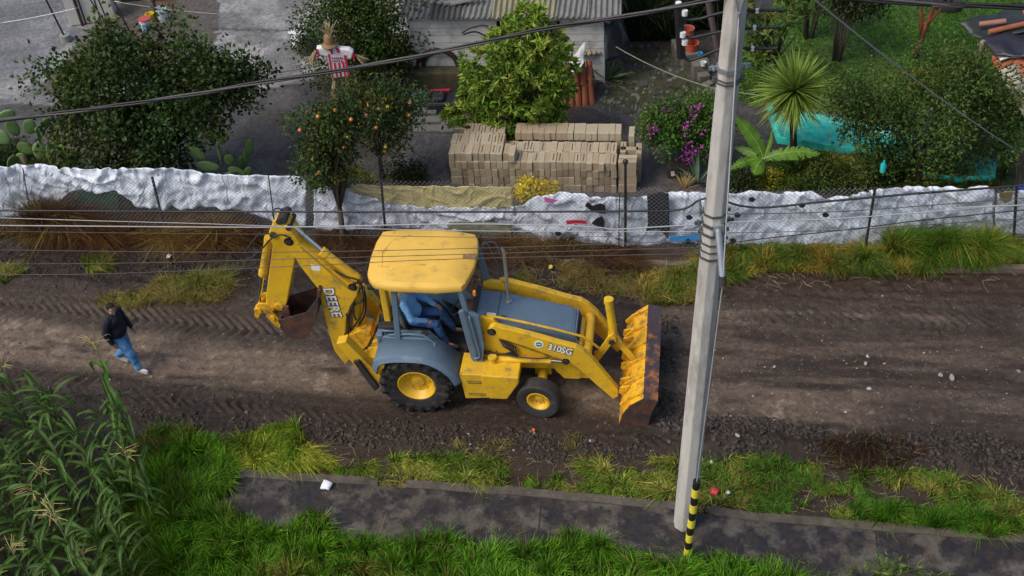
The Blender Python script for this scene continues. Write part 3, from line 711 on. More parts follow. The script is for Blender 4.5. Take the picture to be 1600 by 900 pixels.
# dash cowl
q=MB(); q.prism([(.92,.8),(1.10,.8),(1.10,1.72),(.98,1.74),(.88,1.5)],-.45,.45); q.build('dashboard',BLK,BH,bevel=.02)
c0,c1=TZ(724,449,1.74),TZ(753,483,1.74)
q=MB(); q.bb(.84,1.07,-.32,.14,1.735,1.765); q.build('dash_cover',mat('rusty_brown_cover',(.22,.09,.04),.8,.4,9,col2=(.09,.05,.035),c2s=6),BH,bevel=.01)
sw=MB(); sw.cyl((.93,0,1.5),(.72,0,1.68),.03); sw.lathe([(.185,-.015),(.20,0),(.185,.015),(.17,0),(.185,-.015)],'z',n=28); 
for v_ in range(len(sw.v)-28*5,len(sw.v)): 
    p_=Matrix.Rotation(R(-42),3,'Y')@Vector(sw.v[v_]); sw.v[v_]=(p_[0]+.70,p_[1],p_[2]+1.69)
sw.build('steering_wheel',BLK,BH,smooth=True)
# mirror frame far side
q=MB(); q.tube([(1.12,.62,2.42),(1.10,.85,2.50),(1.30,.92,2.45),(1.45,.90,1.9),(1.40,.8,1.75),(1.24,.66,1.72)],.014); q.tube([(1.07,.62,2.62),(1.2,.70,2.6),(1.42,.72,1.85),(1.30,.64,1.7)],.014); q.buildp('mirror_frame',mat('dark_frame',(.10,.11,.13),.4,.1),BH,smooth=True)
# work lamps, turn lamp
q=MB(); q.bb(-.72,-.60,-.60,-.46,2.55,2.63); q.build('work_lamp',BLK,BH,bevel=.01)
q=MB(); q.bb(1.13,1.18,-.62,-.56,2.50,2.60); q.build('indicator_lamp',mat('amber',(.8,.22,.01),.3,.05),BH,bevel=.01)
q=MB(); q.bb(-.62,-.50,-.30,-.12,1.5,2.62); q.bb(-.62,-.50,.12,.30,1.5,2.62); q.buildp('rear_post',YEL,BH,bevel=.02)
# roof: moulded sheet
rf=MB(); zt=2.80
out=[TZ(*p_,zt) for p_ in[(598,360),(640,356),(690,356),(742,364),(746,372),(746,392),(740,415),(726,441),(720,446),(680,449),(610,446),(583,441),(576,432),(574,424),(579,400),(588,376)]]
cxr=sum(a for a,b in out)/len(out); cyr=sum(b for a,b in out)/len(out)
rings=[(1.0,2.66),(1.012,2.70),(1.0,2.765),(.97,2.79),(.90,2.80),(.885,2.812),(.5,2.835),(0.01,2.84)]
vs=[];n=len(out)
for sc,z_ in rings: vs+=[(cxr+(a-cxr)*sc,cyr+(b-cyr)*sc,z_) for a,b in out]
fs=[(i*n+j,i*n+(j+1)%n,(i+1)*n+(j+1)%n,(i+1)*n+j) for i in range(len(rings)-1) for j in range(n)]+[tuple(range(n)),]
rf.add(vs,fs); ro=rf.build('cab_roof',YEL2,BH,smooth=True,auto=True)
q=MB()
for p_ in[(615,362),(688,359),(725,365),(592,396),(589,433),(662,443),(705,442)]:
    a,b=TZ(*p_,2.80); a=cxr+(a-cxr)*.96; b=cyr+(b-cyr)*.96; q.cyl((a,b,2.785),(a,b,2.806),.024,n=10)
q.buildp('roof_bolt',RUST,ro)
q=MB(); a,b=TZ(733,401,2.82); q.box((a,b,2.822),(.21,.10,.006),Matrix.Rotation(R(4),3,'Z')); q.build('rust_patch',mat('rust_patch',(.26,.16,.07),.8,.4,20,col2=(.14,.08,.04),c2s=12),ro)
q=MB(); q.tube([(cxr-.72,cyr-.28,2.832),(cxr-.1,cyr-.22,2.842),(cxr+.1,cyr-.22,2.842)],.010,n=6); q.tube([(cxr-.65,cyr-.3,2.82),(cxr-.72,cyr+.1,2.82),(cxr-.6,cyr+.45,2.82),(cxr-.3,cyr+.6,2.82)],.012,n=6); q.buildp('roof_crease',YEL2,ro,smooth=True)
# seat
q=MB(); q.bb(-.30,.20,-.26,.26,1.12,1.24); q.build('seat_cushion',BLK,BH,bevel=.03)
q=MB(); q.prism([(-.34,1.2),(-.24,1.2),(-.34,1.82),(-.44,1.82)],-.25,.25); q.build('seat_backrest',mat('seat_beige',(.2,.18,.15),.7,.2),BH,bevel=.03)
q=MB(); q.bb(-.25,.1,-.2,.2,.8,1.12); q.build('seat_base',BLK,BH)
q=MB()
for a,b in(((.35,-.33,1.46),(.45,-.30,1.75)),((-.5,-.2,1.3),(-.55,-.22,1.7)),((-.5,.0,1.3),(-.56,.0,1.75)),((-.5,.2,1.3),(-.55,.2,1.7))): q.cyl(a,b,.012,n=6); None
q.buildp('control_lever',BLK,BH,smooth=True)

# --- small hardware: bolts, seams, stains, decals
GRS=mat('grease_black',(.012,.010,.009),.35,.3,20)
def bolts(pts,y,r_=.012,parent=BH,name='bolt'):
    for a_,b_ in pts:
        p=M(a_,b_,y); q=MB(); q.cyl((p[0],y-.008,p[1]),(p[0],y+.004,p[1]),r_,n=6); q.build(name,DRK,parent)
bolts([(756,520),(757,530),(758,541),(766,548),(776,549)],-.53); bolts([(808,585),(820,586),(835,587),(850,588),(868,588)],-.43)
bolts([(466,382),(474,392),(530,480),(524,470)],YB,.010,bo); bolts([(425,372),(430,470),(440,472),(450,400)],YD,.010,di)
for (pp,y,r_) in(((451,378),YB-.006,.085),((551,449),YB-.006,.085),((768,519),-.674,.08),((884,565),-.674,.07)):
    p=M(*pp,y); q=MB(); q.cyl((p[0],y-.001,p[1]),(p[0],y+.003,p[1]),r_,n=18); q.build('grease_ring',GRS,bo if y>-.3 else BH)
q=MB(); q.prism(MP([(470,384),(490,401),(508,416),(524,430),(536,441),(545,449),(543,451),(534,443),(522,432),(506,418),(488,403),(469,386)],YB),YB-.012,YB-.002); q.build('boom_seam',mat('yellow_dark',(.42,.25,.02),.5,.2,5),bo)
hs=MB()
hs.tube(smoothp(hp([(556,500),(551,480),(556,462),(563,450)],-.14)),.018,n=6); hs.tube(smoothp(hp([(548,520),(545,500),(552,478),(566,470),(569,450)],-.12)),.018,n=6); hs.tube(smoothp(hp([(540,545),(536,530),(545,510),(541,490)],-.2)),.018,n=6)
hs.tube(smoothp(hp([(573,545),(580,530),(586,520),(592,505),(594,490)],-.3)),.018,n=6); hs.tube(smoothp(hp([(566,548),(578,538),(584,524),(589,508)],-.35)),.018,n=6)
hs.buildp('hydraulic_hose',BLK,BH,smooth=True)
q=MB(); q.bb(-.72,-.40,-.45,.45,1.2,1.55); q.build('rear_valve_cover',BLK,BH,bevel=.03)
for z_ in(1.56,):
    for k in range(4): q=MB(); q.cyl((-.60,-.25+.16*k,z_-.05),(-.66,-.25+.16*k,z_+.28),.011,n=6); q.cyl((-.66,-.25+.16*k,z_+.28),(-.665,-.25+.16*k,z_+.34),.022,n=8); q.build('backhoe_lever',BLK,BH)
q=MB(); q.bb(1.0,1.08,-.40,.40,1.80,1.84); q.build('cowl_seal',DRK,BH)
for y_ in(-.30,.30): q=MB(); q.bb(1.52,1.60,y_-.02,y_+.02,1.752,1.765); q.build('hood_latch',DRK,ho)
q=MB(); q.prism([(1.52,1.44),(1.70,1.40),(2.05,1.34),(2.05,1.30),(1.52,1.40)],-.372,-.362); q.build('engine_vent',DRK,BH)
# ================================================================ fence with tarpaulins
FBP=[(-480,330),(-160,353),(-60,358),(40,362),(265,374),(603,370),(977,389),(1350,394),(1590,390),(1720,384),(2000,374)]
FBW=[G(*p) for p in FBP]
def fpt(px_,py_,off=0.):
    v_=ray(px_,py_); best=None
    for i in range(len(FBW)-1):
        a,b=FBW[i],FBW[i+1]; d=b-a; nn=np.array([-d.y,d.x,0.])/math.hypot(d.x,d.y)
        a_=np.array(a)+nn*off; t=(a_[0]*nn[0]+a_[1]*nn[1])/(v_[0]*nn[0]+v_[1]*nn[1]); X_=v_*t
        s_=((X_[0]-a_[0])*d.x+(X_[1]-a_[1])*d.y)/(d.x**2+d.y**2)
        if -.001<=s_<=1.001 or (best is None): best=Vector((X_[0],X_[1],CH+X_[2]))
        if -.001<=s_<=1.001: return best
    return best
def fbase(x):
    xs_=[p.x for p in FBW]; return float(np.interp(x,xs_,[p.y for p in FBW]))
FEN=root('chain_link_fence',(2,fbase(2),0),'chain link fence along the far side of the road, hung with white plastic sheets','fence')
FO=Vector(FEN.location)
WIRE=mat('fence_wire',(.22,.23,.24),.5,.2,8,metal=.2); POSTM=mat('fence_post_metal',(.025,.024,.024),.5,.3,8)
def strip_wires():
    V=[];Fc=[];r_=.0031
    L=[0]; 
    for i in range(len(FBW)-1): L.append(L[-1]+(FBW[i+1]-FBW[i]).length)
    tot=L[-1]
    def at(s,z,off):
        i=max(0,min(len(FBW)-2,int(np.searchsorted(L,s)-1))); t=(s-L[i])/(L[i+1]-L[i]); p=FBW[i].lerp(FBW[i+1],t)
        top=1.62+.05*math.sin(s*1.7)+.0*s; d=(FBW[i+1]-FBW[i]).normalized()
        sag=.02*math.sin(s*.9+z*2)
        return Vector((p.x-(-d.y)*off,p.y-d.x*off+sag,.10+z*(top-.1)))-FO
    st=.10; N=int(tot/st); K=4
    for k in range(-int(1.6/st),N):
        for sg in(1,-1):
            pts=[]
            for j in range(K+1):
                f=j/K; s=k*st+sg*f*1.55+(1.55 if sg<0 else 0)
                if 0<=s<=tot: pts.append(at(s,f,.045+.004*sg))
            for p,q in zip(pts[:-1],pts[1:]):
                d=(q-p).normalized(); x=d.cross(Vector((0,1,0))).normalized()*r_; y=Vector((0,-1,0))*r_*1.2; b=len(V)
                V.extend([p-x,p+x,p+y,q-x,q+x,q+y]); Fc.extend([(b,b+3,b+5,b+2),(b+2,b+5,b+4,b+1),(b+1,b+4,b+3,b)])
    return np.array([tuple(v) for v in V]),np.array(Fc)
V_,F_c=strip_wires(); o=mesh_np('wire_mesh',V_,F_c,WIRE,FEN)
for (a,b) in(((238,276),(262,374)),((592,243),(603,371)),((977,252),(977,390)),((1367,292),(1350,395)),((1590,255),(1583,390)),((968,300),(966,388)),((418,262),(432,372)),((36,262),(52,363))):
    B_0=G(*b); p=VY(a[0],a[1],B_0.y); m_=MB(); rr_=.028 if a[0] not in(968,418,36) else .012
    m_.cyl(Vector((B_0.x,B_0.y-.02,-.05))-FO,Vector((p.x,B_0.y-.02,p.z))-FO,rr_,n=10)
    if a[0]==977: m_.ell(Vector((p.x,B_0.y-.02,p.z))-FO,(.06,.05,.06))
    m_.build('post',POSTM,FEN,smooth=True,auto=True)
TW=mat('tarp_white',(.68,.74,.83),.42,.10,3,dirt=.13,dirtcol=(.40,.42,.44),ds=2.2,bump=.25,bs=14)
def crease(m,s1=1.6,s2=3.6,st=1.0,dist=.06):
    n=m.node_tree.nodes; l=m.node_tree.links; b=n['Principled BSDF']; tc=n.new('ShaderNodeTexCoord'); acc=None
    nz=n.new('ShaderNodeTexNoise'); nz.inputs['Scale'].default_value=1.1; nz.inputs['Detail'].default_value=2; l.new(tc.outputs['Object'],nz.inputs[0])
    vm=n.new('ShaderNodeVectorMath'); vm.operation='MULTIPLY_ADD'; l.new(nz.outputs['Color'],vm.inputs[0]); vm.inputs[1].default_value=(.9,.9,.9); l.new(tc.outputs['Object'],vm.inputs[2])
    for s_,w_ in((s1,1.),(s2,.4)):
        mp_=n.new('ShaderNodeMapping'); mp_.inputs['Rotation'].default_value=(.1,.5 if s_==s1 else -.9,.1); mp_.inputs['Scale'].default_value=(1.3,.5,.42); l.new(vm.outputs[0],mp_.inputs[0])
        v_=n.new('ShaderNodeTexVoronoi'); v_.feature='DISTANCE_TO_EDGE'; v_.inputs['Scale'].default_value=s_; l.new(mp_.outputs[0],v_.inputs[0])
        mr_=n.new('ShaderNodeMapRange'); mr_.inputs[1].default_value=0; mr_.inputs[2].default_value=.09; mr_.inputs[3].default_value=w_; mr_.inputs[4].default_value=0; l.new(v_.outputs['Distance'],mr_.inputs[0]); mu=mr_
        if acc is None: acc=mu.outputs[0]
        else: ad=n.new('ShaderNodeMath'); ad.operation='ADD'; l.new(acc,ad.inputs[0]); l.new(mu.outputs[0],ad.inputs[1]); acc=ad.outputs[0]
    bp=n.new('ShaderNodeBump'); bp.inputs['Strength'].default_value=st; bp.inputs['Distance'].default_value=dist; l.new(acc,bp.inputs['Height']); l.new(bp.outputs[0],b.inputs['Normal'])
crease(TW,st=.7,dist=.026)
TY=mat('tarp_cream',(.56,.49,.22),.5,.12,3,dirt=.2,dirtcol=(.2,.18,.1),ds=3,bump=.4,bs=8)
TG=mat('tarp_green',(.03,.07,.045),.5,.2,3); TK=mat('cloth_black',(.012,.013,.018),.7,.3,5,bump=.3,bs=20); TGY=mat('tarp_olive',(.25,.25,.16),.5,.2,3,bump=.4,bs=8)
crease(TY,st=.6,dist=.02); crease(TGY,st=.6,dist=.02)
def tarp(name,top,bot,mt,label,cat='tarpaulin',off=.03,amp=.24,seed=0,group=None,parent=None):
    x0,x1=max(top[0][0],bot[0][0]),min(top[-1][0],bot[-1][0]); W_=int((x1-x0)/3.2)+2; Hn=22
    V=[];tx=[p[0] for p in top];ty=[p[1] for p in top];bx_=[p[0] for p in bot];by=[p[1] for p in bot]
    for i in range(W_):
        u=i/(W_-1)
        x=x0+u*(x1-x0); a=np.interp(x,tx,ty)+2.0*(vnoise(x*.09,0,seed)-.5)+.8*(vnoise(x*.2,5,seed)-.5); b=np.interp(x,bx_,by)+6*(vnoise(x*.06,3,seed)-.5)
        for j in range(Hn):
            t=j/(Hn-1); py_=a+(b-a)*t; ed=3.0*(vnoise(t*5,1,seed)-.5)*(1 if i in(0,W_-1) else 0)
            p=fpt(x+ed,py_,off)
            s=p.x; z=p.z
            r1=1-abs(2*float(fbm(s*1.3+z*1.1,z*1.8-s*.7,3,seed+1))-1)*2.2
            r2=1-abs(2*float(fbm(s*3.1-z*2.3,z*2.6+s*1.7,3,seed+2))-1)*2.2
            w3=float(vnoise(s*.8,z*.5,seed+9)); dg=s*1.3+z*5.0*(w3-.5)+2.2*float(fbm(s*1.1,z*1.3,3,seed+5))
            r3=abs(((dg*1.0)%1)-.5)*2; r3=max(0,1-r3*2.6); r4=abs(((dg*.53+z*1.9+.7*float(vnoise(s*2,z*2,seed)))%1)-.5)*2; r4=max(0,1-r4*3.5)
            fa=float(facet(s*1.9+z*.8,z*2.6-s*.5,seed+1)-.5); fb=float(facet(s*5.2-z*3.1,z*6.1+s*1.3,seed+2)-.5); fc=float(facet(s*.8+.3*z,z*.9,seed+3)-.5)
            p.y+= amp*(.24*fc+.22*(float(fbm(s*1.4+z*.5,z*.35,2,seed+6))-.5)*(1.2-.3*z))+.06+0*amp*.45*(.5-r1)*.55+amp*.22*(.5-r2)+amp*.38*(.3-r3)*max(0,w3-.25)*1.6+amp*.30*(.2-r4)+.9*amp*(vnoise(s*.9,z*.6,seed+4)-.5)+.06
            z0=.03; p.z=max(p.z,z0)
            V.append(p)
    C0=Vector((sum(p.x for p in V)/len(V),sum(p.y for p in V)/len(V),min(p.z for p in V)))
    ii=np.arange(W_*Hn).reshape(W_,Hn); Fq=np.stack([ii[:-1,:-1],ii[:-1,1:],ii[1:,1:],ii[1:,:-1]],-1).reshape(-1,4)
    o=mesh_np(name,np.array([tuple(p-C0) for p in V]),Fq,mt,smooth=True,loc=C0)
    sd_=o.modifiers.new('solid','SOLIDIFY'); sd_.thickness=.004
    return props(o,label,cat,group)
tarp('plastic_sheet',[(-460,232),(-60,258),(0,262),(120,271),(250,271),(300,277),(400,279),(478,281)],[(-460,322),(-60,345),(0,347),(75,333),(110,300),(180,306),(210,326),(250,332),(330,330),(400,342),(440,354),(478,360)],TW,'long white plastic sheet on the fence left of the digging arm, below the cactus plants',seed=1)
tarp('plastic_sheet',[(489,300),(510,294),(545,302),(600,318),(650,327),(720,330),(805,330)],[(489,360),(560,362),(600,365),(700,368),(805,392)],TW,'crumpled white plastic sheet on the fence behind the cab roof, below the cream sheet',seed=2)
tarp('plastic_sheet',[(548,293),(640,296),(700,297),(802,297)],[(548,304),(600,324),(650,331),(802,331)],TY,'cream yellow plastic sheet on top of the fence in front of the block pile',seed=3,off=.08,amp=.07)
tarp('plastic_sheet',[(700,352),(740,352),(800,354)],[(700,384),(740,386),(800,388)],TGY,'dull olive sheet low on the fence right behind the cab roof',seed=4,off=-.06,amp=.05)
tarp('plastic_sheet',[(803,331),(850,314),(900,309),(1000,310),(1096,309)],[(803,392),(850,388),(900,396),(950,384),(1003,392),(1030,408),(1096,402)],TW,'white plastic sheet with dark rips on the fence right of the yellow flowering shrub',seed=5)
tarp('plastic_sheet',[(1004,392),(1040,390),(1092,392)],[(1004,417),(1040,418),(1092,412)],TW,'small white plastic patch at the foot of the fence left of the concrete pole',seed=6,off=-.05,amp=.04)
tarp('plastic_sheet',[(1097,308),(1180,305),(1230,311),(1268,303),(1290,314),(1365,303),(1450,298),(1556,293)],[(1097,408),(1150,404),(1290,404),(1400,400),(1556,396)],TW,'long white plastic sheet on the fence between the concrete pole and the tiled shed',seed=7)
tarp('plastic_sheet',[(1559,305),(1600,301),(1680,300),(1960,294)],[(1559,372),(1600,374),(1680,372),(1960,362)],TW,'white plastic sheet on the fence at the right end behind the tallest weeds',seed=8,amp=.13)
tarp('plastic_sheet',[(118,303),(150,305),(185,307)],[(118,332),(170,333),(228,330)],TG,'dark green sheet showing below the left white plastic sheet',seed=9,off=.05,amp=.05)
tarp('hanging_trousers',[(1012,309),(1030,306),(1055,306)],[(1000,372),(1030,365),(1046,380)],TK,'pair of black trousers hanging on the fence left of the concrete pole',cat='trousers',seed=10,off=-.06,amp=.05)
# rips, stickers and prints belong to the sheets they sit on
def patch(poly,mt,name,label=None,cat=None,off=-.075):
    P_=[fpt(a,b,off) for a,b in poly]; c=sum(P_,Vector())/len(P_); m_=MB()
    m_.add([p-c for p in P_]+[p-c+Vector((0,.012,0)) for p in P_],[tuple(range(len(P_)))[::-1],tuple(range(len(P_),2*len(P_)))]+[(i,(i+1)%len(P_),(i+1)%len(P_)+len(P_),i+len(P_)) for i in range(len(P_))])
    o=m_.build(name,mt,loc=c); return props(o,label,cat) if label else o
PB_=mat('print_blue',(.05,.25,.55),.5,.2); PR_=mat('print_red',(.45,.03,.06),.5,.2); PU_=mat('rag_pink',(.5,.12,.3),.6,.2)
patch([(918,316),(926,322),(938,318),(946,321),(946,334),(936,333),(924,330),(914,322)],TK,'black_rag','torn black plastic rag on the white sheet right of the flowering shrub','rag')
patch([(933,341),(941,338),(945,346),(944,356),(948,362),(936,355),(924,349)],TK,'black_rag','small black plastic rag below the first one on the white sheet','rag')
patch([(884,345),(900,344),(917,345),(916,350),(900,349),(886,351)],PR_,'red_print','red printed strip on the white sheet behind the exhaust stack','label')
patch([(850,308),(862,311),(872,313),(862,318),(852,316)],PU_,'pink_rag','pink printed scrap of plastic on top of the fence beside the yellow shrub','rag')
patch([(1047,370),(1098,366),(1098,377),(1045,378)],PB_,'blue_print','faded blue printed band on the white sheet left of the concrete pole','label')
for k,(x,y) in enumerate([(1077,340),(1075,377),(1145,376),(1152,336),(1175,312),(1253,321),(1290,336),(894,372),(872,365)]):
    o=patch([(x-5,y-2),(x+1,y-4),(x+6,y),(x+2,y+4),(x-4,y+3)],TK,'black_tie','black knot of plastic tied to the white fence sheets','plastic knot'); o['group']='black knots on the fence sheets'
patch([(1561,301),(1583,300),(1580,314),(1570,318),(1563,311)],mat('rag_brown',(.14,.11,.05),.8,.2),'brown_rag','brown rag on top of the fence between the two right white sheets','rag')
# ================================================================ concrete pole, hardware, guy
PB=G(1069,822); PT=VY(1150,0,PB.y)
pdir=(PT-PB)/PT.z
def pole_at(z): return PB+pdir*z
POLE=root('utility_pole',tuple(PB),'tall pale concrete utility pole standing on the pavement','utility pole')
PCON=mat('pole_concrete',(.50,.485,.45),.8,.12,5,dirt=.55,dirtcol=(.20,.185,.155),ds=2.6,bump=.3,bs=20,stretch=(1,1,.25))
m_=MB(); Zs=[-.1]+[i*.5 for i in range(1,24)]; K8=8
for z in Zs:
    c=pole_at(z)-PB; w_=(.345-.0098*z)/2
    for q in range(8):
        a=math.pi/8+q*math.pi/4; 
        x,y=math.cos(a),math.sin(a); s_=1/max(abs(x),abs(y)); ch_=.95
        m_.v.append((c.x+w_*x*1.06*(1+.0),c.y+w_*y*1.06,c.z)); m_.c.append((1,1,1))
for i in range(len(Zs)-1):
    for q in range(8): m_.f.append((i*8+q,i*8+(q+1)%8,(i+1)*8+(q+1)%8,(i+1)*8+q))
m_.f.append(tuple((len(Zs)-1)*8+q for q in range(8)))
m_.build('shaft',PCON,POLE,bevel=.012)
def pole_z(py_): # height at a pixel row on the pole
    return VY(1110,py_,PB.y).z
BND=mat('band_steel',(.16,.16,.155),.45,.2,8,metal=.6)
for py_,th in((330,.03),(346,.05),(360,.04),(374,.025),(385,.02),(396,.03),(107,.06),(122,.018),(127,.018)):
    z=pole_z(py_); c=pole_at(z)-PB; w_=(.345-.0098*z)/2*1.06+.006; q=MB(); vs=[]
    for zz,rr_ in((z-th/2,w_),(z+th/2,w_),(z+th/2,w_+.012),(z-th/2,w_+.012)):
        for k in range(8):
            a=math.pi/8+k*math.pi/4; vs.append((c.x+rr_*math.cos(a)*1.0,c.y+rr_*math.sin(a),zz))
    q.add(vs,[(j*8+k,j*8+(k+1)%8,((j+1)%4)*8+(k+1)%8,((j+1)%4)*8+k) for j in range(4) for k in range(8)])
    if py_ in(107,346): 
        for s in(-1,1): q.box((c.x+s*(w_+.05),c.y,z),(.10,.03,.05)); q.cyl((c.x+s*(w_+.05),c.y-.06,z),(c.x+s*(w_+.05),c.y+.06,z),.014,n=8)
    else:
        for s in(-1,1): q.box((c.x+s*(w_+.02),c.y,z),(.05,.03,th*1.2))
    q.build('band',BND if py_!=107 else STL,POLE)
zs_=pole_z(350); se=G(1129,436,6.1)-PB; sp0=pole_at(zs_)-PB+Vector((.03,-.14,0))
q=MB(); q.cyl(sp0,se,.042,n=16); q.box(sp0,(.14,.05,.16)); q.build('strut',STL,POLE,smooth=True,auto=True)
q=MB(); q.cyl(se+Vector((0,.02,.03)),se+Vector((0,-.03,-.09)),.05,n=10); q.build('strut_clamp',DRK,POLE)
A0=G(1073,873); gp=[A0-PB,se+Vector((0,-.02,-.08))]; gt=pole_at(11.2)-PB+Vector((.0,-.16,0))
y30=pole_at(pole_z(15))-PB+Vector((0.01,-.16,0))
GUY=root('guy_wire',tuple(A0),'thin steel guy wire running from the pole top over the strut down to the pavement','guy wire')
q=MB(); q.tube([gp[0]-gp[0],gp[1]-gp[0]],.008,n=6); q.tube([gp[1]-gp[0],y30-gp[0]],.010,n=6); q.build('wire',mat('wire_pale',(.55,.56,.56),.4,.1,metal=.4),GUY)
q=MB(); q.tube([y30-gp[0],y30-gp[0]+Vector((-.12,.0,.5))],.012,n=6); q.tube([y30-gp[0],y30-gp[0]+Vector((.12,.0,.5))],.012,n=6); q.cyl(y30-gp[0]-Vector((0,0,.16)),y30-gp[0]+Vector((0,0,.02)),.02); q.build('yoke',STL,GUY)
gtop=gp[0].lerp(gp[1],.0); d_=(gp[1]-gp[0]).normalized(); Lg=2.02
GM_Y=mat('guard_yellow',(.72,.60,.05),.5,.1,5,dirt=.15); 
q=MB(); q.cyl((0,0,.02),d_*Lg,.057,n=16); gd=q.build('guard_tube',mat('guard_black',(.012,.012,.012),.45,.2),GUY,smooth=True,auto=True)
for k in range(5):
    a=.12+k*.385; q=MB(); q.cyl(d_*a,d_*(a+.19),.0605,n=16); q.build('stripe',GM_Y,GUY,smooth=True,auto=True)
# ================================================================ cables
KD=Vector((12.2,-2.69,0)).normalized()
def CP(px_,py_,off=0.,d=KD,o_=None):
    o_=o_ or PB; n_=Vector((-d.y,d.x,0)); v_=ray(px_,py_); t=(o_.dot(n_)+off)/(v_[0]*n_.x+v_[1]*n_.y)
    return Vector((v_[0]*t,v_[1]*t,CH+v_[2]*t))
CBK=mat('cable_black',(.012,.012,.014),.5,.1); CWH=mat('cable_white',(.34,.35,.36),.6,.1); CGR=mat('cable_grey',(.07,.065,.065),.6,.1); CAL=mat('cable_aluminium',(.5,.51,.53),.35,.1,metal=.5)
def cable(name,pts,r_,mt,label,group=None,twist=0,cat='cable',off=0.):
    W_=[CP(*p,off) for p in pts]
    if pts[0][0]<0 or (pts[0][0]<25 and len(pts)>4): W_.insert(0,W_[0]+(W_[0]-W_[1]).normalized()*14)
    if pts[-1][0]>1600: W_.append(W_[-1]+(W_[-1]-W_[-2]).normalized()*14)
    P_=smoothp(W_,10); c=P_[0].copy(); P_=[p-c for p in P_]
    if not twist:
        q=MB(); q.tube(P_,r_,n=6); o=q.build(name,mt,smooth=True,loc=c); return props(o,label,cat,group)
    rt=root(name,tuple(c),label,cat,group)
    D=[]; s=0
    for k in range(len(P_)-1):
        n_=max(2,int((P_[k+1]-P_[k]).length/.09))
        for j in range(n_): D.append(P_[k].lerp(P_[k+1],j/n_))
    for w_ in range(3):
        q=MB(); Q=[]; s=0
        for i,p in enumerate(D):
            if i: s+=(p-D[i-1]).length
            a=s*2.2+w_*2.094; Q.append(p+Vector((0,math.cos(a),math.sin(a)))*r_*1.15)
        q.tube(Q,r_,n=5); q.build('strand',[CBK,CBK,CGR][w_],rt,smooth=True)
    return rt
cable('power_cable',[(-40,193),(0,188),(130,172),(300,148),(400,130),(560,105),(700,78),(850,45),(960,28),(1060,10),(1144,-8)],.014,CBK,'thick twisted power cable from the left edge up to the pole top',twist=1)
cable('power_cable',[(1152,-40),(1250,-12),(1345,-1),(1500,8),(1660,13)],.016,CBK,'twisted power cable leaving the pole top to the right edge',twist=1)
cable('phone_cable',[(-40,329),(200,330),(500,331),(800,331),(1000,330),(1050,329),(1075,324),(1090,314),(1106,309)],.013,CBK,'black phone cable above the road left of the pole, ending in an upward bend')
cable('phone_cable',[(-40,352),(100,353),(420,355),(700,350),(860,352),(930,355),(960,358),(1020,355),(1102,350)],.009,CWH,'bright white cable above the road left of the pole')
cable('phone_cable',[(20,341),(150,345),(300,349),(420,353),(560,357),(760,361),(1000,362),(1100,362)],.006,CWH,'thin white cable just above the bright white one at the left edge')
cable('phone_cable',[(-40,361),(200,364),(500,367),(800,371),(1102,366)],.004,CGR,'thin grey wire just below the bright white cable')
cable('phone_cable',[(-40,390),(200,393),(440,394),(740,388),(1102,376)],.005,CGR,'thin grey wire passing over the upper part of the cab roof')
cable('phone_cable',[(-40,413),(200,411),(440,405),(735,397),(1102,386)],.005,CGR,'thin grey wire passing over the middle of the cab roof')
cable('phone_cable',[(-40,430),(150,428),(440,417),(700,405),(1102,396)],.005,CGR,'thin grey wire passing over the lower part of the cab roof')
for i,(pts,r_,mt,lb) in enumerate([
 ([(1138,316),(1160,322),(1200,324),(1300,314),(1450,301),(1660,285)],.014,CBK,'thick black cable right of the pole, topmost along the fence'),
 ([(1138,335),(1300,331),(1450,321),(1660,305)],.006,CGR,'thin grey wire right of the pole, second from the top'),
 ([(1138,347),(1300,342),(1450,331),(1560,322),(1660,318)],.008,CWH,'white cable right of the pole crossing the white sheets'),
 ([(1138,380),(1200,372),(1330,358),(1450,343),(1660,322)],.007,CBK,'black wire rising steeply to the right from the pole bands'),
 ([(1138,364),(1300,360),(1450,351),(1660,338)],.005,CGR,'thin grey wire right of the pole, below the white cable')]):
    cable('phone_cable',pts,r_,mt,lb)
# spans between two 3D points
def span(name,a,b,r_,mt,label,sag=.1,cat='cable',n=16):
    a=Vector(a);b=Vector(b); q=MB(); q.tube([(a.lerp(b,i/n)-a)-Vector((0,0,sag*4*(i/n)*(1-i/n))) for i in range(n+1)],r_,n=6); o=q.build(name,mt,smooth=True,loc=a); return props(o,label,cat)
ea_=G(1592,300); ez=VY(1596,240,ea_.y)
span('service_cable',pole_at(10.2),ez,.011,CAL,'pale service cable from the pole top down to the short post at the right',sag=.12)
q=MB(); q.cyl((0,0,0),Vector((ez.x-ea_.x,0,ez.z+.05)),.05,n=8); props(q.build('wooden_post',BARK,loc=ea_),'short grey wooden post behind the fence at the right edge','post')
# insulator rack left of the pole and three cable loops
RK=CP(1064,90,.25); RT=CP(1060,5,.25)
rk=root('cable_rack',tuple(RK),'black vertical cable rack hanging left of the pole top with white insulators','cable rack')
q=MB(); q.cyl((0,0,0),RT-RK,.05,n=8); q.build('bar',CBK,rk)
for p_ in((1060,7),(1070,20),(1067,54),(1070,66)):
    q=MB(); c=CP(*p_,.2)-RK; q.cyl(c-Vector((0,0,.03)),c+Vector((0,0,.03)),.035,n=12); q.build('insulator',WHT,rk,smooth=True,auto=True)
for pts,lb in(([(1066,26),(1075,31),(1095,29),(1115,23),(1145,17),(1180,16),(1228,16)],'top one of the three black cables looping from the rack past the pole'),
 ([(1066,56),(1080,59),(1100,55),(1130,49),(1160,45),(1200,43),(1218,41)],'middle one of the three black cables looping from the rack past the pole'),
 ([(1068,68),(1070,88),(1078,94),(1095,89),(1125,77),(1155,75),(1200,76),(1215,75)],'lowest of the three black cables looping from the rack past the pole')):
    cable('looped_cable',pts,.018,CBK,lb,off=.22)
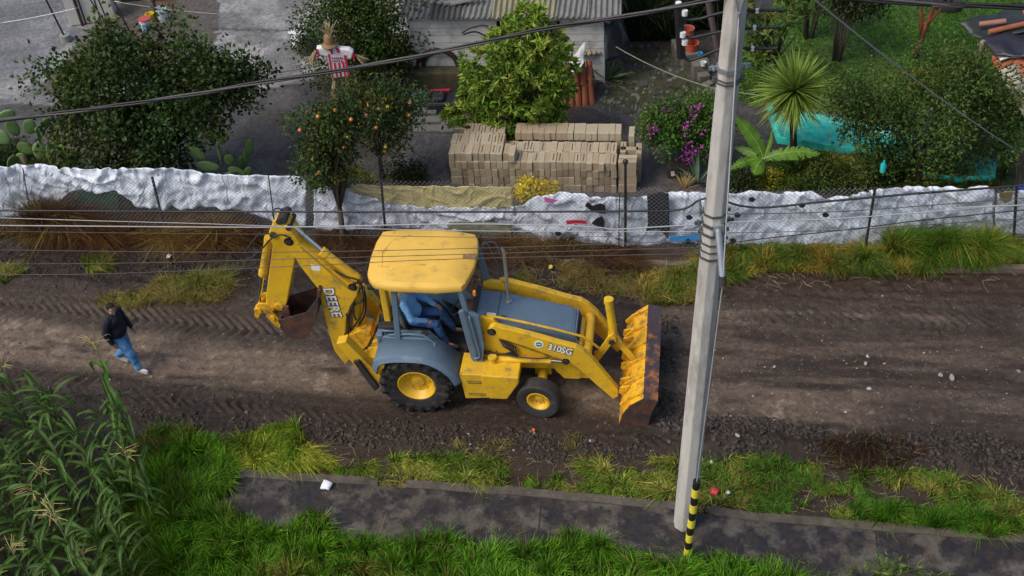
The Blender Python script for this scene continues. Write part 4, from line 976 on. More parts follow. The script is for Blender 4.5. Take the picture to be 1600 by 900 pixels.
for p_ in((1183,17),(1179,43),(1176,76)):
    o=MB(); c=CP(*p_,.22); o.cyl((0,0,-.025),(0,0,.025),.022,n=10); props(o.build('insulator',WHT,smooth=True,auto=True,loc=c),'small white insulator on a looped cable right of the pole top','insulator','white insulators beside the pole top')
# ================================================================ vegetation builders
rng=np.random.default_rng(7)
def nrmv(a): return a/(np.linalg.norm(a,axis=1,keepdims=True)+1e-9)
def leaf_mesh(name,c,d,L,W,col,mat_,parent,loc,fold=.25,droop=.25):
    n=len(c); d=nrmv(d); r=nrmv(rng.normal(size=(n,3))); s=nrmv(np.cross(d,r)); u=np.cross(s,d)
    L=L[:,None];W=W[:,None]; mid=c+d*L*.5-u*L*droop*.1
    V=np.stack([c,mid+s*W*.5+u*W*fold,c+d*L-u*L*droop,mid-s*W*.5+u*W*fold],1).reshape(-1,3)
    i=np.arange(n)*4; F1=np.stack([i,i+1,i+2],1); F2=np.stack([i,i+2,i+3],1)
    C_=np.repeat(col,4,0); return mesh_np(name,V-np.array(loc),np.concatenate([F1,F2]),mat_,parent,cols=C_)
def ellpts(n,c,r,shell=.35):
    p=nrmv(rng.normal(size=(n,3))); q=rng.random(n)**shell; return np.array(c)+p*q[:,None]*np.array(r)
def colvar(n,base,v=.25,hue=.12,alt=None,altf=0):
    b=np.tile(np.array(base,float),(n,1)); 
    if alt is not None:
        m_=rng.random(n)<altf; b[m_]=np.array(alt)
    return np.clip(b*(1+v*rng.normal(size=(n,1)))*(1+hue*rng.normal(size=(n,3))),.004,.9)
def crown(name,ells,nc,nl,cr,L,W,base,parent,loc,alt=None,altf=.1,shell=.4,down=.3,rag=.5,fold=.25,hole=.42):
    """ells: list of (center, radii, weight)"""
    P_=[]; wt=np.array([e[2] for e in ells],float); wt/=wt.sum()
    for (c,r,_),w_ in zip(ells,wt): P_.append(ellpts(int(nc*w_)+1,c,r,shell))
    P_=np.concatenate(P_); keep=vnoise(P_[:,0]*1.6+P_[:,2]*.7,P_[:,1]*1.6-P_[:,2]*1.3,len(P_))>hole-.12; P_=P_[keep]; P_+=rng.normal(size=P_.shape)*rag*cr
    k=max(2,int(nl/len(P_))); C_=np.repeat(P_,k,0); off=rng.normal(size=C_.shape); C_=C_+off*cr*.5
    d=nrmv(off)*.8+rng.normal(size=C_.shape)*.6+np.array([0,0,-down+.2]); n=len(C_)
    cb=colvar(len(P_),base,.28,.08,alt,altf); col=np.repeat(cb,k,0)*(1+.15*rng.normal(size=(n,1))); col=np.clip(col,.004,.9)
    return leaf_mesh(name,C_,d,L*rng.uniform(.7,1.25,n),W*rng.uniform(.7,1.2,n),col,LEAF,parent,loc,fold),P_
def limbs(base,targets,r0,parent,mt=BARK,name='trunk',fork=.35,n=10,loc=None):
    q=MB(); base=Vector(base); loc=Vector(loc if loc is not None else base)
    cen=sum((Vector(t) for t in targets),Vector())/len(targets); fk=base.lerp(cen,fork)+Vector((rng.normal()*.05,rng.normal()*.05,0))
    q.tube([base-loc,base.lerp(fk,.5)+Vector((rng.normal()*.03,rng.normal()*.03,0))-loc,fk-loc],[r0,r0*.85,r0*.72],n=8)
    idx=rng.choice(len(targets),min(n,len(targets)),replace=False)
    for i in idx:
        t=Vector(targets[i]); m1=fk.lerp(t,.5)+Vector(rng.normal(size=3)*.08)+Vector((0,0,.05))
        q.tube([fk-loc,m1-loc,t-loc],[r0*.5,r0*.3,r0*.1],n=6)
    return q.build(name,mt,parent,smooth=True)
def E_(px_,py_,y,rx,ry,rz,w_=1.): 
    p=VY(px_,py_,y); return (tuple(p),(rx,ry,rz),w_)
def tree(name,basepx,ells,nc,nl,cr,L,W,base,label,cat='tree',trunk=.07,group=None,**k):
    b=G(*basepx); t=root(name,tuple(b),label,cat,group); o,P_=crown('crown',ells,nc,nl,cr,L,W,base,t,tuple(b),**k)
    limbs(b,P_,trunk,t,n=k.get('nb',12) if False else 12); return t,P_
def blades(name,P_,h,w_,lean,cb,ct,mt=GRASS,parent=None,loc=(0,0,0),kind='stuff',curl=.5):
    n=len(P_); P_=np.asarray(P_)-np.array(loc); a=rng.random(n)*2*np.pi; s=np.stack([np.cos(a),np.sin(a),0*a],1)*(w_/2)[:,None]
    z=np.array([0,0,1.]); ln=np.concatenate([lean,np.zeros((n,1))],1)
    m_=P_+ln*.35*h[:,None]+z*h[:,None]*.6; t=P_+ln*h[:,None]+z*(h*(1-curl*np.clip((lean**2).sum(1),0,1)))[:,None]
    V=np.stack([P_-s,P_+s,m_-s*.8,m_+s*.8,t],1).reshape(-1,3); i=np.arange(n)*5
    F=[np.stack([i,i+1,i+3,i+2],1),np.stack([i+2,i+3,i+4],1)]
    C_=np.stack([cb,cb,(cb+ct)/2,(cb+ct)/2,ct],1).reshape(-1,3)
    o=mesh_np(name,V,F,mt,parent,cols=C_,loc=loc if parent is None else None)
    return props(o,kind=kind) if kind else o
def sample(poly,n,warp=10):
    """n random ground points inside a photo-plan polygon"""
    g=[G(*p) for p in poly]; x0,x1=min(p.x for p in g),max(p.x for p in g); y0,y1=min(p.y for p in g),max(p.y for p in g); out=np.zeros((0,2))
    pg=[(p.x,p.y) for p in g]
    while len(out)<n:
        q=rng.random((n*2,2))*[x1-x0,y1-y0]+[x0,y0]; wq=q+.012*warp*np.stack([fbm(q[:,0]*2.5,q[:,1]*2.5,3,5)-.5,fbm(q[:,0]*2.5,q[:,1]*2.5,3,6)-.5],1)*2
        out=np.concatenate([out,q[inpoly(wq[:,0],wq[:,1],pg)]])
    return out[:n]
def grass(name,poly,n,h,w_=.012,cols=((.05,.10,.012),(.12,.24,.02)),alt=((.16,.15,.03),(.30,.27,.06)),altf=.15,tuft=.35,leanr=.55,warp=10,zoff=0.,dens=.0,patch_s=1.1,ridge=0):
    q=sample(poly,n,warp)
    if dens: q=q[vnoise(q[:,0]*1.3,q[:,1]*1.3,88)*.6+.4*vnoise(q[:,0]*4,q[:,1]*4,89)>dens]
    n=len(q)
    # tufts: pull blades to tuft centres, fan outward
    ts=tuft; cx=np.floor(q[:,0]/ts); cy=np.floor(q[:,1]/ts)
    jx=(vnoise(cx*7.3+.5,cy*3.1+.5,3)); jy=(vnoise(cx*5.7+.5,cy*9.1+.5,4)); tc=np.stack([(cx+jx)*ts,(cy+jy)*ts],1)
    q=q+(tc-q)*.22; dv=q-tc; 
    th=.65+.7*vnoise(cx*3.3+.5,cy*4.7+.5,9)
    hh=h*th*rng.uniform(.55,1.15,n)*(.7+.6*fbm(q[:,0]*patch_s,q[:,1]*patch_s,2,13))
    wd=np.stack([fbm(q[:,0]*.9,q[:,1]*.9,2,15)-.5,fbm(q[:,0]*.9+5,q[:,1]*.9,2,16)-.5],1)*1.6
    lean=dv/ts*1.0*leanr*2+wd*1.3*leanr+rng.normal(size=(n,2))*.48*leanr+np.array([0,-.1])
    z=groundz(q[:,0],q[:,1])+zoff-.01
    pn=fbm(q[:,0]*patch_s*1.3,q[:,1]*patch_s*1.3,3,23)+.25*(vnoise(cx*2.1+.5,cy*2.9+.5,29)-.5)
    am=(pn+.12*rng.normal(size=n))>(1-altf)*.62+.12
    sh=(.7+.6*vnoise(cx*6.1+.5,cy*1.9+.5,31))[:,None]*np.clip(1+.38*rng.normal(size=(n,1)),.25,2.4); am=am|(rng.random(n)<.06)
    cb=np.where(am[:,None],np.array(alt[0]),np.array(cols[0]))*sh; ct=np.where(am[:,None],np.array(alt[1]),np.array(cols[1]))*sh
    return blades(name,np.concatenate([q,z[:,None]],1),hh,w_*1.25*rng.uniform(.6,1.5,n),lean,np.clip(cb,.003,1),np.clip(ct,.003,1))
# ---------------------------------------------------------------- grass & weeds
fg=[(188,720),(230,685),(300,680),(345,700),(372,735),(350,800),(400,818),(440,832),(490,808),(545,842),(640,850),(700,846),(765,868),(820,862),(900,840),(960,848),(1000,868),(1060,885),(1140,872),(1220,896),(1300,925),(1300,1000),(150,1000),(150,800)]
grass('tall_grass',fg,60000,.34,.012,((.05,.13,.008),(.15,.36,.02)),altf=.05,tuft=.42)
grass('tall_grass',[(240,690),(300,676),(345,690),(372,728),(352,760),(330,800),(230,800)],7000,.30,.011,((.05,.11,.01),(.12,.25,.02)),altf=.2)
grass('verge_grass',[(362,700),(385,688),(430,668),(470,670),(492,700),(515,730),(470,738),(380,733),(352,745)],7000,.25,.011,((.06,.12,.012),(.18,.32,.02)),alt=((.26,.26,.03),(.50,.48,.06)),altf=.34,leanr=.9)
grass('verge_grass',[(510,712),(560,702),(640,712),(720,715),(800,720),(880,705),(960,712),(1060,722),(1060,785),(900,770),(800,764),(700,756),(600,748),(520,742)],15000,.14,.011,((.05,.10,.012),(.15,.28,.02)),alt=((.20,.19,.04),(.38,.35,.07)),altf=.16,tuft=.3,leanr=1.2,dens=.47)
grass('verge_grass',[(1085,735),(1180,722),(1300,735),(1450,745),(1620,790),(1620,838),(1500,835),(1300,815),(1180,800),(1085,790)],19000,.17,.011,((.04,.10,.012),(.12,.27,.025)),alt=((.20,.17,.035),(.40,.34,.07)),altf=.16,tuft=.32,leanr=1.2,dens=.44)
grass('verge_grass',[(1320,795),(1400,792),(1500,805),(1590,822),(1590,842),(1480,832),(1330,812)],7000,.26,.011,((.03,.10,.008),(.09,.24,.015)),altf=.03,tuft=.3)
grass('verge_weeds',[(840,680),(910,690),(930,730),(850,740),(750,720),(700,700),(760,690)],2200,.13,.008,((.10,.08,.03),(.22,.18,.07)),altf=.4,leanr=1.3,dens=.4)
grass('fence_weeds',[(1085,440),(1100,400),(1160,395),(1300,398),(1345,398),(1400,394),(1470,392),(1560,390),(1600,392),(1600,418),(1500,425),(1400,432),(1330,428),(1200,428),(1120,448)],26000,.34,.011,((.05,.09,.014),(.13,.24,.03)),alt=((.26,.14,.025),(.38,.28,.05)),altf=.24,tuft=.33,leanr=.8)
grass('fence_weeds',[(1385,396),(1560,392),(1560,408),(1385,412)],12000,.56,.011,((.04,.09,.012),(.10,.22,.02)),alt=((.25,.15,.025),(.32,.30,.05)),altf=.12,tuft=.4,leanr=.7)
grass('fence_weeds',[(1000,438),(1090,422),(1100,450),(1085,478),(1015,476),(1000,455)],3600,.24,.010,((.07,.10,.012),(.16,.22,.03)),alt=((.22,.15,.03),(.34,.26,.06)),altf=.4,leanr=1.1)
grass('dry_roots',[(60,362),(250,370),(415,372),(415,396),(250,388),(60,374)],19000,.55,.008,((.055,.022,.010),(.13,.055,.022)),alt=((.16,.09,.02),(.28,.20,.05)),altf=.22,tuft=.3,leanr=1.2)
grass('dry_roots',[(60,362),(120,364),(125,376),(60,372)],4500,.95,.008,((.055,.022,.010),(.12,.05,.022)),altf=.12,leanr=.9)
grass('dry_roots',[(-60,360),(60,362),(60,374),(-60,370)],4000,.25,.008,((.05,.025,.010),(.12,.055,.022)),altf=.2,leanr=1.2)
grass('dry_roots',[(500,374),(620,378),(800,386),(1000,394),(1005,418),(850,412),(640,404),(500,398)],16000,.30,.008,((.045,.022,.012),(.11,.052,.025)),alt=((.10,.06,.02),(.18,.12,.04)),altf=.15,leanr=1.3)
grass('cut_hay',[(800,432),(900,420),(1000,428),(1010,470),(950,462),(870,455),(810,452)],4500,.16,.008,((.12,.08,.03),(.26,.19,.06)),alt=((.07,.11,.02),(.14,.2,.03)),altf=.18,leanr=1.7,dens=.46)
grass('cut_hay',[(225,455),(270,440),(340,438),(370,455),(340,474),(260,476)],4200,.24,.009,((.10,.12,.02),(.22,.24,.04)),alt=((.16,.11,.03),(.3,.24,.07)),altf=.45,leanr=1.5)
grass('cut_hay',[(150,462),(230,455),(240,478),(160,478)],900,.16,.008,((.12,.08,.02),(.22,.15,.04)),altf=.3,leanr=1.6)
grass('grass_tuft',[(128,408),(165,405),(180,425),(140,432)],900,.26,.010,((.06,.09,.012),(.14,.18,.03)),altf=.4,leanr=1.)
grass('grass_tuft',[(0,420),(25,415),(40,430),(5,445)],600,.2,.010,((.06,.09,.012),(.14,.18,.03)),altf=.4,leanr=1.)
grass('dry_roots',[(1270,700),(1330,696),(1380,688),(1440,712),(1400,735),(1350,748),(1310,725)],4200,.14,.007,((.04,.02,.012),(.09,.045,.025)),alt=((.14,.12,.03),(.3,.26,.08)),altf=.1,leanr=1.5)
grass('lawn_grass',[(1150,160),(1170,40),(1300,-40),(1660,-40),(1660,80),(1640,150),(1300,178),(1200,168)],42000,.075,.013,((.08,.20,.010),(.13,.34,.018)),alt=((.07,.10,.02),(.11,.15,.03)),altf=.2,tuft=.2)
grass('yard_weeds',[(940,175),(960,90),(1040,60),(1110,150),(1080,190),(1000,185)],2600,.06,.012,((.035,.07,.012),(.07,.12,.02)),altf=.2,dens=.45)
grass('yard_weeds',[(1180,300),(1250,245),(1330,248),(1420,262),(1560,280),(1560,300)],12000,.22,.014,((.04,.08,.012),(.09,.15,.02)),altf=.25,tuft=.3)
grass('yard_weeds',[(440,290),(510,288),(560,262),(590,290),(545,298),(480,300)],2600,.2,.012,((.03,.07,.012),(.07,.13,.02)),altf=.2)
grass('yard_weeds',[(-40,240),(30,225),(110,262),(100,272),(-40,268)],2500,.2,.014,((.03,.06,.012),(.06,.10,.02)),altf=.2)
grass('yard_weeds',[(600,278),(650,272),(655,290),(600,292)],900,.14,.012,((.04,.07,.012),(.08,.12,.02)),altf=.3)

# sparse growth creeping over the pavement edge and bare verge
grass('pavement_weeds',[(372,742),(560,752),(800,772),(1054,794),(1184,811),(1534,838),(1534,846),(1184,819),(1054,801),(800,779),(560,760),(372,750)],4500,.10,.010,((.06,.10,.012),(.15,.24,.03)),alt=((.16,.12,.04),(.3,.25,.09)),altf=.45,leanr=1.6,dens=.50)
grass('pavement_weeds',[(545,835),(700,838),(900,830),(1100,862),(1250,880),(1600,900),(1600,912),(1250,905),(1050,885),(900,850),(700,856),(545,850)],4200,.13,.011,((.05,.10,.012),(.13,.27,.03)),altf=.3,leanr=1.4,dens=.42)
grass('dry_roots',[(500,722),(700,728),(900,712),(1060,735),(1060,780),(800,762),(540,740)],5200,.10,.008,((.06,.032,.018),(.14,.085,.045)),alt=((.2,.16,.06),(.36,.3,.12)),altf=.2,leanr=1.7,dens=.45)
grass('dry_roots',[(1085,740),(1300,745),(1620,800),(1620,830),(1300,805),(1085,785)],6500,.11,.008,((.06,.032,.018),(.14,.085,.045)),alt=((.2,.16,.06),(.36,.3,.12)),altf=.2,leanr=1.7,dens=.45)
# ================================================================ trees, shrubs, cactus, maize
DG=(.045,.080,.018); 
y1=23.2
tree('round_tree',(262,296),[E_(235,150,y1,1.85,1.3,1.4),E_(160,195,y1,1.1,.9,.95,.5),E_(318,135,y1+.3,.95,.8,.85,.5),E_(205,240,y1-.3,1.2,.8,.6,.4),E_(195,88,y1,.8,.7,.45,.2),E_(100,130,y1,.5,.4,.3,.06)],330,17000,.36,.12,.085,DG,'wide round dark green tree behind the fence at the upper left, under the thick cable',alt=(.10,.11,.02),altf=.10,trunk=.11)
y2=G(560,135).y
tree('dense_tree',(570,135),[E_(555,50,y2,1.7,1.2,1.5),E_(520,25,y2,1.0,1.0,1.1,.5),E_(600,20,y2,.9,1.0,1.2,.5),E_(560,-40,y2,1.6,1.2,1.2,.7),E_(580,95,y2,.9,.8,.6,.3)],300,15000,.34,.09,.06,(.045,.085,.014),'tall dense dark green tree right behind the scarecrow',alt=(.09,.10,.02),altf=.2,trunk=.1)
# fruit trees
def fruits(t,bpx,E,n,seed,cols,r_=.045):
    r=np.random.default_rng(seed); b=G(*bpx)
    for k in range(n):
        c,rad,_=E[k%len(E)]; d=r.normal(size=3); d/=np.linalg.norm(d); d[1]=-abs(d[1]); d[2]=d[2]*.8
        p=Vector(c)+Vector(d*np.array(rad)*r.uniform(.9,1.12)); q=MB(); q.ell((0,0,0),(r_,r_,r_*.92),10)
        q.cyl((0,0,r_*.8),(0,0,r_*1.35),.006,n=5); o=q.build('fruit',cols[int(r.integers(len(cols)))],t,smooth=True,loc=p-b)
FR=[mat('fruit_yellow',(.62,.36,.03),.45,.15,8),mat('fruit_orange',(.6,.22,.05),.45,.15,8),mat('fruit_pink',(.55,.16,.10),.45,.15,8),mat('fruit_yellow_green',(.5,.42,.04),.45,.15,8)]
yA=G(540,384).y+.5; bA=(540,381)
EA=[E_(515,205,yA,.62,.5,.6),E_(505,245,yA,.5,.45,.5,.7),E_(545,180,yA,.35,.35,.35,.3),E_(520,285,yA,.3,.25,.2,.12)]
t,P_=tree('fruit_tree',bA,EA,110,5200,.24,.10,.05,(.050,.085,.018),'small fruit tree with yellow fruit growing right at the fence, left one of two',alt=(.12,.12,.02),altf=.08,trunk=.075)
fruits(t,bA,EA[:3],18,3,FR)
yB=G(602,288).y; bB=(600,284)
EB=[E_(590,170,yB,.78,.6,.45),E_(625,165,yB,.55,.5,.5,.6),E_(560,150,yB,.5,.5,.35,.5),E_(600,215,yB,.4,.35,.4,.35)]
t,P_=tree('fruit_tree',bB,EB,110,5200,.24,.10,.045,(.055,.090,.026),'small fruit tree with pink fruit on a thin straight trunk, right one of two',alt=(.12,.12,.02),altf=.08,trunk=.05)
fruits(t,bB,EB,22,5,FR)
# broad leaf tree with whorls of long leaves
def whorl_tree(name,basepx,ells,nw,label,base,alt,L=.2,trunk=.09,per=13,altf=.3):
    b=G(*basepx); t=root(name,tuple(b),label,'tree'); wt=np.array([e[2] for e in ells],float); wt/=wt.sum()
    P_=np.concatenate([ellpts(int(nw*w_)+1,c,r,.22) for (c,r,_),w_ in zip(ells,wt)]); cen=np.concatenate([np.tile(np.array(c)-[0,0,.3],(int(nw*w_)+1,1)) for (c,r,_),w_ in zip(ells,wt)])
    ax=nrmv(nrmv(P_-cen)+np.array([0,-.1,.55])); n=len(P_)*per; A_=np.repeat(ax,per,0); C_=np.repeat(P_,per,0)
    rr=nrmv(np.cross(A_,rng.normal(size=(n,3)))); el=rng.uniform(-.25,.9,n)[:,None]; d=rr*np.cos(el)+A_*np.sin(el)*.8
    c=C_+A_*rng.uniform(-.06,.04,(n,1))
    cb=np.repeat(colvar(len(P_),base,.15,.05,alt,altf),per,0)*(1+.2*rng.normal(size=(n,1)))
    leaf_mesh('crown',c,d,L*rng.uniform(.7,1.15,n),L*.30*rng.uniform(.8,1.2,n),np.clip(cb,.004,.9),LEAF,t,tuple(b),.22,.45)
    # inner darker fill leaves give the crown depth
    limbs(b,P_,trunk,t,n=26); return t
yL=G(815,232).y
whorl_tree('loquat_tree',(812,236),[E_(805,185,yL,.95,.75,.7),E_(835,130,yL,.95,.8,.8),E_(775,110,yL,.85,.7,.7,.8),E_(822,70,yL,.9,.7,.6,.8),E_(825,32,yL,.45,.4,.35,.25),E_(735,180,yL,.62,.45,.3,.3),E_(765,145,yL,.7,.6,.6,.6),E_(865,100,yL,.5,.5,.6,.35),E_(850,175,yL,.55,.5,.5,.4),E_(815,215,yL-.3,.45,.3,.22,.2)],1150,'bushy bright green tree with long drooping leaves standing behind the block pile',(.21,.33,.04),(.30,.38,.06),L=.18)
yT=G(1215,140).y
whorl_tree('loquat_tree',(1215,128),[E_(1195,50,yT,.5,.4,.5,.4),E_(1180,90,yT,.35,.3,.4,.3),E_(1240,20,yT,.5,.4,.4,.4),E_(1160,5,yT,.4,.4,.3,.3)],52,'thin sparse young tree with hanging light leaves right behind the concrete pole',(.10,.15,.03),(.16,.18,.04),L=.24,trunk=.04,per=9)
# flowering bougainvillea
yF=G(1075,262).y
EF=[E_(1070,200,yF,.82,.62,.55),E_(1050,185,yF,.55,.5,.4,.5),E_(1100,180,yF,.55,.5,.45,.5),E_(1085,225,yF,.5,.45,.3,.4)]
t,P_=tree('flowering_bush',(1078,268),EF,170,9500,.20,.075,.055,(.065,.15,.02),'round bush with magenta flowers left of the concrete pole',cat='bush',alt=(.10,.17,.03),altf=.25,trunk=.05)
r=np.random.default_rng(4)
for k in range(34):
    c,rad,_=EF[k%4]; d=r.normal(size=3); d/=np.linalg.norm(d); d[1]=-abs(d[1]); p=np.array(c)+d*np.array(rad)*r.uniform(1.0,1.15); n=int(r.integers(8,16)); pc=p+r.normal(size=(n,3))*.04
    leaf_mesh('flower_cluster',pc,r.normal(size=(n,3)),np.full(n,.062),np.full(n,.052),np.clip(np.tile([.55,.08,.48],(n,1))*(1+.3*r.normal(size=(n,1))),.01,.8),LEAF,t,tuple(t.location))
# big tree right
yR=G(1440,285).y
tree('spreading_tree',(1432,292),[E_(1450,170,yR,1.55,1.2,1.0),E_(1375,180,yR,.85,.9,.7,.5),E_(1530,175,yR,.95,.9,.9,.6),E_(1455,120,yR,1.1,.9,.5,.5),E_(1410,240,yR,.65,.6,.35,.25),E_(1490,240,yR,1.0,.7,.45,.45),E_(1350,140,yR,.45,.5,.3,.15),E_(1575,205,yR,.4,.5,.5,.2)],340,17000,.32,.095,.05,(.068,.115,.022),'wide dark green tree behind the fence right of the spiky palm-like plant',alt=(.11,.13,.025),altf=.12,trunk=.07)
tree('hedge_bush',(1290,285),[E_(1290,275,G(1290,292).y,.6,.4,.3),E_(1340,270,G(1340,290).y,.5,.4,.28,.7),E_(1270,255,G(1270,275).y,.3,.3,.2,.3)],80,4200,.18,.06,.035,(.05,.085,.016),'low green bush behind the fence right of the yellow croton',cat='bush',alt=(.10,.13,.02),altf=.3,trunk=.03)
# red barked sapling on the lawn, upper right
b=G(1430,92); t=root('red_bark_tree',tuple(b),'small tree with a red brown forked trunk standing on the lawn','tree')
q=MB(); q.tube([(0,0,0),(.06,0,.55)],[.09,.075]); q.build('trunk',mat('bark_dark_red',(.07,.03,.018),.9,.3,9),t,smooth=True)
q=MB(); q.tube([(.06,0,.55),(.12,0,.85),(.3,.1,1.5),(.5,.1,2.2)],[.07,.06,.045,.02]); q.tube([(.06,0,.55),(.0,.05,1.1),(-.1,.1,1.8)],[.055,.045,.02]); q.tube([(.12,0,.9),(.45,-.1,1.5),(.8,-.1,1.9)],[.04,.03,.02]); q.build('branch',mat('bark_red',(.22,.06,.03),.8,.4,9),t,smooth=True)
crown('crown',[((b.x+.25,b.y+.1,2.1),(.8,.6,.35),1)],30,1100,.25,.08,.04,(.04,.06,.018),t,tuple(b))
# multi stem shrubs behind the pole
def stems(name,bpx,n,h,spread,label,leafn,base,cat='shrub',lf=.09,cr=.9,w_=.02):
    b=G(*bpx); t=root(name,tuple(b),label,cat); r=np.random.default_rng(int(bpx[0])); tips=[]
    for k in range(n):
        a=r.uniform(0,6.28); tp=Vector((math.cos(a)*spread*r.uniform(.4,1),math.sin(a)*spread*.6*r.uniform(.4,1),h*r.uniform(.7,1.05))); tips.append(tp)
        q=MB(); q.tube([(math.cos(a)*.08,math.sin(a)*.08,0),tp*.5+Vector((0,0,.1)),tp],[w_*1.5,w_,w_*.5],n=6); q.build('stem',BARK,t,smooth=True)
    e=[((b.x+tp.x,b.y+tp.y,tp.z),(cr*.45,cr*.4,cr*.35),1) for tp in tips]
    crown('crown',e,n*12,leafn,.22,lf,lf*.5,base,t,tuple(b),hole=.2); return t
stems('tall_shrub',(1305,100),7,2.1,.6,'dark shrub with several thin grey stems left of the red barked tree',4800,(.038,.055,.02),cr=1.1)
stems('tall_shrub',(1262,62),6,2.0,.55,'dark tree of bare stems at the top edge right of the concrete pole',3800,(.035,.045,.018),cr=1.1,w_=.035)
# bamboo-like dark grass at the top behind the yard
for (px0,px1,pyb,h,nm) in((985,1052,68,1.7,'dark reed clump at the top edge left of the cable rack'),(1075,1135,50,1.8,'dark reed clump at the top edge between the red buckets and the concrete pole')):
    b=G((px0+px1)/2,pyb); t=root('reed_clump',tuple(b),nm,'reeds'); q=sample([(px0,pyb-16),(px1,pyb-16),(px1,pyb),(px0,pyb)],1300,0); n=len(q)
    blades('leaf_blades',np.concatenate([q,np.zeros((n,1))],1),h*rng.uniform(.5,1.1,n),np.full(n,.03),rng.normal(size=(n,2))*.35,np.tile([.02,.03,.012],(n,1)),np.clip(np.tile([.05,.07,.025],(n,1))*(1+.3*rng.normal(size=(n,1))),.004,1),parent=t,loc=tuple(b),kind=None)
# ---- sword leaf plants
def sword(parent,loc,center,n,L,w_,cb,ct,up=-.35,droop=.5,name='leaf_head',elmax=1.45,seed=0):
    r=np.random.default_rng(seed); V=[];F_=[];C_=[]
    for k in range(n):
        el=math.asin(r.uniform(math.sin(up),math.sin(elmax))); a=r.uniform(0,2*math.pi); l=L*r.uniform(.75,1.08); dd=Vector((math.cos(a)*math.cos(el),math.sin(a)*math.cos(el),math.sin(el)))
        s=dd.cross(Vector((0,0,1))); s=s.normalized() if s.length>.01 else Vector((1,0,0)); b=len(V); K=5; sh=r.uniform(.75,1.25); wd=w_*r.uniform(.8,1.2)
        for j in range(K+1):
            f=j/K; p=Vector(center)+dd*(.03+l*f)-Vector((0,0,1))*droop*l*f*f*(1-abs(dd.z))*.6; ww=wd*(.55+1.1*f if f<.4 else (1-f)/.6*.98+.02)
            V+=[p-s*ww/2,p+Vector((0,0,-ww*.25)),p+s*ww/2]; c=[cb[i]+(ct[i]-cb[i])*f for i in range(3)]; C_+=[[x*sh for x in c]]*3
        for j in range(K):
            o_=b+j*3; F_+=[(o_,o_+1,o_+4,o_+3),(o_+1,o_+2,o_+5,o_+4)]
    return mesh_np(name,np.array([tuple(v) for v in V])-0,np.array(F_),LEAF,parent,cols=np.array(C_))
b=G(1241,246); t=root('spiky_palm',tuple(b),'palm-like plant with a ball of long green sword leaves on a bare trunk','palm')
hz=VY(1240,160,b.y); hd_=Vector((hz.x-b.x,0,hz.z)); q=MB(); q.tube([(0,0,0),hd_*.5+Vector((-.02,0,0)),hd_],[.085,.075,.07],n=10); q.build('trunk',mat('bark_palm',(.05,.04,.032),.9,.4,20,bump=.8,bs=25),t,smooth=True)
sword(t,None,hd_+Vector((0,0,.30)),430,.98,.042,(.09,.16,.025),(.28,.38,.06),up=-.75,elmax=1.57,droop=.28,seed=2)
sword(t,None,hd_+Vector((0,0,.05)),90,.75,.04,(.10,.12,.03),(.24,.24,.07),up=-1.1,elmax=-.2,droop=.3,seed=9,name='lower_leaves')
def agave(px_,py_,n,L,w_,cb,ct,label,up=.05,droop=.3,nm='spiky_plant',seed=0):
    b=G(px_,py_); t=root(nm,tuple(b),label,'plant'); sword(t,None,(0,0,.05),n,L,w_,cb,ct,up=up,droop=droop,seed=seed); return t
agave(948,128,34,.75,.075,(.07,.10,.04),(.16,.21,.08),'spiky yucca plant beside the leaning roof tiles',seed=1)
agave(1090,290,11,.85,.085,(.10,.17,.11),(.17,.26,.17),'pale blue-green agave with arching leaves behind the fence left of the pole',up=.5,droop=1.2,seed=5)
agave(1068,298,70,.42,.014,(.35,.24,.10),(.5,.38,.18),'clump of dry straw coloured grass behind the fence left of the agave',up=.3,droop=.2,nm='straw_clump',seed=6)
agave(1462,100,40,.5,.03,(.05,.10,.02),(.09,.17,.03),'grassy green tuft on the lawn right of the red barked tree',up=.4,droop=.3,nm='grass_plant',seed=7)
agave(1567,278,46,.6,.035,(.04,.08,.02),(.08,.14,.03),'dark green grassy plant behind the fence at the far right',up=.2,droop=.3,nm='grass_plant',seed=8)
# ---- banana
b=G(1192,282); t=root('banana_plant',tuple(b),'young banana plant with big torn bright green leaves right of the pole','banana plant')
def bleaf(p0,p1,p2,w_,cols,tear=.5,seed=0):
    r=np.random.default_rng(seed); p0,p1,p2=map(Vector,(p0,p1,p2)); K=34; V=[];F_=[];C_=[]; prev=None; q=MB()
    mid=[((1-f)**2)*p0+2*f*(1-f)*p1+f*f*p2 for f in [i/K for i in range(K+1)]]
    for s_ in(-1,1):
        for i in range(K):
            a,c=mid[i],mid[i+1]; d=(c-a).normalized(); sd_=d.cross(Vector((0,-.75,.66))).normalized()*s_; f=(i+.5)/K
            W_=w_*(math.sin(math.pi*min(1,f*.93+.07))**.6); tr_=r.uniform(.9,1.03) if r.random()>tear*.22 else r.uniform(.65,.85)
            gap=.93 if r.random()<tear*.4 else 1.0; dz=-.16*W_+(.02*r.normal()*tear)
            o0=len(V); V+=[a,a.lerp(c,1.0),a.lerp(c,gap)+sd_*W_*tr_+Vector((0,0,dz))+d*W_*.25,a+sd_*W_*tr_+Vector((0,0,dz))+d*W_*.25]; F_.append((o0,o0+1,o0+2,o0+3))
            cc=cols*(1+.1*r.normal()); C_+=[cc*1.25,cc*1.25,cc,cc]
    o=mesh_np('leaf',np.array([tuple(v) for v in V]),np.array(F_),LEAF,t,cols=np.array(C_)); 
    q.tube([p0+(p0-mid[1])*2]+mid,[.018]+[.014*(1-.8*i/K) for i in range(K+1)],n=5); q.build('midrib',mat('midrib',(.25,.34,.10),.5,.1) if 'midrib' not in bpy.data.materials else bpy.data.materials['midrib'],o,smooth=True)
def bl(px_,py_,dy=0.): p=VY(px_,py_,b.y+dy); return Vector((p.x-b.x,dy,p.z))
ban=np.array([.13,.27,.03])
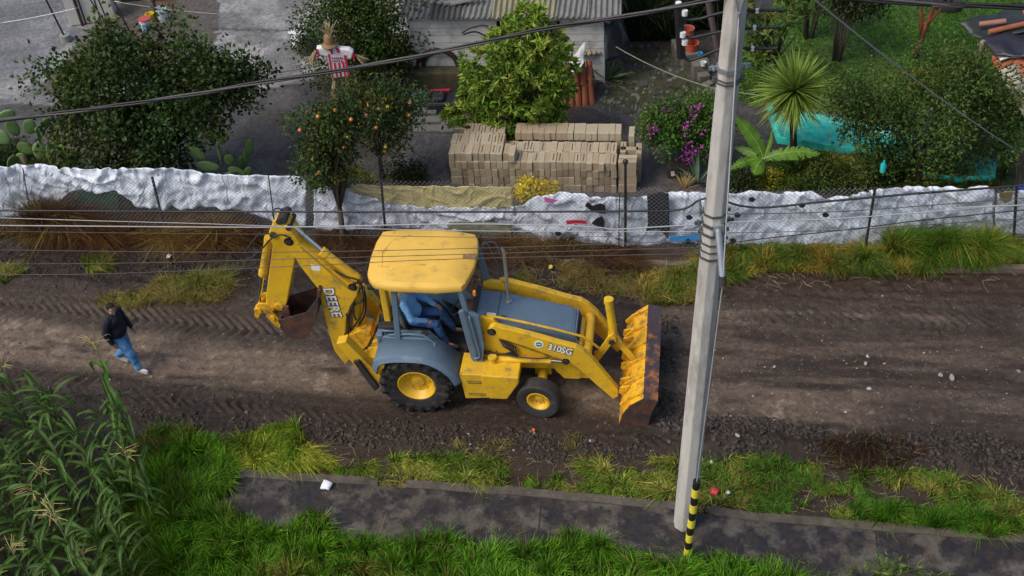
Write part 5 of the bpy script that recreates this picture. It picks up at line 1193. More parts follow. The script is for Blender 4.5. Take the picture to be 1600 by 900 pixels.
cr=bl(1193,248)
bleaf(cr,bl(1185,215,.1),bl(1148,182,.15),.17,ban,.35,1); bleaf(cr,bl(1232,232,-.1),bl(1282,240,-.2),.15,ban*.85,.8,2); bleaf(cr,bl(1185,255,-.3),bl(1178,272,-.6),.17,ban*1.2,.5,3)
bleaf(cr,bl(1165,248,-.1),bl(1140,264,-.25),.11,ban,.8,4); bleaf(cr,bl(1206,225,.1),bl(1206,203,.15),.045,ban*1.1,.1,5); bleaf(cr,bl(1222,256,.1),bl(1250,266,.2),.12,ban*.6,.7,6); bleaf(cr,bl(1175,236,.3),bl(1148,230,.5),.10,ban*.8,.3,7)
q=MB(); q.tube([(0,0,0),cr*.5,cr],[.08,.065,.04],n=10); q.build('pseudostem',mat('banana_stem',(.09,.10,.03),.6,.3,8),t,smooth=True)
agave(1238,268,13,.5,.13,(.06,.12,.02),(.10,.18,.03),'small dark banana shoot right of the yellow croton bush',up=.6,droop=.9,nm='banana_shoot',seed=12)
# ---- yellow shrub and croton
yy=G(835,328).y
tree('yellow_shrub',(835,326),[E_(835,306,yy,.42,.3,.28),E_(822,296,yy,.2,.2,.25,.4),E_(855,304,yy,.25,.2,.2,.4)],90,4200,.11,.055,.038,(.85,.62,.02),'bright yellow flowering shrub in front of the block pile',cat='shrub',alt=(.25,.28,.03),altf=.12,trunk=.02,hole=.1)
yy=G(1197,300).y+.3
tree('yellow_croton',(1198,296),[E_(1197,281,yy,.31,.28,.2)],60,2600,.10,.06,.03,(.38,.36,.03),'rounded yellow and green leaved bush in front of the banana plant',cat='bush',alt=(.10,.16,.02),altf=.35,trunk=.02,hole=.1)
# low shrubs on the yard edge
for i,(bx_,by_,rx,rz_,lb) in enumerate([(640,285,.35,.2,'low dark weedy bush between the small fruit tree and the block pile'),(20,262,.5,.3,'dark green undergrowth at the left edge behind the fence'),(1155,296,.4,.28,'dark green bush behind the fence just right of the pole'),(1385,290,.55,.25,'dark green bush under the wide tree on the right')]):
    yq=G(bx_,by_).y; e=(tuple(G(bx_,by_)+Vector((0,0,rz_))),(rx,.3,rz_),1); tree('low_bush',(bx_,by_),[e],36,1500,.16,.07,.04,(.035,.055,.015),lb,cat='bush',trunk=.02,hole=.1)
# ---- cactus: paddles
CAC=mat('cactus_skin',(.13,.23,.06),.55,.2,6,dirt=.2,dirtcol=(.09,.07,.03),ds=4,bump=.2,bs=18)
CAC2=mat('cactus_skin_pale',(.20,.33,.11),.55,.15,6,dirt=.1)
def cactus(bpx,pads,label,seed=0):
    """pads: (px,py,length m,width m,tilt deg in view,turn deg,material)"""
    b=G(*bpx); t=root('prickly_pear_cactus',tuple(b),label,'cactus'); r=np.random.default_rng(seed)
    q=MB(); q.tube([(0,0,-.05),(0.05,0,.3),(0,0,.5)],[.09,.08,.06],n=8); q.build('stem',mat('cactus_stem',(.10,.085,.04),.8,.3) if 'cactus_stem' not in bpy.data.materials else bpy.data.materials['cactus_stem'],t,smooth=True)
    for (x,y,l,w_,ti,tu,pale,dy) in pads:
        p=VY(x,y,b.y+dy); q=MB(); n=20; V=[]
        Mx=Matrix.Rotation(R(ti),3,'Y')@Matrix.Rotation(R(tu),3,'Z')
        for sy,sc in((-.5,.55),(-.95,.86),(-.6,.985),(0,1.0),(.6,.985),(.95,.86),(.5,.55)) :
            pass
        rings=[(-1,.0),(-.9,.6),(-.55,.9),(0,1.),(.55,.9),(.9,.6),(1,.0)]
        for yy_,sc in rings:
            for k in range(n):
                a=2*math.pi*k/n; wz=math.sin(a); wx=math.cos(a)*(1-.22*(1-wz)*.5); V.append(Mx@Vector((1.4*wx*w_/2*max(sc,.01),yy_*.028,1.4*wz*l/2*max(sc,.01))))
        q.add(V,[(i*n+j,i*n+(j+1)%n,(i+1)*n+(j+1)%n,(i+1)*n+j) for i in range(6) for j in range(n)])
        q.build('pad',CAC2 if pale else CAC,t,smooth=True,loc=Vector((p.x-b.x,p.y-b.y,p.z)))
cactus((45,272),[(32,276,.34,.24,70,10,0,-.3),(52,262,.3,.2,100,20,0,-.2),(20,255,.34,.24,20,40,0,0),(62,236,.36,.25,10,15,1,0),(40,232,.3,.22,-40,20,0,0),(80,240,.42,.20,5,50,0,-.1),(98,238,.34,.26,25,0,0,0),(60,212,.34,.12,3,70,1,0),(20,200,.32,.24,-15,20,0,.1),(46,198,.3,.24,15,10,0,.1),(8,182,.4,.26,60,20,1,0),(5,215,.3,.24,-20,10,1,-.1),(70,195,.32,.2,35,30,0,.1),(108,254,.32,.25,10,20,0,.1),(82,285,.3,.1,0,60,0,-.4),(35,250,.3,.22,0,0,0,.1),(90,225,.3,.2,-20,20,0,.2),(118,240,.3,.2,15,30,0,.2)],'large clump of prickly pear cactus at the left edge behind the fence',1)
cactus((352,302),[(308,240,.33,.2,-40,10,1,-.1),(325,260,.38,.2,-75,15,1,-.2),(346,215,.26,.22,5,10,1,0),(343,238,.5,.09,3,70,1,-.1),(358,250,.22,.18,10,0,0,-.15),(378,254,.3,.2,20,30,0,0),(390,230,.32,.16,10,20,0,0),(370,268,.3,.16,-60,20,0,-.2),(388,270,.25,.16,20,10,0,-.15),(385,245,.3,.12,5,50,0,0),(360,272,.26,.15,80,20,0,-.25)],'prickly pear cactus clump behind the fence right of the round tree',2)
# ================================================================ maize
def maize(loc,h,seed,tassel=True):
    r=np.random.default_rng(seed); t=root('maize_plant',loc,'x','maize plant'); q=MB(); lx,ly=r.normal()*.05,r.normal()*.05
    sp=lambda z: Vector((lx*z+ .02*math.sin(z*3),ly*z,z))
    q.tube([sp(z*h/6) for z in range(7)],[.016,.015,.014,.012,.010,.008,.006],n=6); q.build('stalk',bpy.data.materials.get('maize_stalk') or mat('maize_stalk',(.09,.10,.03),.6,.3,8),t,smooth=True)
    n=int(r.integers(11,15)); a0=r.uniform(0,6.28); V=[];F_=[];C_=[]
    for k in range(n):
        z=h*(.16+.78*k/n); a=a0+k*math.pi+r.normal()*.35; L=r.uniform(.6,.95)*(1-.25*abs(k/n-.5)); K=9; W_=r.uniform(.06,.095); el=r.uniform(.9,1.25); dr=r.uniform(.9,2.5); p=sp(z); b=len(V)
        tw=r.normal()*.25; sh=r.uniform(.75,1.25); 
        ss=Vector((-math.sin(a),math.cos(a),0))
        for j in range(K+1):
            f=j/K; e=el-dr*f*1.35; 
            if j: p=p+Vector((math.cos(a)*math.cos(e),math.sin(a)*math.cos(e),math.sin(e)))*L/K
            nn=Vector((-math.cos(a)*math.sin(e),-math.sin(a)*math.sin(e),math.cos(e))); s=(ss*math.cos(tw*f)+nn*math.sin(tw*f)); ww=W_*(.5+1.2*f if f<.4 else 1-(f-.4)/.6)*1.0+.003; wav=.012*math.sin(f*17+k)
            V+=[p-s*ww/2+nn*(.18*ww+wav),p-s*ww*.09,p,p+s*ww*.09,p+s*ww/2+nn*(.18*ww-wav)]
            g=np.array([.046,.105,.014])*sh*r.uniform(.7,1.3); m_=np.array([.20,.30,.07])*sh
            if k<3: g=g*np.array([1.8,1.1,.9])*.8
            C_+=[g,g*1.05,m_,g*1.05,g]
        for j in range(K):
            o_=b+j*5; F_+=[(o_+i,o_+i+1,o_+i+6,o_+i+5) for i in range(4)]
    mesh_np('leaves',np.array([tuple(v) for v in V]),np.array(F_),LEAF,t,cols=np.array(C_),smooth=True)
    if tassel:
        q=MB(); tp=sp(h); q.tube([tp,tp+Vector((.02,0,.32))],[.006,.004],n=5)
        for k in range(9):
            a=r.uniform(0,6.28); e=r.uniform(.3,1.2); q.tube([tp+Vector((0,0,.04+.02*k)),tp+Vector((math.cos(a)*.12*math.cos(e),math.sin(a)*.12*math.cos(e),.08+.02*k+.10*math.sin(e))),tp+Vector((math.cos(a)*.26,math.sin(a)*.26,.02*k+.08+.10*math.sin(e)))],[.006,.006,.004],n=5)
        q.build('tassel',bpy.data.materials.get('tassel') or mat('tassel',(.36,.30,.11),.7,.3,9),t)
    return t
mp_=[(205,700),(243,790),(240,930),(215,1120),(-190,1120),(-190,640),(-40,655),(70,668),(130,690)]
gpo=[(G(*p).x,G(*p).y) for p in mp_]; protos=[]
cand=[]; ry=0
ang=R(-12)
for i in range(-16,17):
    for j in range(-16,17):
        u,v_=i*.46,j*.56; x=-9.3+u*math.cos(ang)-v_*math.sin(ang)+rng.normal()*.07; y=12.9+u*math.sin(ang)+v_*math.cos(ang)+rng.normal()*.05
        if inpoly(np.array([x]),np.array([y]),gpo)[0]: cand.append((x,y))
cand.sort(key=lambda c:-c[1])
sp_=G(212,706); protos=[]
for k,(x,y) in enumerate(cand):
    tall=rng.uniform(1.25,2.15)
    if k<9:
        t=maize((x,y,gz(x,y)),tall,100+k,tassel=k%3==0); protos.append(t)
    else:
        t=copy_tree(protos[k%9],loc=(x,y,gz(x,y)),rot=(rng.normal()*.05,rng.normal()*.05,rng.uniform(0,6.28))); s_=rng.uniform(.88,1.12); t.scale=(s_,s_,s_)
    t['label']='green maize plant in the patch at the lower left corner'; t['group']='maize plants in the patch'
t=maize((sp_.x,sp_.y,0),2.65,77,True); t['label']='tallest maize plant, its tassel reaching up beside the walking man'
print('maize',len(cand))
# ================================================================ clods, stones
def rocks(name,pts,sz,cols,parent=None,kind='stuff',mt=None,loc=(0,0,0)):
    ph=(1+5**.5)/2; ico=nrmv(np.array([(-1,ph,0),(1,ph,0),(-1,-ph,0),(1,-ph,0),(0,-1,ph),(0,1,ph),(0,-1,-ph),(0,1,-ph),(ph,0,-1),(ph,0,1),(-ph,0,-1),(-ph,0,1)],float))
    fi=np.array([(0,11,5),(0,5,1),(0,1,7),(0,7,10),(0,10,11),(1,5,9),(5,11,4),(11,10,2),(10,7,6),(7,1,8),(3,9,4),(3,4,2),(3,2,6),(3,6,8),(3,8,9),(4,9,5),(2,4,11),(6,2,10),(8,6,7),(9,8,1)])
    n=len(pts); V=ico[None]*(1+.38*rng.normal(size=(n,12,1)))*sz[:,None,None]*rng.uniform(.6,1.3,(n,1,3)); V[:,:,2]*=.75; V+=pts[:,None,:]
    Fx=(fi[None]+12*np.arange(n)[:,None,None]).reshape(-1,3)
    o=mesh_np(name,(V-np.array(loc)).reshape(-1,3),Fx,mt,parent,cols=np.repeat(cols,12,0),loc=loc if parent is None else None)
    if kind: o['kind']=kind
    return o
CLOD=mat('clod_soil',(0,0,0),.85,.35,14,attr=True,bump=.6,bs=40)
def clods(poly,n,s0,s1,c,name='soil_clods',warp=26,lift=.05,dens=.36):
    q=sample(poly,n,warp)
    if dens: q=q[fbm(q[:,0]*1.6,q[:,1]*1.6,3,44)>dens]
    n=len(q); n0=n; s=s0+(s1*.95-s0)*rng.random(n)**6; z=groundz(q[:,0],q[:,1])+s*lift
    rocks(name,np.concatenate([q,z[:,None]],1),s,np.clip(np.tile(c,(n,1))*(1+.25*rng.normal(size=(n,1))),.004,1),mt=CLOD)
clods([(200,640),(400,660),(600,662),(760,672),(900,680),(1000,690),(1040,715),(900,725),(760,712),(600,712),(480,690),(380,690),(240,680)],9000,.006,.05,(.050,.037,.028))
clods([(1110,652),(1300,668),(1500,680),(1640,690),(1640,760),(1440,735),(1260,720),(1110,720)],9500,.006,.055,(.050,.038,.030))
clods([(1025,480),(1060,500),(1075,640),(1060,690),(1020,690),(1035,600)],1500,.01,.055,(.055,.046,.042))
clods([(-40,380),(200,392),(420,402),(420,440),(200,425),(-40,415)],3500,.008,.045,(.034,.025,.019))
clods([(-40,415),(400,425),(420,480),(200,480),(-40,470)],2500,.006,.03,(.05,.04,.033))
clods([(560,410),(1000,425),(1000,450),(600,460)],1800,.008,.04,(.035,.026,.02))
clods([(-40,480),(600,520),(600,660),(-40,620)],5000,.004,.020,(.09,.078,.068),'road_grit',dens=.45)
clods([(1050,440),(1640,440),(1640,660),(1050,640)],7000,.004,.022,(.085,.074,.066),'road_grit',dens=.45)
clods([(1320,695),(1400,692),(1425,720),(1380,742),(1310,735)],1600,.01,.05,(.03,.02,.016),lift=1.8)
STO=mat('stone',(0,0,0),.8,.25,12,attr=True,bump=.4,bs=30)
def stone(px_,py_,s,c,label,group=None,name='stone'):
    s*=.85
    g=G(px_,py_); p=np.array([[g.x,g.y,gz(g.x,g.y)+s*.35]]); o=rocks(name,p,np.array([s]),np.array([c]),mt=STO,kind=None,loc=(g.x,g.y,gz(g.x,g.y)+s*.35))
    bb=o.modifiers.new('subd','SUBSURF'); bb.levels=1; bb.render_levels=1; return props(o,label,'stone',group)
for (x,y,s,lb) in[(785,735,.055,'pale grey stone on the verge above the middle of the pavement'),(828,709,.05,'whitish stone in the dirt below the front wheel'),(417,672,.05,'pale stone left of the yellowed grass mound'),(386,646,.06,'brown grey stone in the soil left of the rear wheel'),(788,722,.04,'small grey stone above the whitish one on the verge'),(1150,696,.06,'grey stone in the clods right of the concrete pole'),(1046,694,.06,'dark grey stone in the clods just left of the pole foot'),(1486,592,.10,'large grey stone on the road at the right'),(1470,586,.06,'pale stone touching the large grey stone on the road'),(1352,569,.07,'white rock on the road right of the pole, highest of the white ones'),(1210,574,.05,'white flat rock on the road right of the pole'),(1378,467,.05,'pinkish stone near the weeds at the right'),(922,690,.04,'pale stone in the dirt below the loader bucket')]:
    stone(x,y,s,(.30,.28,.25) if 'dark' not in lb and 'brown' not in lb else (.10,.09,.08),lb)
r=np.random.default_rng(21)
for k in range(90):
    if k<62: x,y=r.uniform(1110,1600),r.uniform(520,660)
    elif k<76: x,y=r.uniform(20,600),r.uniform(540,640)
    else: x,y=r.uniform(430,1000),r.uniform(672,715)
    c=r.uniform(.2,.42); stone(x,y,r.uniform(.016,.02+.045*r.random()**3),(c,c*.97,c*.92),'small pale chip of rubble lying on the dirt road',group='small pale rubble chips on the dirt road',name='rubble_chip')
# twigs / straw on the road edge
STW=mat('straw',(.26,.20,.11),.8,.3,9)
def litter(poly,n,L,seed,name='fallen_straw'):
    r=np.random.default_rng(seed); q=sample(poly,n,5); m_=MB()
    for x,y in q:
        z=gz(x,y)+.02; a=r.uniform(0,6.28); l=L*r.uniform(.4,1.2); p=Vector((x,y,z)); d=Vector((math.cos(a),math.sin(a),0)); e=Vector((-d.y,d.x,0))*r.normal()*.2*l
        m_.tube([p,p+d*l*.5+e+Vector((0,0,.02)),p+d*l],[.005,.004,.003],n=4,cap=False)
    o=m_.build(name,STW); props(o,kind='stuff')
litter([(480,690),(760,712),(1060,725),(1060,790),(700,760),(400,745)],90,.28,1); litter([(1100,740),(1600,745),(1600,835),(1100,800)],110,.32,2); litter([(800,425),(1010,425),(1010,470),(820,460)],80,.35,3); litter([(1290,690),(1450,690),(1450,730),(1300,740)],25,.45,4); litter([(1120,430),(1600,420),(1600,445),(1120,450)],60,.3,5)
# ================================================================ yard things
BLM=mat('block_tan',(.38,.30,.20),.9,.14,7,dirt=.2,dirtcol=(.16,.14,.11),ds=3,bump=.4,bs=30)
BLM2=mat('block_grey',(.42,.36,.25),.9,.14,7,dirt=.15,bump=.4,bs=30)
BLM3=mat('block_brown',(.28,.215,.145),.9,.14,7,dirt=.25,bump=.4,bs=30)
def block_mesh(mt,slots):
    q=MB(); q.box((0,0,.1),(.128,.395,.198)); o=q.build('concrete_block',mt,bevel=.006)
    if slots:
        s=MB(); 
        for dy in(-.0,): s.bb(-.012,.012,-.14,.14,.1985,.1995)
        so=s.build('groove',bpy.data.materials.get('groove') or mat('groove',(.09,.075,.06),.9,.2),o)
    return o
B1=[block_mesh(BLM,0),block_mesh(BLM,1),block_mesh(BLM2,0),block_mesh(BLM3,0),block_mesh(BLM2,1)]
used=set(); bl0=G(706,300); ba=R(-10.2); bd=Vector((math.cos(ba),math.sin(ba),0)); bn=Vector((-math.sin(ba),math.cos(ba),0)); r=np.random.default_rng(5)
blo_=Vector((-1.13,22.12,0)); NB=0
def put(u,w_,k,kind,rot=0,dz=0,side=0):
    global NB
    p=blo_+bd*u+bn*w_; rz=ba+rot+r.normal()*.018; loc=(p.x+r.normal()*.004,p.y+r.normal()*.012,.03+k*.2+dz)
    src=B1[kind]
    if kind not in used: used.add(kind); src.location=loc; src.rotation_euler=(0,0,rz); o=src
    else: o=copy_tree(src,loc=loc,rot=(0,0,rz))
    props(o,'tan concrete block in the large pile behind the fence','concrete block','blocks stacked in the large pile'); NB+=1
    return o
wd=.131
for c in range(28):
    u=c*wd+.07; left=c<9; n=5 if left else 4
    pro=0.0
    for k in range(n): 
        off=-.03 if (k<n-1 and left) else 0
        put(u,.195+off+pro,k,[0,3,0,3,2][int(r.integers(5))] if k<n-1 else [0,1,2,4,0][int(r.integers(5))])
    put(u-.02,.60,n-1 if not(left) else 4,[1,1,4,0,2][int(r.integers(5))])
    if left: 
        if c>=2: put(u-.04,1.0,4,[1,0,1][int(r.integers(3))])
    else:
        if c in(27,): put(u,.60,2,0)
    if c>16 or (9<c<=16): 
        if c!=9: put(u+.06,1.03,4,2 if c>18 else 0)
    if c==27 or c==0:
        for k in range(4 if c==27 else 4): put(u+(.06 if c==27 else -.02),1.03,k,0)
put(.18,1.02,4,0,rot=R(90)); 
o=put(9*wd+.09,.2,4,0); o.rotation_euler=(0,R(6),ba); put(10*wd+.1,.14,4,2)
for k in range(4): put(28*wd+.24,.10,k,0,rot=R(90)); put(28*wd+.24,.28,k,2 if k==3 else 3,rot=R(90))
put(28*wd+.12,.62,3,1); put(28*wd+.26,.60,3,0,rot=R(90)); put(28*wd+.30,.95,3,0); put(28*wd+.30,.95,2,0); put(28*wd+.30,.95,4,2); put(28*wd+.46,.6,3,0)
for k in range(3): put(28*wd+.28,.66,k,0); put(28*wd+.46,.6,k,0)
for s in range(5):
    if s not in used: bpy.data.objects.remove(B1[s])
print('blocks',NB)
# ---- generic bits
def thing1(name,label,cat,q,mt,loc,rz=0,smooth=False,bevel=0,group=None,rx=0,ry=0):
    o=q.build(name,mt,smooth=smooth,bevel=bevel,loc=loc,auto=smooth); o.rotation_euler=(rx,ry,rz); return props(o,label,cat,group)
def halfpipe(L,r0,r1,th=.018,n=8):
    q=MB(); vs=[]
    for (z,rr_) in((0,r0),(L,r1)):
        for k in range(n+1):
            a=math.pi*k/n; vs+=[(rr_*math.cos(a),z,rr_*math.sin(a)),((rr_-th)*math.cos(a),z,(rr_-th)*math.sin(a))]
    m_=(n+1)*2; fs=[]
    for k in range(n):
        a=k*2; fs+=[(a,a+2,a+2+m_,a+m_),(a+1,a+1+m_,a+3+m_,a+3),(a,a+1,a+3,a+2),(a+m_,a+2+m_,a+3+m_,a+1+m_)]
    fs+=[(0,m_,m_+1,1),(2*n,2*n+1,2*n+1+m_,2*n+m_)]
    return q.add(vs,fs)
def corrug(w_,L,amp,per,th=.02,n=8):
    q=MB(); N=int(w_/per*n); vs=[]
    for y in(0,L):
        for i in range(N+1):
            x=i/n*per; z=amp*math.sin(2*math.pi*i/n); vs+=[(x,y,z),(x,y,z-th)]
    m_=(N+1)*2; fs=[]
    for i in range(N):
        a=i*2; fs+=[(a,a+2,a+2+m_,a+m_),(a+1,a+1+m_,a+3+m_,a+3),(a,a+1,a+3,a+2),(a+m_,a+2+m_,a+3+m_,a+1+m_)]
    fs+=[(0,m_,m_+1,1),(2*N,2*N+1,2*N+1+m_,2*N+m_)]
    return q.add(vs,fs)
# ---- house
hb=G(795,132); H_=root('block_house',(hb.x,hb.y,0),'low whitewashed block house with a grey corrugated roof at the top of the yard','house',rz=R(-9))
WALL=mat('whitewash',(.58,.58,.55),.9,.12,3,dirt=.4,dirtcol=(.17,.16,.14),ds=1.6,bump=.3,bs=15); hz_=VY(795,26,hb.y).z
def hx(px_,py_=80):
    p=VY(px_,py_,hb.y); return (p.x-hb.x)*1.01
xl,xr=hx(640),hx(942); dx0,dx1=hx(779),hx(795); wx0,wx1=hx(848),hx(876)
q=MB(); q.bb(xl,dx0,0,.16,0,hz_); q.bb(dx1,wx0,0,.16,0,hz_); q.bb(wx1,xr,0,.16,0,hz_); q.bb(wx0,wx1,0,.16,0,hz_-.65); q.bb(wx0,wx1,0,.16,hz_-.12,hz_); q.bb(dx0,dx1,0,.16,hz_-.1,hz_)
q.bb(xr-.16,xr,.16,4.,0,hz_); q.bb(xl,xl+.16,.16,4,0,hz_); q.bb(xl,xr,3.9,4,0,hz_); q.build('wall',WALL,H_)
q=MB(); 
for zc in range(1,11): q.bb(xl,dx0,-.003,0,zc*.2,zc*.2+.008); q.bb(dx1,wx0,-.003,0,zc*.2,zc*.2+.008); q.bb(wx1,xr,-.003,0,zc*.2,zc*.2+.008)
q.build('mortar_line',mat('mortar',(.20,.20,.19),.9,.2),H_)
q=MB(); q.bb(dx0,dx1,.12,.15,0,hz_-.1); q.build('door',mat('door_dark',(.015,.012,.01),.8,.3),H_); q=MB(); q.bb(wx0,wx1,.12,.15,hz_-.65,hz_-.12); q.build('window',mat('window_dark',(.012,.012,.012),.4,.3),H_)
RFM=[mat('asbestos_grey',(.20,.20,.185),.85,.2,5,dirt=.4,dirtcol=(.07,.065,.055),ds=2.5,bump=.3,bs=20),mat('asbestos_dark',(.09,.09,.085),.85,.25,5,dirt=.4,dirtcol=(.04,.04,.035),ds=2.5),mat('asbestos_moss',(.26,.24,.15),.85,.2,5,dirt=.4,dirtcol=(.12,.11,.06),ds=2.5)]
r=np.random.default_rng(9); x=xl-.15; k=0
while x<xr+.1:
    w_=.82; L=r.uniform(1.5,1.7); q=corrug(w_,2.4,.032,.135); o=q.build('roof_sheet',RFM[[0,1,0,2,2,0][k%6]],H_); o.location=(x,-.10-r.uniform(0,.20),hz_+.10+.02*(k%2)); o.rotation_euler=(R(9),0,R(r.normal()*1.5))
    q=corrug(w_,2.2,.032,.135); o=q.build('roof_sheet',RFM[(k+1)%3],H_); o.location=(x+.05,1.9,hz_+.44+.02*(k%2)); o.rotation_euler=(R(9),0,R(r.normal()*1.5)); x+=.76; k+=1
for (px_,py_,rz_,L) in((690,8,1.2,.9),(680,14,.9,.7),(700,5,1.45,.8),(668,9,.5,.6)):
    q=halfpipe(L,.07,.06); p=VY(px_,py_,hb.y+.5); o=q.build('loose_roof_tile',RFM[0],H_); o.location=(p.x-hb.x,.25,hz_+.22); o.rotation_euler=(R(9),0,-rz_)
# ---- coils on the wall
def coil(px_,py_,R_,r_,label,mt,nn=9,rx=75):
    b=G(px_,py_); t=MB(); rr=np.random.default_rng(int(px_))
    for k in range(nn):
        q=[]; c=Vector((rr.normal()*.02,rr.normal()*.05,0)); ra=R_*(1-.06*k*.8)
        for i in range(25): a=2*math.pi*i/24; q.append(c+Vector((ra*math.cos(a)*(1+.03*rr.normal()),k*.03-.1,ra*math.sin(a)*(1+.03*rr.normal())+R_)))
        t.tube(q,r_,n=6)
    return thing1('wire_coil',label,'coil',t,mt,b,rz=R(-8),smooth=True)
CB=mat('coil_rust',(.035,.022,.018),.85,.4,9)
coil(690,133,.55,.035,'large dark coil leaning on the house wall, right one of two',CB,14); coil(640,128,.5,.035,'dark coil leaning on the house wall beside the dense tree',CB,14)
def hosearc(pts,y,label,r_=.02):
    P_=smoothp([VY(a,b,y) for a,b in pts],6); c=P_[0].copy(); q=MB(); q.tube([p-c for p in P_],r_,n=6); thing1('black_hose',label,'hose',q,BLK,c,smooth=True)
hosearc([(722,52),(735,44),(755,40),(775,46),(785,55)],hb.y-.35,'black hose arching over the house wall right of the coils'); hosearc([(724,54),(745,50),(770,66),(775,85)],hb.y-.3,'second black hose hanging below the arched one on the house wall')
# dark low wall / mossy heap under coils
q=MB(); q.bb(-1.2,1.3,-.25,.25,0,.55); thing1('mossy_wall','low mossy brown wall in front of the dark coils','wall',q,mat('mossy',(.075,.06,.035),.95,.4,4,bump=.6,bs=12,col2=(.04,.045,.02),c2s=3),G(715,135),rz=R(-8),bevel=.05)
# ---- junk by the fruit tree
JG=G(655,170)
q=MB(); q.cyl((-.28,0,.2),(.28,0,.2),.2,n=22); q.cyl((-.12,0,.38),(.02,0,.42),.05,n=10); q.bb(-.1,.12,-.06,.06,.38,.44); t=thing1('green_tank','dark green plastic tank lying among the junk by the house','tank',q,mat('tank_green',(.04,.10,.075),.45,.15,5),G(657,168),rz=R(-6),smooth=True,bevel=.03)
q=MB(); q.lathe([(.14,-.06),(.2,-.06),(.22,0),(.2,.06),(.14,.06),(.12,0),(.14,-.06)],'z',n=24); thing1('small_tyre','small black tyre leaning on the white crate','tyre',q,BLK,G(641,136)+Vector((0,0,.22)),rx=R(60),smooth=True)
q=MB(); q.bb(-.35,.3,-.22,.22,.0,.03); q.bb(-.35,-.32,-.22,.22,0,.3); q.bb(.27,.3,-.22,.22,0,.3); q.bb(-.35,.3,.19,.22,0,.3); q.bb(-.35,.3,-.22,-.19,0,.3); thing1('white_crate','white crate with crumpled sheets behind the green tank','crate',q,mat('crate_white',(.42,.44,.46),.6,.15,5,dirt=.3),G(652,128),rz=R(4))
RED=mat('red_plastic',(.45,.02,.04),.45,.15,5)
for (a,b,L,rz_,lb) in((692,136,.42,-3,'red bar lying on the dark junk, upper left of the three'),(708,140,.42,-2,'red bar lying on the dark junk, right of the three'),(690,160,.5,-5,'red bar lying on the dark junk, lowest of the three')):
    q=MB(); q.bb(-L/2,L/2,-.035,.035,0,.05); thing1('red_bar',lb,'bar',q,RED,G(a,b)+Vector((0,0,.32)),rz=R(rz_),bevel=.01)
q=MB(); q.bb(-.5,.5,-.35,.3,0,.3); q.bb(-.3,.0,-.3,.1,.3,.42); thing1('black_machine','dark machine body under the red bars','machine',q,mat('machine_black',(.018,.02,.024),.5,.3,6),G(698,166),rz=R(-6),bevel=.05)
SLB=mat('grey_slab',(.12,.125,.12),.85,.2,6,dirt=.3)
for (a,b,w_,d_,lb) in((668,178,.5,.28,'pale grey slab just below the green tank'),(668,192,.8,.26,'long grey slab, second row below the tank'),(670,206,.8,.28,'long dark grey slab in front of the others by the fruit tree'),(705,196,.45,.26,'short grey slab right of the long ones'),(700,207,.35,.26,'short dark slab at the front right of the slabs')):
    q=MB(); q.bb(-w_/2,w_/2,-d_/2,d_/2,0,.13); thing1('stone_slab',lb,'slab',q,SLB,G(a,b),rz=R(-8),bevel=.03)
q=MB(); q.bb(-.32,.32,-.2,.2,0,.02); thing1('dark_board','dark blue-grey board lying left of the block pile','board',q,mat('board_dark',(.05,.06,.075),.6,.3,6),G(687,282)+Vector((0,0,.03)),rz=R(-35))
# ---- roof tiles leaning
TIL=mat('clay_tile',(.33,.10,.045),.8,.25,5,dirt=.35,dirtcol=(.14,.06,.04),ds=3,bump=.3,bs=20)
tb=G(905,166)
r=np.random.default_rng(3); k=0
for row,(z0,dy) in enumerate(((.0,.0),(.50,.16))):
    for i in range(5-row):
        x=-.34+i*.165+row*.14; q=halfpipe(.55,.085,.07); o=thing1('roof_tile','clay roof tile leaning in a row beside the small tree with long leaves','roof tile',q,TIL,(tb.x+x,tb.y+dy+.02*r.normal(),z0+.02),rx=R(70),rz=R(-2+r.normal()*3),smooth=True,group='clay roof tiles leaning beside the loquat tree'); o['label']='clay roof tile in the leaning rows below the white sack'
q=MB(); q.bb(-.42,.42,.12,.75,0,.62); thing1('tile_crate','dark wooden box behind the leaning clay tiles','box',q,mat('wood_dark',(.06,.04,.03),.9,.3),tb)
def cloth(name,poly,zf,label,cat,mt,n=10,amp=.05,seed=0):
    """small draped sheet: quad grid between 4 world corners"""
    a,b,c,d=map(Vector,poly); V=[]
    for i in range(n+1):
        for j in range(n+1):
            u,v_=i/n,j/n; p=a.lerp(b,u).lerp(d.lerp(c,u),v_); p.z+=amp*(vnoise(u*3,v_*3,seed)-.5)*2+zf*math.sin(math.pi*u)*math.sin(math.pi*v_); p.x+=amp*.6*(vnoise(u*4,v_*4,seed+3)-.5); V.append(p)
    c0=sum(V,Vector())/len(V); ii=np.arange((n+1)**2).reshape(n+1,n+1); Fq=np.stack([ii[:-1,:-1],ii[:-1,1:],ii[1:,1:],ii[1:,:-1]],-1).reshape(-1,4)
    o=mesh_np(name,np.array([tuple(p-c0) for p in V]),Fq,mt,smooth=True,loc=c0); s=o.modifiers.new('solid','SOLIDIFY'); s.thickness=.012; return props(o,label,cat)
yt=tb.y
cloth('white_sack',(VY(888,90,yt+.5),VY(915,68,yt+.7),VY(912,100,yt+.1),VY(893,124,yt-.1)),.08,'white sack draped over the leaning clay tiles','sack',mat('sack_white',(.55,.55,.53),.8,.1,5),amp=.06,seed=2)
q=corrug(.55,.5,.03,.13); o=thing1('corrugated_scrap','piece of yellowish corrugated sheet above the white sack','sheet',q,RFM[2],VY(905,88,yt+.8),rx=R(15),rz=R(8))
cloth('black_tarp',(VY(944,30,hb.y-.3),VY(968,35,hb.y-.1),VY(975,100,hb.y-.5),VY(948,92,hb.y-.7)),.1,'black plastic hanging off the right end of the house','tarpaulin',TK,amp=.12,seed=7)
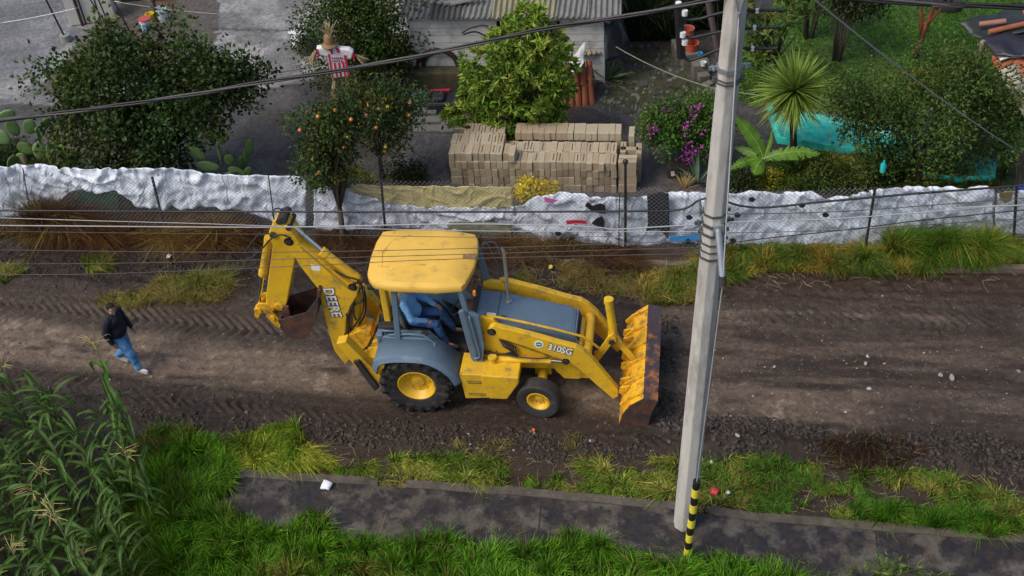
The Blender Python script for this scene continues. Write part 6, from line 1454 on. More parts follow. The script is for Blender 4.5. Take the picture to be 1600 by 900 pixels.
q=MB(); q.tube([(-.2,-.12,.02),(.2,-.12,.02),(.2,.12,.02),(-.2,.12,.02),(-.2,-.12,.02)],.015,n=6); thing1('metal_frame','small pale wire frame lying by the spiky yucca','frame',q,CAL,G(958,132)+Vector((0,0,.02)),rz=R(20))
# ---- scarecrow
sb_=G(530,190); ys=sb_.y; SC=root('scarecrow',tuple(sb_),'straw scarecrow in a red and white striped shirt and a straw hat','scarecrow')
def sv(px_,py_,dy=0.): p=VY(px_,py_,ys+dy); return Vector((p.x-sb_.x,dy,p.z))
STR=mat('straw_bundle',(.36,.29,.16),.9,.3,12,stretch=(6,6,1)); HAT=mat('hat_straw',(.26,.15,.07),.8,.2,12,bump=.3,bs=60)
q=MB(); q.cyl((0,.05,0),sv(516,75,.05),.035,n=8); q.cyl(sv(490,82,.05),sv(562,88,.05),.03,n=8); q.build('pole',BARK,SC)
SHW=mat('shirt_white',(.80,.79,.78),.8,.06,5,bump=.3,bs=12); SHR=mat('shirt_red',(.62,.02,.06),.8,.1,5)
sh_=[(494,74),(508,73),(514,75),(524,74),(546,76),(553,80),(549,92),(541,91),(546,118),(518,122),(512,88),(499,85),(496,80)]
def shp(p,dy): v_=sv(*p,dy); return (v_.x,v_.z)
q=MB(); Pl=[shp(p,-.04) for p in sh_]; q.prism(Pl,-.09,.09); so2=q.build('shirt',SHW,SC,bevel=.035)
q=MB()
for (x0,x1,x2,x3,ya,yb_) in((512,515,518,521,84,121),(521,524,525,528,98,120),(528,531,531,534,98,120),(534,537,538,541,96,119),(537,541,543,546,86,118),(516,519,517,520,75,84),(525,529,527,531,75,82)):
    q.prism([shp((x0,ya),-.09),shp((x1,ya),-.09),shp((x3,yb_),-.09),shp((x2,yb_),-.09)],-.104,-.094)
q.build('stripe',SHR,so2)
q=MB()
for (a,b,c,d) in((495,74,498,85),(550,80,553,92)): q.prism([shp((a,b),0),shp((a+2,b),0),shp((c+2,d),0),shp((c,d),0)],-.10,.10)
q.build('cuff',SHR,so2)
q=MB()
for i in range(6): q.prism([shp((518.5+i*3.1,89+ (i%2)*1.0),-.1),shp((520.5+i*3.1,89),-.1),shp((520.5+i*3.1,92),-.1),shp((518.5+i*3.1,92),-.1)],-.109,-.105)
for i in range(5): q.prism([shp((519+i*3.4,94),-.1),shp((521+i*3.4,94),-.1),shp((521+i*3.4,96.5),-.1),shp((519+i*3.4,96.5),-.1)],-.109,-.105)
q.build('chest_print',mat('print_grey',(.35,.06,.12),.8,.2),so2)
def straw(name,c,dirn,n,L,sp,mt=STR,seed=0):
    r=np.random.default_rng(seed); q=MB(); c=Vector(c); d=Vector(dirn).normalized()
    for k in range(n):
        e=(d+Vector(r.normal(size=3)*sp)).normalized(); l=L*r.uniform(.6,1.1); q.tube([c+Vector(r.normal(size=3)*.02),c+e*l*.5,c+e*l+Vector((0,0,-.05*l))],[.012,.010,.004],n=4,cap=False)
    return q.build(name,mt,SC)
straw('straw_hand',sv(493,80),(-.5,0,-1),26,.42,.25,seed=1); straw('straw_hand',sv(554,86),(1,0,-.7),24,.34,.25,seed=2); straw('straw_plume',sv(515,56),(0,0,1),34,.42,.32,mat('straw_pale',(.5,.42,.24),.9,.2),seed=3)
straw('straw_leg',sv(522,120),(-.15,0,-1),30,.62,.12,seed=4); straw('straw_leg',sv(534,120),(.1,0,-1),18,.55,.12,seed=5)
hc_=sv(516,74); q=MB(); q.lathe([(.20,-.035),(.17,-.02),(.12,.02),(.12,.05),(.11,.20),(.07,.25),(.001,.26)],'z',tuple(hc_+Vector((0,0,.10))),n=22); ht=q.build('hat',HAT,SC,smooth=True); so3=ht.modifiers.new('s','SOLIDIFY'); so3.thickness=.012
q=MB(); q.ell(tuple(hc_+Vector((0,0,.0))),(.10,.10,.12),12); q.build('head',mat('sackcloth',(.10,.08,.07),.9,.2),SC,smooth=True)
# ---- upper left corner
q=MB(); q.bb(-.62,.62,-.3,.3,.05,.9); cb_=root('white_cabinet',tuple(G(148,30)),'white low cabinet with three door panels at the top edge','cabinet',rz=R(8)); q.build('body',mat('cabinet_white',(.55,.55,.50),.5,.06,4,dirt=.15),cb_,bevel=.01)
q=MB()
for x in(-.21,.21): q.bb(x-.02,x+.02,-.305,-.3,.05,.9)
q.bb(-.62,.62,-.32,.3,.0,.05); q.build('gap',DRK,cb_)
def pail(px_,py_,r0,r1,h,mt,label,rim=True,lid=None,tilt=0,handle=True):
    b=G(px_,py_); t=root('bucket',tuple(b),label,'bucket'); q=MB()
    q.lathe([(.001,.0),(r0,.0),(r1,h),(r1+.01,h),(r1+.01,h-.05),(r1+.004,h-.05)] if False else [(.001,.0),(r0,.0),(r1*.985,h*.82),(r1+.012,h*.82),(r1+.012,h*.88),(r1,h*.88),(r1+.004,h),(r1-.012,h),(r0-.01,.02),(.001,.02)],'z',n=28); q.build('body',mt,t,smooth=True,auto=True)
    if lid: q=MB(); q.lathe([(.001,h+.012),(r1+.012,h+.01),(r1+.016,h-.03)],'z',n=28); q.build('lid',lid,t,smooth=True,auto=True)
    if handle: q=MB(); q.tube([((r1+.015)*math.cos(a),-.02-(r1+.03)*math.sin(a)*.5,h*.8-.10*math.sin(a)) for a in [math.pi*i/10 for i in range(11)]],.004,n=5); q.build('handle',STL,t)
    t.rotation_euler=(0,R(tilt),0); return t
PW=mat('plastic_white',(.62,.66,.68),.35,.04,4); PYL=mat('plastic_yellow',(.70,.52,.02),.4,.06,4); PRD=mat('plastic_red',(.45,.07,.06),.4,.06,4); PBL=mat('plastic_blue',(.03,.22,.45),.4,.06,4)
pail(256,33,.14,.165,.40,PW,'tall white plastic pail right of the paint bucket')
pb_=pail(231,47,.14,.155,.36,PW,'white paint bucket with red lid and blue label',lid=PRD)
q=MB(); q.lathe([(.1485,.06),(.1545,.24)],'z',n=16,a0=-2.2,a1=-.6); q.build('label',PBL,pb_,smooth=True)
q=MB(); q.bb(-.025,.025,-.1555,-.154,.10,.115); q.bb(-.025,-.01,-.1555,-.154,.10,.17); q.bb(-.025,.025,-.1565,-.155,.165,.18); q.bb(.012,.027,-.1565,-.155,.13,.18); q.build('label_mark',DEC_W,pb_)
pail(237,34,.10,.125,.26,PYL,'yellow bucket behind the paint bucket with the red lid'); pail(131,36,.10,.12,.30,PYL,'yellow bucket in front of the white cabinet'); pail(125,24,.08,.10,.28,mat('plastic_cyan',(.02,.30,.45),.4,.05),'blue bucket behind the yellow one at the white cabinet')
# bar set in a concrete footing
b=G(105,66); t=root('footed_post',tuple(b),'dark leaning iron bar set in a round concrete footing','post'); q=MB(); q.cyl((0,0,0),(0,0,.24),.16,.15,n=22); q.build('footing',mat('footing_concrete',(.26,.26,.25),.85,.15,6),t,smooth=True,auto=True)
tp=VY(68,-8,b.y); q=MB(); q.cyl((-.02,0,.2),(tp.x-b.x,0,tp.z),.028,n=8); q.build('bar',DRK,t)
BRN=mat('post_brown',(.055,.03,.025),.8,.3,9)
for (a,b_,c,d,lb) in(((130,42),(112,-10),.045,BRN,'brown wooden post left of the yellow bucket at the cabinet'),((246,36),(238,-8),.045,BRN,'brown wooden post between the white pail and the yellow bucket'),((172,46),(135,-10),.022,DRK,'dark rod leaning in front of the white cabinet, left of three'),((174,48),(150,-10),.022,DRK,'dark rod leaning in front of the white cabinet, middle of three'),((213,68),(172,-10),.024,DRK,'dark rod leaning right of the white cabinet, longest of three')):
    p0=G(*a); p1=VY(*b_,p0.y); q=MB(); q.cyl((0,0,-.05),p1-p0,c,n=8); thing1('post',lb,'post',q,d,p0)
q=MB(); q.bb(-.3,.3,-.2,.2,0,.5); thing1('red_crate','red crate at the top edge above the white pail','crate',q,mat('crate_red',(.25,.015,.015),.6,.2),G(258,-2),bevel=.02)
q=MB(); q.lathe([(.10,-.1),(.34,-.12),(.38,0),(.34,.12),(.10,.1)],'y',n=26); thing1('car_tyre','dark tyre at the top edge right of the white cabinet','tyre',q,BLK,G(205,2)+Vector((0,0,.3)),smooth=True)
span('clothes_line',VY(0,36,30.3),VY(122,12,30.3),.010,CAL,'pale line from the left edge to the brown post at the cabinet',sag=.03); span('clothes_line',VY(178,2,30.2),VY(345,22,30.2),.010,CAL,'pale line from the white cabinet across to the right above the pails',sag=.05)
span('clothes_line',VY(385,120,27.2),VY(640,72,26.9),.010,CGR,'thin dark line passing behind the scarecrow',sag=.08)
span('rope',VY(938,58,26.2),VY(1116,138,24.5),.012,mat('rope_pale',(.25,.26,.2),.8,.1),'pale rope from the house corner down to the concrete pole side',sag=.15); span('rope',VY(1116,138,24.5),VY(1325,158,23.2),.012,bpy.data.materials['rope_pale'],'pale rope passing in front of the spiky palm leaves',sag=.08)
# white folded sheet on dark barrel
b=G(478,82); q=MB(); q.cyl((.1,0,0),(.1,0,.45),.3,n=20); thing1('dark_barrel','dark barrel left of the dense tree under a white sheet','barrel',q,mat('barrel_dark',(.045,.05,.055),.6,.2),b,smooth=True)
cloth('white_sheet',(VY(450,50,b.y+.3),VY(480,32,b.y+.5),VY(488,60,b.y-.1),VY(458,76,b.y-.3)),.14,'white sheet over the dark barrel left of the dense tree','sheet',mat('sheet_white',(.5,.52,.54),.6,.1),amp=.07,seed=5)
# ---- low block wall with pots
LB=mat('old_block',(.15,.135,.11),.9,.25,6,dirt=.5,dirtcol=(.05,.045,.03),ds=3,bump=.5,bs=20)
for (a,b_,w_,d_,h_,rz_,lb) in((1062,92,.32,.62,.42,5,'mossy concrete block under the blue cloth'),(1078,100,.5,.42,.40,5,'wide mossy block under the red buckets'),(1094,116,.42,.36,.36,0,'mossy block under the small blue-rimmed can'),(1099,126,.28,.22,.2,10,'small block left of the pole, below the blue can'),(1106,136,.26,.2,.12,35,'tan brick lying left of the pole'),(1114,146,.24,.2,.1,15,'lowest brick of the old row left of the pole')):
    q=MB(); q.bb(-w_/2,w_/2,-d_/2,d_/2,0,h_); thing1('old_block',lb,'block',q,LB,G(a,b_),rz=R(rz_),bevel=.02)
PO=mat('plastic_orange',(.55,.10,.05),.45,.08)
def pot(px_,py_,z,r0,r1,h,mt,label):
    p=G(px_,py_); t=root('pot',(p.x,p.y,z),label,'pot'); q=MB(); q.lathe([(.001,0),(r0,0),(r1,h),(r1+.015,h),(r1-.01,h-.01),(r0-.01,.02),(.001,.02)],'z',n=24); q.build('body',mt,t,smooth=True,auto=True); return t
pot(1080,100,.40,.13,.17,.22,PO,'orange red plastic pot in front of the tall red bucket'); pot(1073,97,.42,.14,.16,.55,mat('plastic_brick',(.38,.09,.06),.5,.1),'tall brick red bucket left of the concrete pole')
pot(1093,108,.36,.055,.06,.10,PBL,'small blue can with a white lid on the block wall'); pot(1098,122,.36,.06,.062,.10,PW,'small white can with a purple band on the block wall')
cloth('blue_cloth',(VY(1056,30,G(1062,92).y),VY(1066,26,G(1062,92).y),VY(1067,62,G(1062,92).y-.1),VY(1056,60,G(1062,92).y-.1)),.05,'grey blue cloth left of the tall red bucket','cloth',mat('cloth_blue',(.12,.17,.22),.8,.2),amp=.06,seed=4)
p0=G(1131,120); p1=VY(1104,-12,p0.y); q=MB(); q.cyl((0,0,-.1),p1-p0,.085,.075,n=10); thing1('wooden_pole','leaning brown wooden pole rising behind the concrete pole','pole',q,mat('pole_wood',(.11,.075,.075),.85,.25,6,stretch=(4,4,1)),p0,smooth=True)
q=MB(); q.bb(-.35,.3,-.2,.2,0,.35); thing1('soil_bank','dark earthen planter under the magenta bush','planter',q,mat('planter_dark',(.025,.02,.016),.9,.4,5,bump=.5,bs=12),G(1065,272),bevel=.08)
q=MB(); q.bb(-.04,.04,-.06,.06,0,.01); thing1('paper_tag','small pale tag on the dark planter under the magenta bush','tag',q,mat('tag_grey',(.35,.34,.32),.8,.1),G(1048,272)+Vector((0,-.25,.2)),rx=R(60))
# ---- teal pond liner
TEA=mat('teal_liner',(.04,.55,.46),.3,.2,5,dirt=.4,dirtcol=(.02,.26,.24),ds=3.5,bump=.5,bs=6)
pl_=[(1197,179),(1212,180),(1255,186),(1300,197),(1350,208),(1420,225),(1500,246),(1556,262),(1552,290),(1500,293),(1440,286),(1380,262),(1330,246),(1270,236),(1232,231),(1214,228)]
g=[G(*p) for p in pl_]; c0=sum(g,Vector())/len(g); t=root('pond',(c0.x,c0.y,0),'shallow garden pond lined with turquoise plastic, partly under the wide tree','pond')
vs=[];n=len(g); q=MB()
for sc,z in((1.0,.06),(1.0,.24),(.985,.26),(.94,.20),(.80,.12),(.4,.10),(.0,.10)): vs+=[((p.x-c0.x)*sc,(p.y-c0.y)*sc,z+.02*math.sin(i*2.3)) for i,p in enumerate(g)]
q.add(vs,[(i*n+j,i*n+(j+1)%n,(i+1)*n+(j+1)%n,(i+1)*n+j) for i in range(6) for j in range(n)]); lo=q.build('liner',TEA,t,smooth=True)
q=MB(); 
for i in range(n-1):
    if i<7: 
        a,b=g[i]-c0,g[i+1]-c0; q.prism([(a.x,a.y),(b.x,b.y),(b.x,b.y+.14),(a.x,a.y+.14)],.02,.27,ax='z')
q.build('stone_rim',LB,t)
q=MB(); a,b=g[1]-c0,g[14]-c0; q.tube([a.lerp(b,i/8)+Vector((.12+.02*math.sin(i*3),0,.27)) for i in range(9)],.035,n=6); q.build('foam_edge',mat('foam_white',(.45,.5,.5),.8,.4,20,col2=(.15,.25,.25),c2s=12),t)
# teal bottle on the post
b=VY(1379,268,G(1350,395).y-.02)
q=MB(); q.lathe([(.001,0),(.055,0),(.055,.17),(.02,.22),(.02,.25),(.001,.25)],'z',n=18); thing1('teal_bottle','turquoise plastic bottle upturned on a fence post at the right','bottle',q,mat('plastic_teal',(.02,.38,.40),.35,.05),VY(1379,266,G(1350,395).y-.02),rx=R(180),smooth=True) if False else thing1('teal_bottle','turquoise plastic bottle stuck on a fence post at the right','bottle',q,mat('plastic_teal',(.02,.38,.40),.35,.05),VY(1379,268,G(1350,395).y-.02),smooth=True)
# ---- tiled shed, right edge
sy=G(1580,190).y; S0=root('tiled_shed',(VY(1580,150,sy).x,sy,0),'open shed at the right edge roofed with clay tiles and black plastic','shed'); sx=S0.location.x
def sh(px_,py_,z): g_=G(px_,py_,z); return Vector((g_.x-sx,g_.y-sy,z))
z0=1.9; r=np.random.default_rng(8)
A1,A2=sh(1512,38,2.15),sh(1572,108,z0); B1_,B2_=sh(1552,100,z0),sh(1610,176,z0-.25)
PAL=mat('tile_pale',(.42,.40,.30),.85,.15,6,dirt=.3); q_=0
for i in range(13):
    f=i/12; a=sh(1548+f*50,94+f*88,1.85-.1*f); q=halfpipe(.42,.075,.065); m_=PAL if i>2 else TIL; o=q.build('eave_tile',m_,S0,smooth=True); o.location=a; o.rotation_euler=(R(14),0,R(-78))
    for j in range(3):
        q=halfpipe(.5,.08,.065); o=q.build('roof_tile',[TIL,PAL,TIL][(i*2+j)%3] if j else TIL,S0,smooth=True); o.location=a+Vector((.36+j*.42,.05+.08*j,.06+.09*j)); o.rotation_euler=(R(12),0,R(-78+r.normal()*3))
cloth_=[]
def scloth(name,P_,mt,amp=.05,seed=0,n=12,zf=0):
    a,b,c,d=map(Vector,P_); V=[]
    for i in range(n+1):
        for j in range(n+1):
            u,v_=i/n,j/n; p=a.lerp(b,u).lerp(d.lerp(c,u),v_); p.z+=amp*(vnoise(u*5,v_*5,seed)-.5)*2+zf; p.y+=amp*(vnoise(u*7,v_*3,seed+3)-.5); V.append(p)
    ii=np.arange((n+1)**2).reshape(n+1,n+1); Fq=np.stack([ii[:-1,:-1],ii[:-1,1:],ii[1:,1:],ii[1:,:-1]],-1).reshape(-1,4)
    o=mesh_np(name,np.array([tuple(p) for p in V]),Fq,mt,S0,smooth=True); s=o.modifiers.new('solid','SOLIDIFY'); s.thickness=.02; return o
scloth('black_plastic',(sh(1497,36,2.2),sh(1640,-6,2.5),sh(1640,50,2.35),sh(1524,58,2.1)),mat('plastic_black_green',(.02,.028,.028),.5,.3,4),.06,1)
scloth('black_plastic',(sh(1530,58,2.15),sh(1640,22,2.4),sh(1640,88,2.2),sh(1556,90,2.0)),mat('plastic_black_blue',(.018,.018,.030),.45,.3,4),.07,2,zf=.03)
scloth('white_plastic',(sh(1545,66,2.04),sh(1566,90,2.03),sh(1640,66,2.15),sh(1640,88,2.02)) if False else (sh(1558,84,2.0),sh(1640,60,2.15),sh(1640,80,2.1),sh(1562,94,1.97)),mat('plastic_white_sheet',(.6,.6,.62),.5,.08,4),.03,3)
for (a,b,rr_) in(((1530,38),(1572,33),.06),((1545,50),(1606,36),.06),((1598,18),(1612,28),.08)):
    p,q1=sh(*a,2.3),sh(*b,2.4); q=MB(); q.cyl(p,q1,rr_,n=10); q.build('loose_tile',TIL if a[0]!=1530 else mat('tile_dusty',(.30,.14,.10),.8,.2),S0,smooth=True,auto=True)
p=sh(1536,66,2.1); q=MB(); b2=G(1528,118); q.cyl((b2.x-sx,b2.y-sy,0),p,.05,.06,n=8); q.build('prop',mat('wood_pale',(.22,.20,.13),.85,.2,8),S0,smooth=True)
for (x,y) in((1572,195),(1640,215)): b2=G(x,y); q=MB(); q.cyl((b2.x-sx,b2.y-sy,0),(b2.x-sx,b2.y-sy,1.75),.06,n=8); q.build('post',BARK,S0)
q=MB(); q.lathe([(.14,-.09),(.33,-.10),(.36,0),(.33,.10),(.14,.09)],'z',n=26); thing1('scrap_tyre','black tyre lying on the lawn at the top edge left of the shed','tyre',q,BLK,G(1480,14)+Vector((0,0,.1)),smooth=True)
q=MB(); q.bb(-.1,.1,-.05,.05,0,.12); thing1('blue_box','small blue object behind the fence at the far right','box',q,mat('blue_plastic',(.02,.06,.45),.4,.05),VY(1593,297,fbase(10.1)+.25),bevel=.02)
# ---- litter in front
def paper(px_,py_,s,mt,label,z=.085,cat='paper'):
    g_=G(px_,py_,z); cloth('litter',((g_.x-s,g_.y-s*.3,z+.01),(g_.x+.3*s,g_.y-s,z+.02),(g_.x+s,g_.y+.2*s,z+.04),(g_.x-.4*s,g_.y+s,z+.05)),.03,label,cat,mt,n=5,amp=.02,seed=int(px_))
WP=mat('litter_white',(.72,.74,.76),.6,.06); paper(511,760,.11,WP,'crumpled white paper on the pavement near its left end'); paper(1117,769,.08,mat('litter_red',(.55,.04,.04),.5,.1),'red plastic scrap on the verge just right of the pole',z=.12,cat='scrap'); paper(1138,772,.03,WP,'tiny white scrap on the verge right of the red one',z=.12,cat='scrap')
paper(1112,725,.03,WP,'small white paper at the edge of the clods right of the pole',z=.1,cat='scrap'); paper(187,750,.05,WP,'small white scrap at the edge of the maize patch',z=.35,cat='scrap'); paper(834,674,.025,mat('litter_orange',(.7,.15,.03),.5,.1),'tiny orange scrap in the dirt left of the loader bucket',z=.05,cat='scrap'); paper(861,419,.05,mat('litter_yellow',(.6,.5,.05),.5,.1),'yellow scrap by the old kerb behind the exhaust stack',z=.1,cat='scrap')
paper(265,402,.06,WP,'pale scrap on the dark soil near the old kerb at the left',z=.06,cat='scrap')
# leafy weed at the foot of the striped guard
b=G(1120,893); t=root('broadleaf_weed',tuple(b),'bright green broad leaved weed at the foot of the striped guard','weed'); n=70
leaf_mesh('leaves',np.array(b)+rng.normal(size=(n,3))*[.28,.12,.04]+[0,0,.14],rng.normal(size=(n,3))*[1,1,.3]+[0,0,.1],np.full(n,.13),np.full(n,.11),colvar(n,(.09,.22,.02),.15),LEAF,t,tuple(b))
b=G(1390,897); t=root('broadleaf_weed',tuple(b),'small light green weed at the pavement edge, lower right','weed'); n=36
leaf_mesh('leaves',np.array(b)+rng.normal(size=(n,3))*[.12,.08,.04]+[0,0,.14],rng.normal(size=(n,3))*[1,1,.3]+[0,0,.4],np.full(n,.13),np.full(n,.05),colvar(n,(.12,.2,.03),.15),LEAF,t,tuple(b))
# ================================================================ people
CLT=bpy.data.textures.new('folds','CLOUDS'); CLT.noise_scale=.11; CLT.noise_depth=2
def folds(o,s=.035):
    d=o.modifiers.new('folds','DISPLACE'); d.texture=CLT; d.strength=s; d.mid_level=.5; d.texture_coords='LOCAL'
SKIN=mat('skin',(.38,.21,.14),.55,.08,12); HAIR=mat('hair_black',(.008,.006,.006),.9,.3,30); NAVY=mat('sweater_navy',(.008,.010,.022),.9,.2,14,bump=.3,bs=40)
JEAN=mat('jeans_blue',(.06,.20,.42),.85,.15,6,col2=(.12,.30,.55),c2s=3,bump=.3,bs=30); SHOE=mat('shoe_white',(.5,.5,.48),.6,.15,8); SOLE=mat('shoe_sole',(.65,.65,.63),.6,.1)
SHB=mat('shirt_blue',(.16,.38,.68),.8,.1,6,bump=.4,bs=14); JEAN2=mat('jeans_dark',(.035,.10,.26),.85,.2,6,bump=.3,bs=20); BOOT=mat('boot_brown',(.06,.04,.03),.7,.3,8)
def V3(*a): return Vector(a)
def lookframe(f): f=Vector(f).normalized(); s=f.cross(Vector((0,0,1))).normalized(); return s,f,s.cross(f)
def head(q,c,face,up=None,r=.105):
    s,f,u=lookframe(face); Mx=Matrix((s,f,u)).transposed(); c=Vector(c)
    q.ell(c+u*.02,(.074,.092,.105),18,Mx); q.ell(c+f*.022-u*.055,(.056,.066,.062),16,Mx); q.ell(c+f*.094-u*.012,(.013,.02,.028),10,Mx); q.ell(c+f*.092-u*.025,(.019,.014,.012),10,Mx)
    for k in(-1,1): q.ell(c+s*.076*k-u*.005,(.010,.022,.032),10,Mx); q.ell(c+s*.032*k+f*.082+u*.028,(.026,.013,.008),8,Mx); q.ell(c+s*.042*k+f*.068-u*.022,(.026,.022,.024),10,Mx)
    q.ell(c+f*.084-u*.062,(.026,.013,.007),10,Mx); q.ell(c+f*.083-u*.072,(.023,.013,.007),10,Mx); q.ell(c+f*.078-u*.096,(.024,.02,.018),10,Mx)
    return s,f,u
def hand(q,w_,d,palm,side=1,s=1.,curl=.5):
    """wrist, direction, palm normal; side = which side the thumb is on"""
    w_=Vector(w_); d=Vector(d).normalized(); palm=Vector(palm); palm=(palm-d*palm.dot(d)).normalized(); a=d.cross(palm).normalized()*side
    Mx=Matrix((a,d,palm)).transposed(); q.ell(w_+d*.045*s,(.040*s,.052*s,.016*s),14,Mx)
    for k,(o,l) in enumerate(((.030,.078),(.010,.088),(-.010,.082),(-.029,.064))):
        p=w_+d*.085*s+a*o*s; l*=s; e1=(d+palm*curl*.4).normalized(); p1=p+e1*l*.42; e2=(d+palm*curl*1.4).normalized(); p2=p1+e2*l*.33; e3=(d*.6+palm*curl*2.).normalized(); p3=p2+e3*l*.26
        q.cap(p-d*.02,p1,.0092*s,.0085*s,8); q.cap(p1,p2,.0085*s,.008*s,8); q.cap(p2,p3,.008*s,.007*s,8)
    t0=w_+d*.02*s+a*.028*s; t1=t0+(a*.8+d*.6+palm*.3).normalized()*.040*s; t2=t1+(a*.35+d*.9+palm*.4).normalized()*.032*s
    q.cap(t0,t1,.0125*s,.0105*s,8); q.cap(t1,t2,.0105*s,.008*s,8)
# --- walking man. facing: image right and towards the camera
mx=G(204,572); HD=R(-20); fw=V3(math.cos(HD),math.sin(HD),0); rt_=V3(math.sin(HD),-math.cos(HD),0); up=V3(0,0,1)   # rt_ = his right (towards camera)
MAN=root('person',(mx.x,mx.y,0),'man in a dark navy sweater and blue jeans walking along the dirt road','person')
def mp(f,r_,z): return fw*f+rt_*r_+up*z
hipR,hipL=mp(0,.09,.90),mp(0,-.09,.90); kneeR,kneeL=mp(.22,.10,.50),mp(.02,-.10,.48); ankR,ankL=mp(.28,.10,.10),mp(-.30,-.10,.17); toeR,toeL=mp(.47,.12,.06),mp(-.13,-.12,.05)
# photo: front foot is at lower right, rear leg at left
pel=mp(0,0,.93); che=mp(.02,0,1.30); nek=mp(.03,0,1.46); shR,shL=mp(.01,.20,1.40),mp(.01,-.20,1.40)
elR,elL=mp(-.07,.27,1.12),mp(.02,-.28,1.13); wrR,wrL=mp(.0,.25,.87),mp(.16,-.25,.92)
hd0=mp(.06,0,1.61)
q=MB(); hf=(fw+rt_*.55-up*.15)
for a,b,r0,r1 in((hipR,kneeR,.085,.058),(kneeR,ankR,.055,.038),(hipL,kneeL,.085,.058),(kneeL,ankL,.055,.038),(shR,elR,.052,.042),(elR,wrR,.040,.027),(shL,elL,.052,.042),(elL,wrL,.040,.027),(che,nek,.10,.06),(nek,hd0,.058,.055),(ankR,toeR,.035,.03),(ankL,toeL,.035,.03)): q.cap(a,b,r0,r1)
Mf=Matrix((rt_,fw,up)).transposed()
q.ell(mp(0,0,.97),(.17,.13,.14),18,Mf); q.ell(mp(.01,0,1.15),(.16,.13,.20),18,Mf); q.ell(che,(.19,.125,.16),18,Mf)
head(q,hd0,hf); hand(q,wrR,(wrR-elR),(fw+rt_*-.3),-1,1.,.6); hand(q,wrL,(wrL-elL),(rt_+fw*.2),1,1.,.6)
bo_=q.build('body',SKIN,MAN,smooth=True); rough(bo_,.0065,2)
q=MB()
for a,b,r0,r1 in((shR,elR,.082,.070),(elR,elR.lerp(wrR,.93),.068,.050),(shL,elL,.082,.070),(elL,elL.lerp(wrL,.93),.068,.050),(shR,shL,.078,.078),(nek,nek+up*.015,.075,.068)): q.cap(a,b,r0,r1)
q.ell(mp(.02,0,1.30),(.215,.155,.19),20,Mf); q.ell(mp(.04,0,1.10),(.20,.18,.20),20,Mf); q.ell(mp(.01,0,.97),(.195,.165,.12),20,Mf)
o=q.build('sweater',NAVY,MAN,smooth=True); rough(o,.012,3); folds(o)
q=MB()
for a,b,r0,r1 in((hipR,kneeR,.118,.092),(kneeR,kneeR.lerp(ankR,.95),.090,.078),(hipL,kneeL,.118,.092),(kneeL,kneeL.lerp(ankL,.95),.090,.078)): q.cap(a,b,r0,r1)
q.ell(mp(-.01,0,.92),(.175,.15,.12),20,Mf); o=q.build('jeans',JEAN,MAN,smooth=True); rough(o,.012,3); folds(o)
for ank,toe in((ankR,toeR),(ankL,toeL)):
    q=MB(); d=(toe-ank); q.cap(ank-up*.03-d*.1,toe,.050,.040); q.ell(ank-up*.06,(.05,.06,.04),12,Mf); o=q.build('shoe',SHOE,MAN,smooth=True); rough(o,.01,2)
    q=MB(); q.cap(ank-up*.085-d*.15,toe-up*.035,.036,.036); so=q.build('sole',SOLE,o,smooth=True); rough(so,.01,2)
s,f,u=lookframe(hf); Mx=Matrix((s,f,u)).transposed()
q=MB(); q.ell(hd0+u*.05-f*.022,(.083,.094,.088),18,Mx); q.ell(hd0-f*.055-u*.01,(.072,.052,.07),16,Mx); q.ell(hd0+u*.105+f*.02,(.06,.065,.028),14,Mx)
for k in(-1,1): q.ell(hd0+s*.066*k+u*.02-f*.01,(.016,.045,.045),10,Mx)
o=q.build('hair',HAIR,MAN,smooth=True); rough(o,.008,2)
EY=mat('eye_dark',(.01,.008,.007),.3,.05)
for k in(-1,1):
    q=MB(); q.ell(hd0+s*.03*k+f*.083+u*.013,(.011,.006,.006),10,Mx); q.build('eye',EY,MAN,smooth=True)
q=MB(); 
for k in(-1,1): q.ell(hd0+s*.032*k+f*.088+u*.033,(.020,.006,.0045),10,Mx); 
q.build('eyebrow',HAIR,MAN,smooth=True)
MAN.scale=(.94,.94,.94)
# --- operator, seated, turned to look forward; built in machine coordinates
cp_=Vector((OX,OY,0))+Vector((-.12*ca,-.12*sa,1.31)); OP=root('person',tuple(cp_),'operator in a light blue shirt and jeans seated under the yellow cab roof','person',rz=MA)
q=MB(); X=Vector((1,0,0)); Yv=Vector((0,1,0)); hip=V3(-.06,0,.12)
ch_=V3(-.12,0,.45); nk=V3(-.10,0,.62); h0=V3(-.06,0,.77)
sR,sL=V3(-.12,-.2,.56),V3(-.12,.2,.56); eR,eL=V3(.02,-.31,.30),V3(.12,.27,.32); wR,wL=V3(.27,-.22,.20),V3(.37,.12,.30)
hR,hL=V3(-.03,-.10,.10),V3(-.03,.10,.10); kR,kL=V3(.42,-.20,.10),V3(.44,.12,.14); aR,aL=V3(.56,-.22,-.32),V3(.66,.12,-.28); tR,tL=V3(.76,-.26,-.37),V3(.86,.12,-.32)
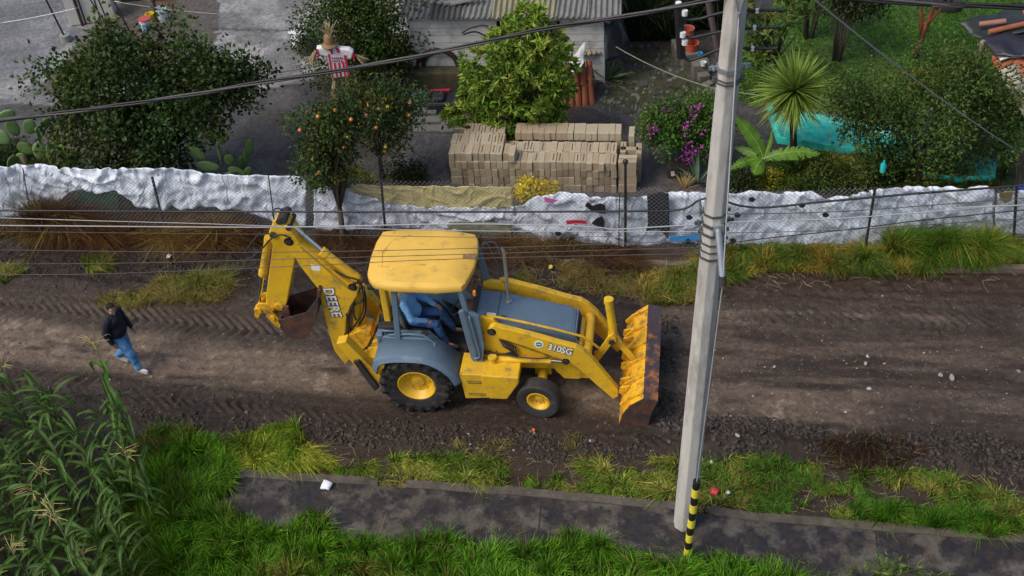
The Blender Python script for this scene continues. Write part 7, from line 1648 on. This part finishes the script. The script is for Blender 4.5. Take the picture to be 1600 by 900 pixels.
for a,b,r0,r1 in((hR,kR,.085,.058),(kR,aR,.055,.038),(hL,kL,.085,.058),(kL,aL,.055,.038),(sR,eR,.052,.042),(eR,wR,.040,.027),(sL,eL,.052,.042),(eL,wL,.040,.027),(ch_,nk,.10,.06),(nk,h0,.058,.055),(aR,tR,.035,.03),(aL,tL,.035,.03)): q.cap(a,b,r0,r1)
q.ell(hip,(.13,.17,.13),16); q.ell(V3(-.1,0,.3),(.13,.16,.2),16); q.ell(ch_,(.125,.19,.16),16)
head(q,h0,(1,-.1,-.25)); hand(q,wR,wR-eR,(.2,.2,-1),-1,1.,.7); hand(q,wL,wL-eL,(0,-.2,-1),1,1.,.9)
o=q.build('body',SKIN,OP,smooth=True); rough(o,.007,2)
q=MB()
for a,b,r0,r1 in((sR,eR,.078,.066),(eR,eR.lerp(wR,.9),.064,.048),(sL,eL,.078,.066),(eL,eL.lerp(wL,.9),.064,.048),(sR,sL,.08,.08),(nk,nk+V3(0,0,.02),.07,.066)): q.cap(a,b,r0,r1)
q.ell(ch_+V3(.02,0,-.02),(.155,.22,.18),18); q.ell(V3(-.05,0,.26),(.18,.20,.18),18); q.ell(V3(-.05,0,.16),(.165,.19,.10),18)
o=q.build('shirt',SHB,OP,smooth=True); rough(o,.013,2); folds(o)
q=MB()
for a,b,r0,r1 in((hR,kR,.105,.082),(kR,kR.lerp(aR,.93),.080,.068),(hL,kL,.105,.082),(kL,kL.lerp(aL,.93),.080,.068)): q.cap(a,b,r0,r1)
q.ell(hip,(.155,.18,.12),18); o=q.build('jeans',JEAN2,OP,smooth=True); rough(o,.013,2); folds(o)
for a_,t_ in((aR,tR),(aL,tL)):
    q=MB(); q.cap(a_+V3(-.02,0,.08),a_+V3(-.02,0,-.04),.052,.05); q.cap(a_+V3(-.03,0,-.04),t_,.05,.042); o=q.build('boot',BOOT,OP,smooth=True); rough(o,.01,2)
q=MB(); q.ell(h0+V3(-.025,0,.05),(.098,.085,.085),16); q.ell(h0+V3(-.06,0,0),(.05,.075,.07),14); o=q.build('hair',HAIR,OP,smooth=True); rough(o,.009,2)
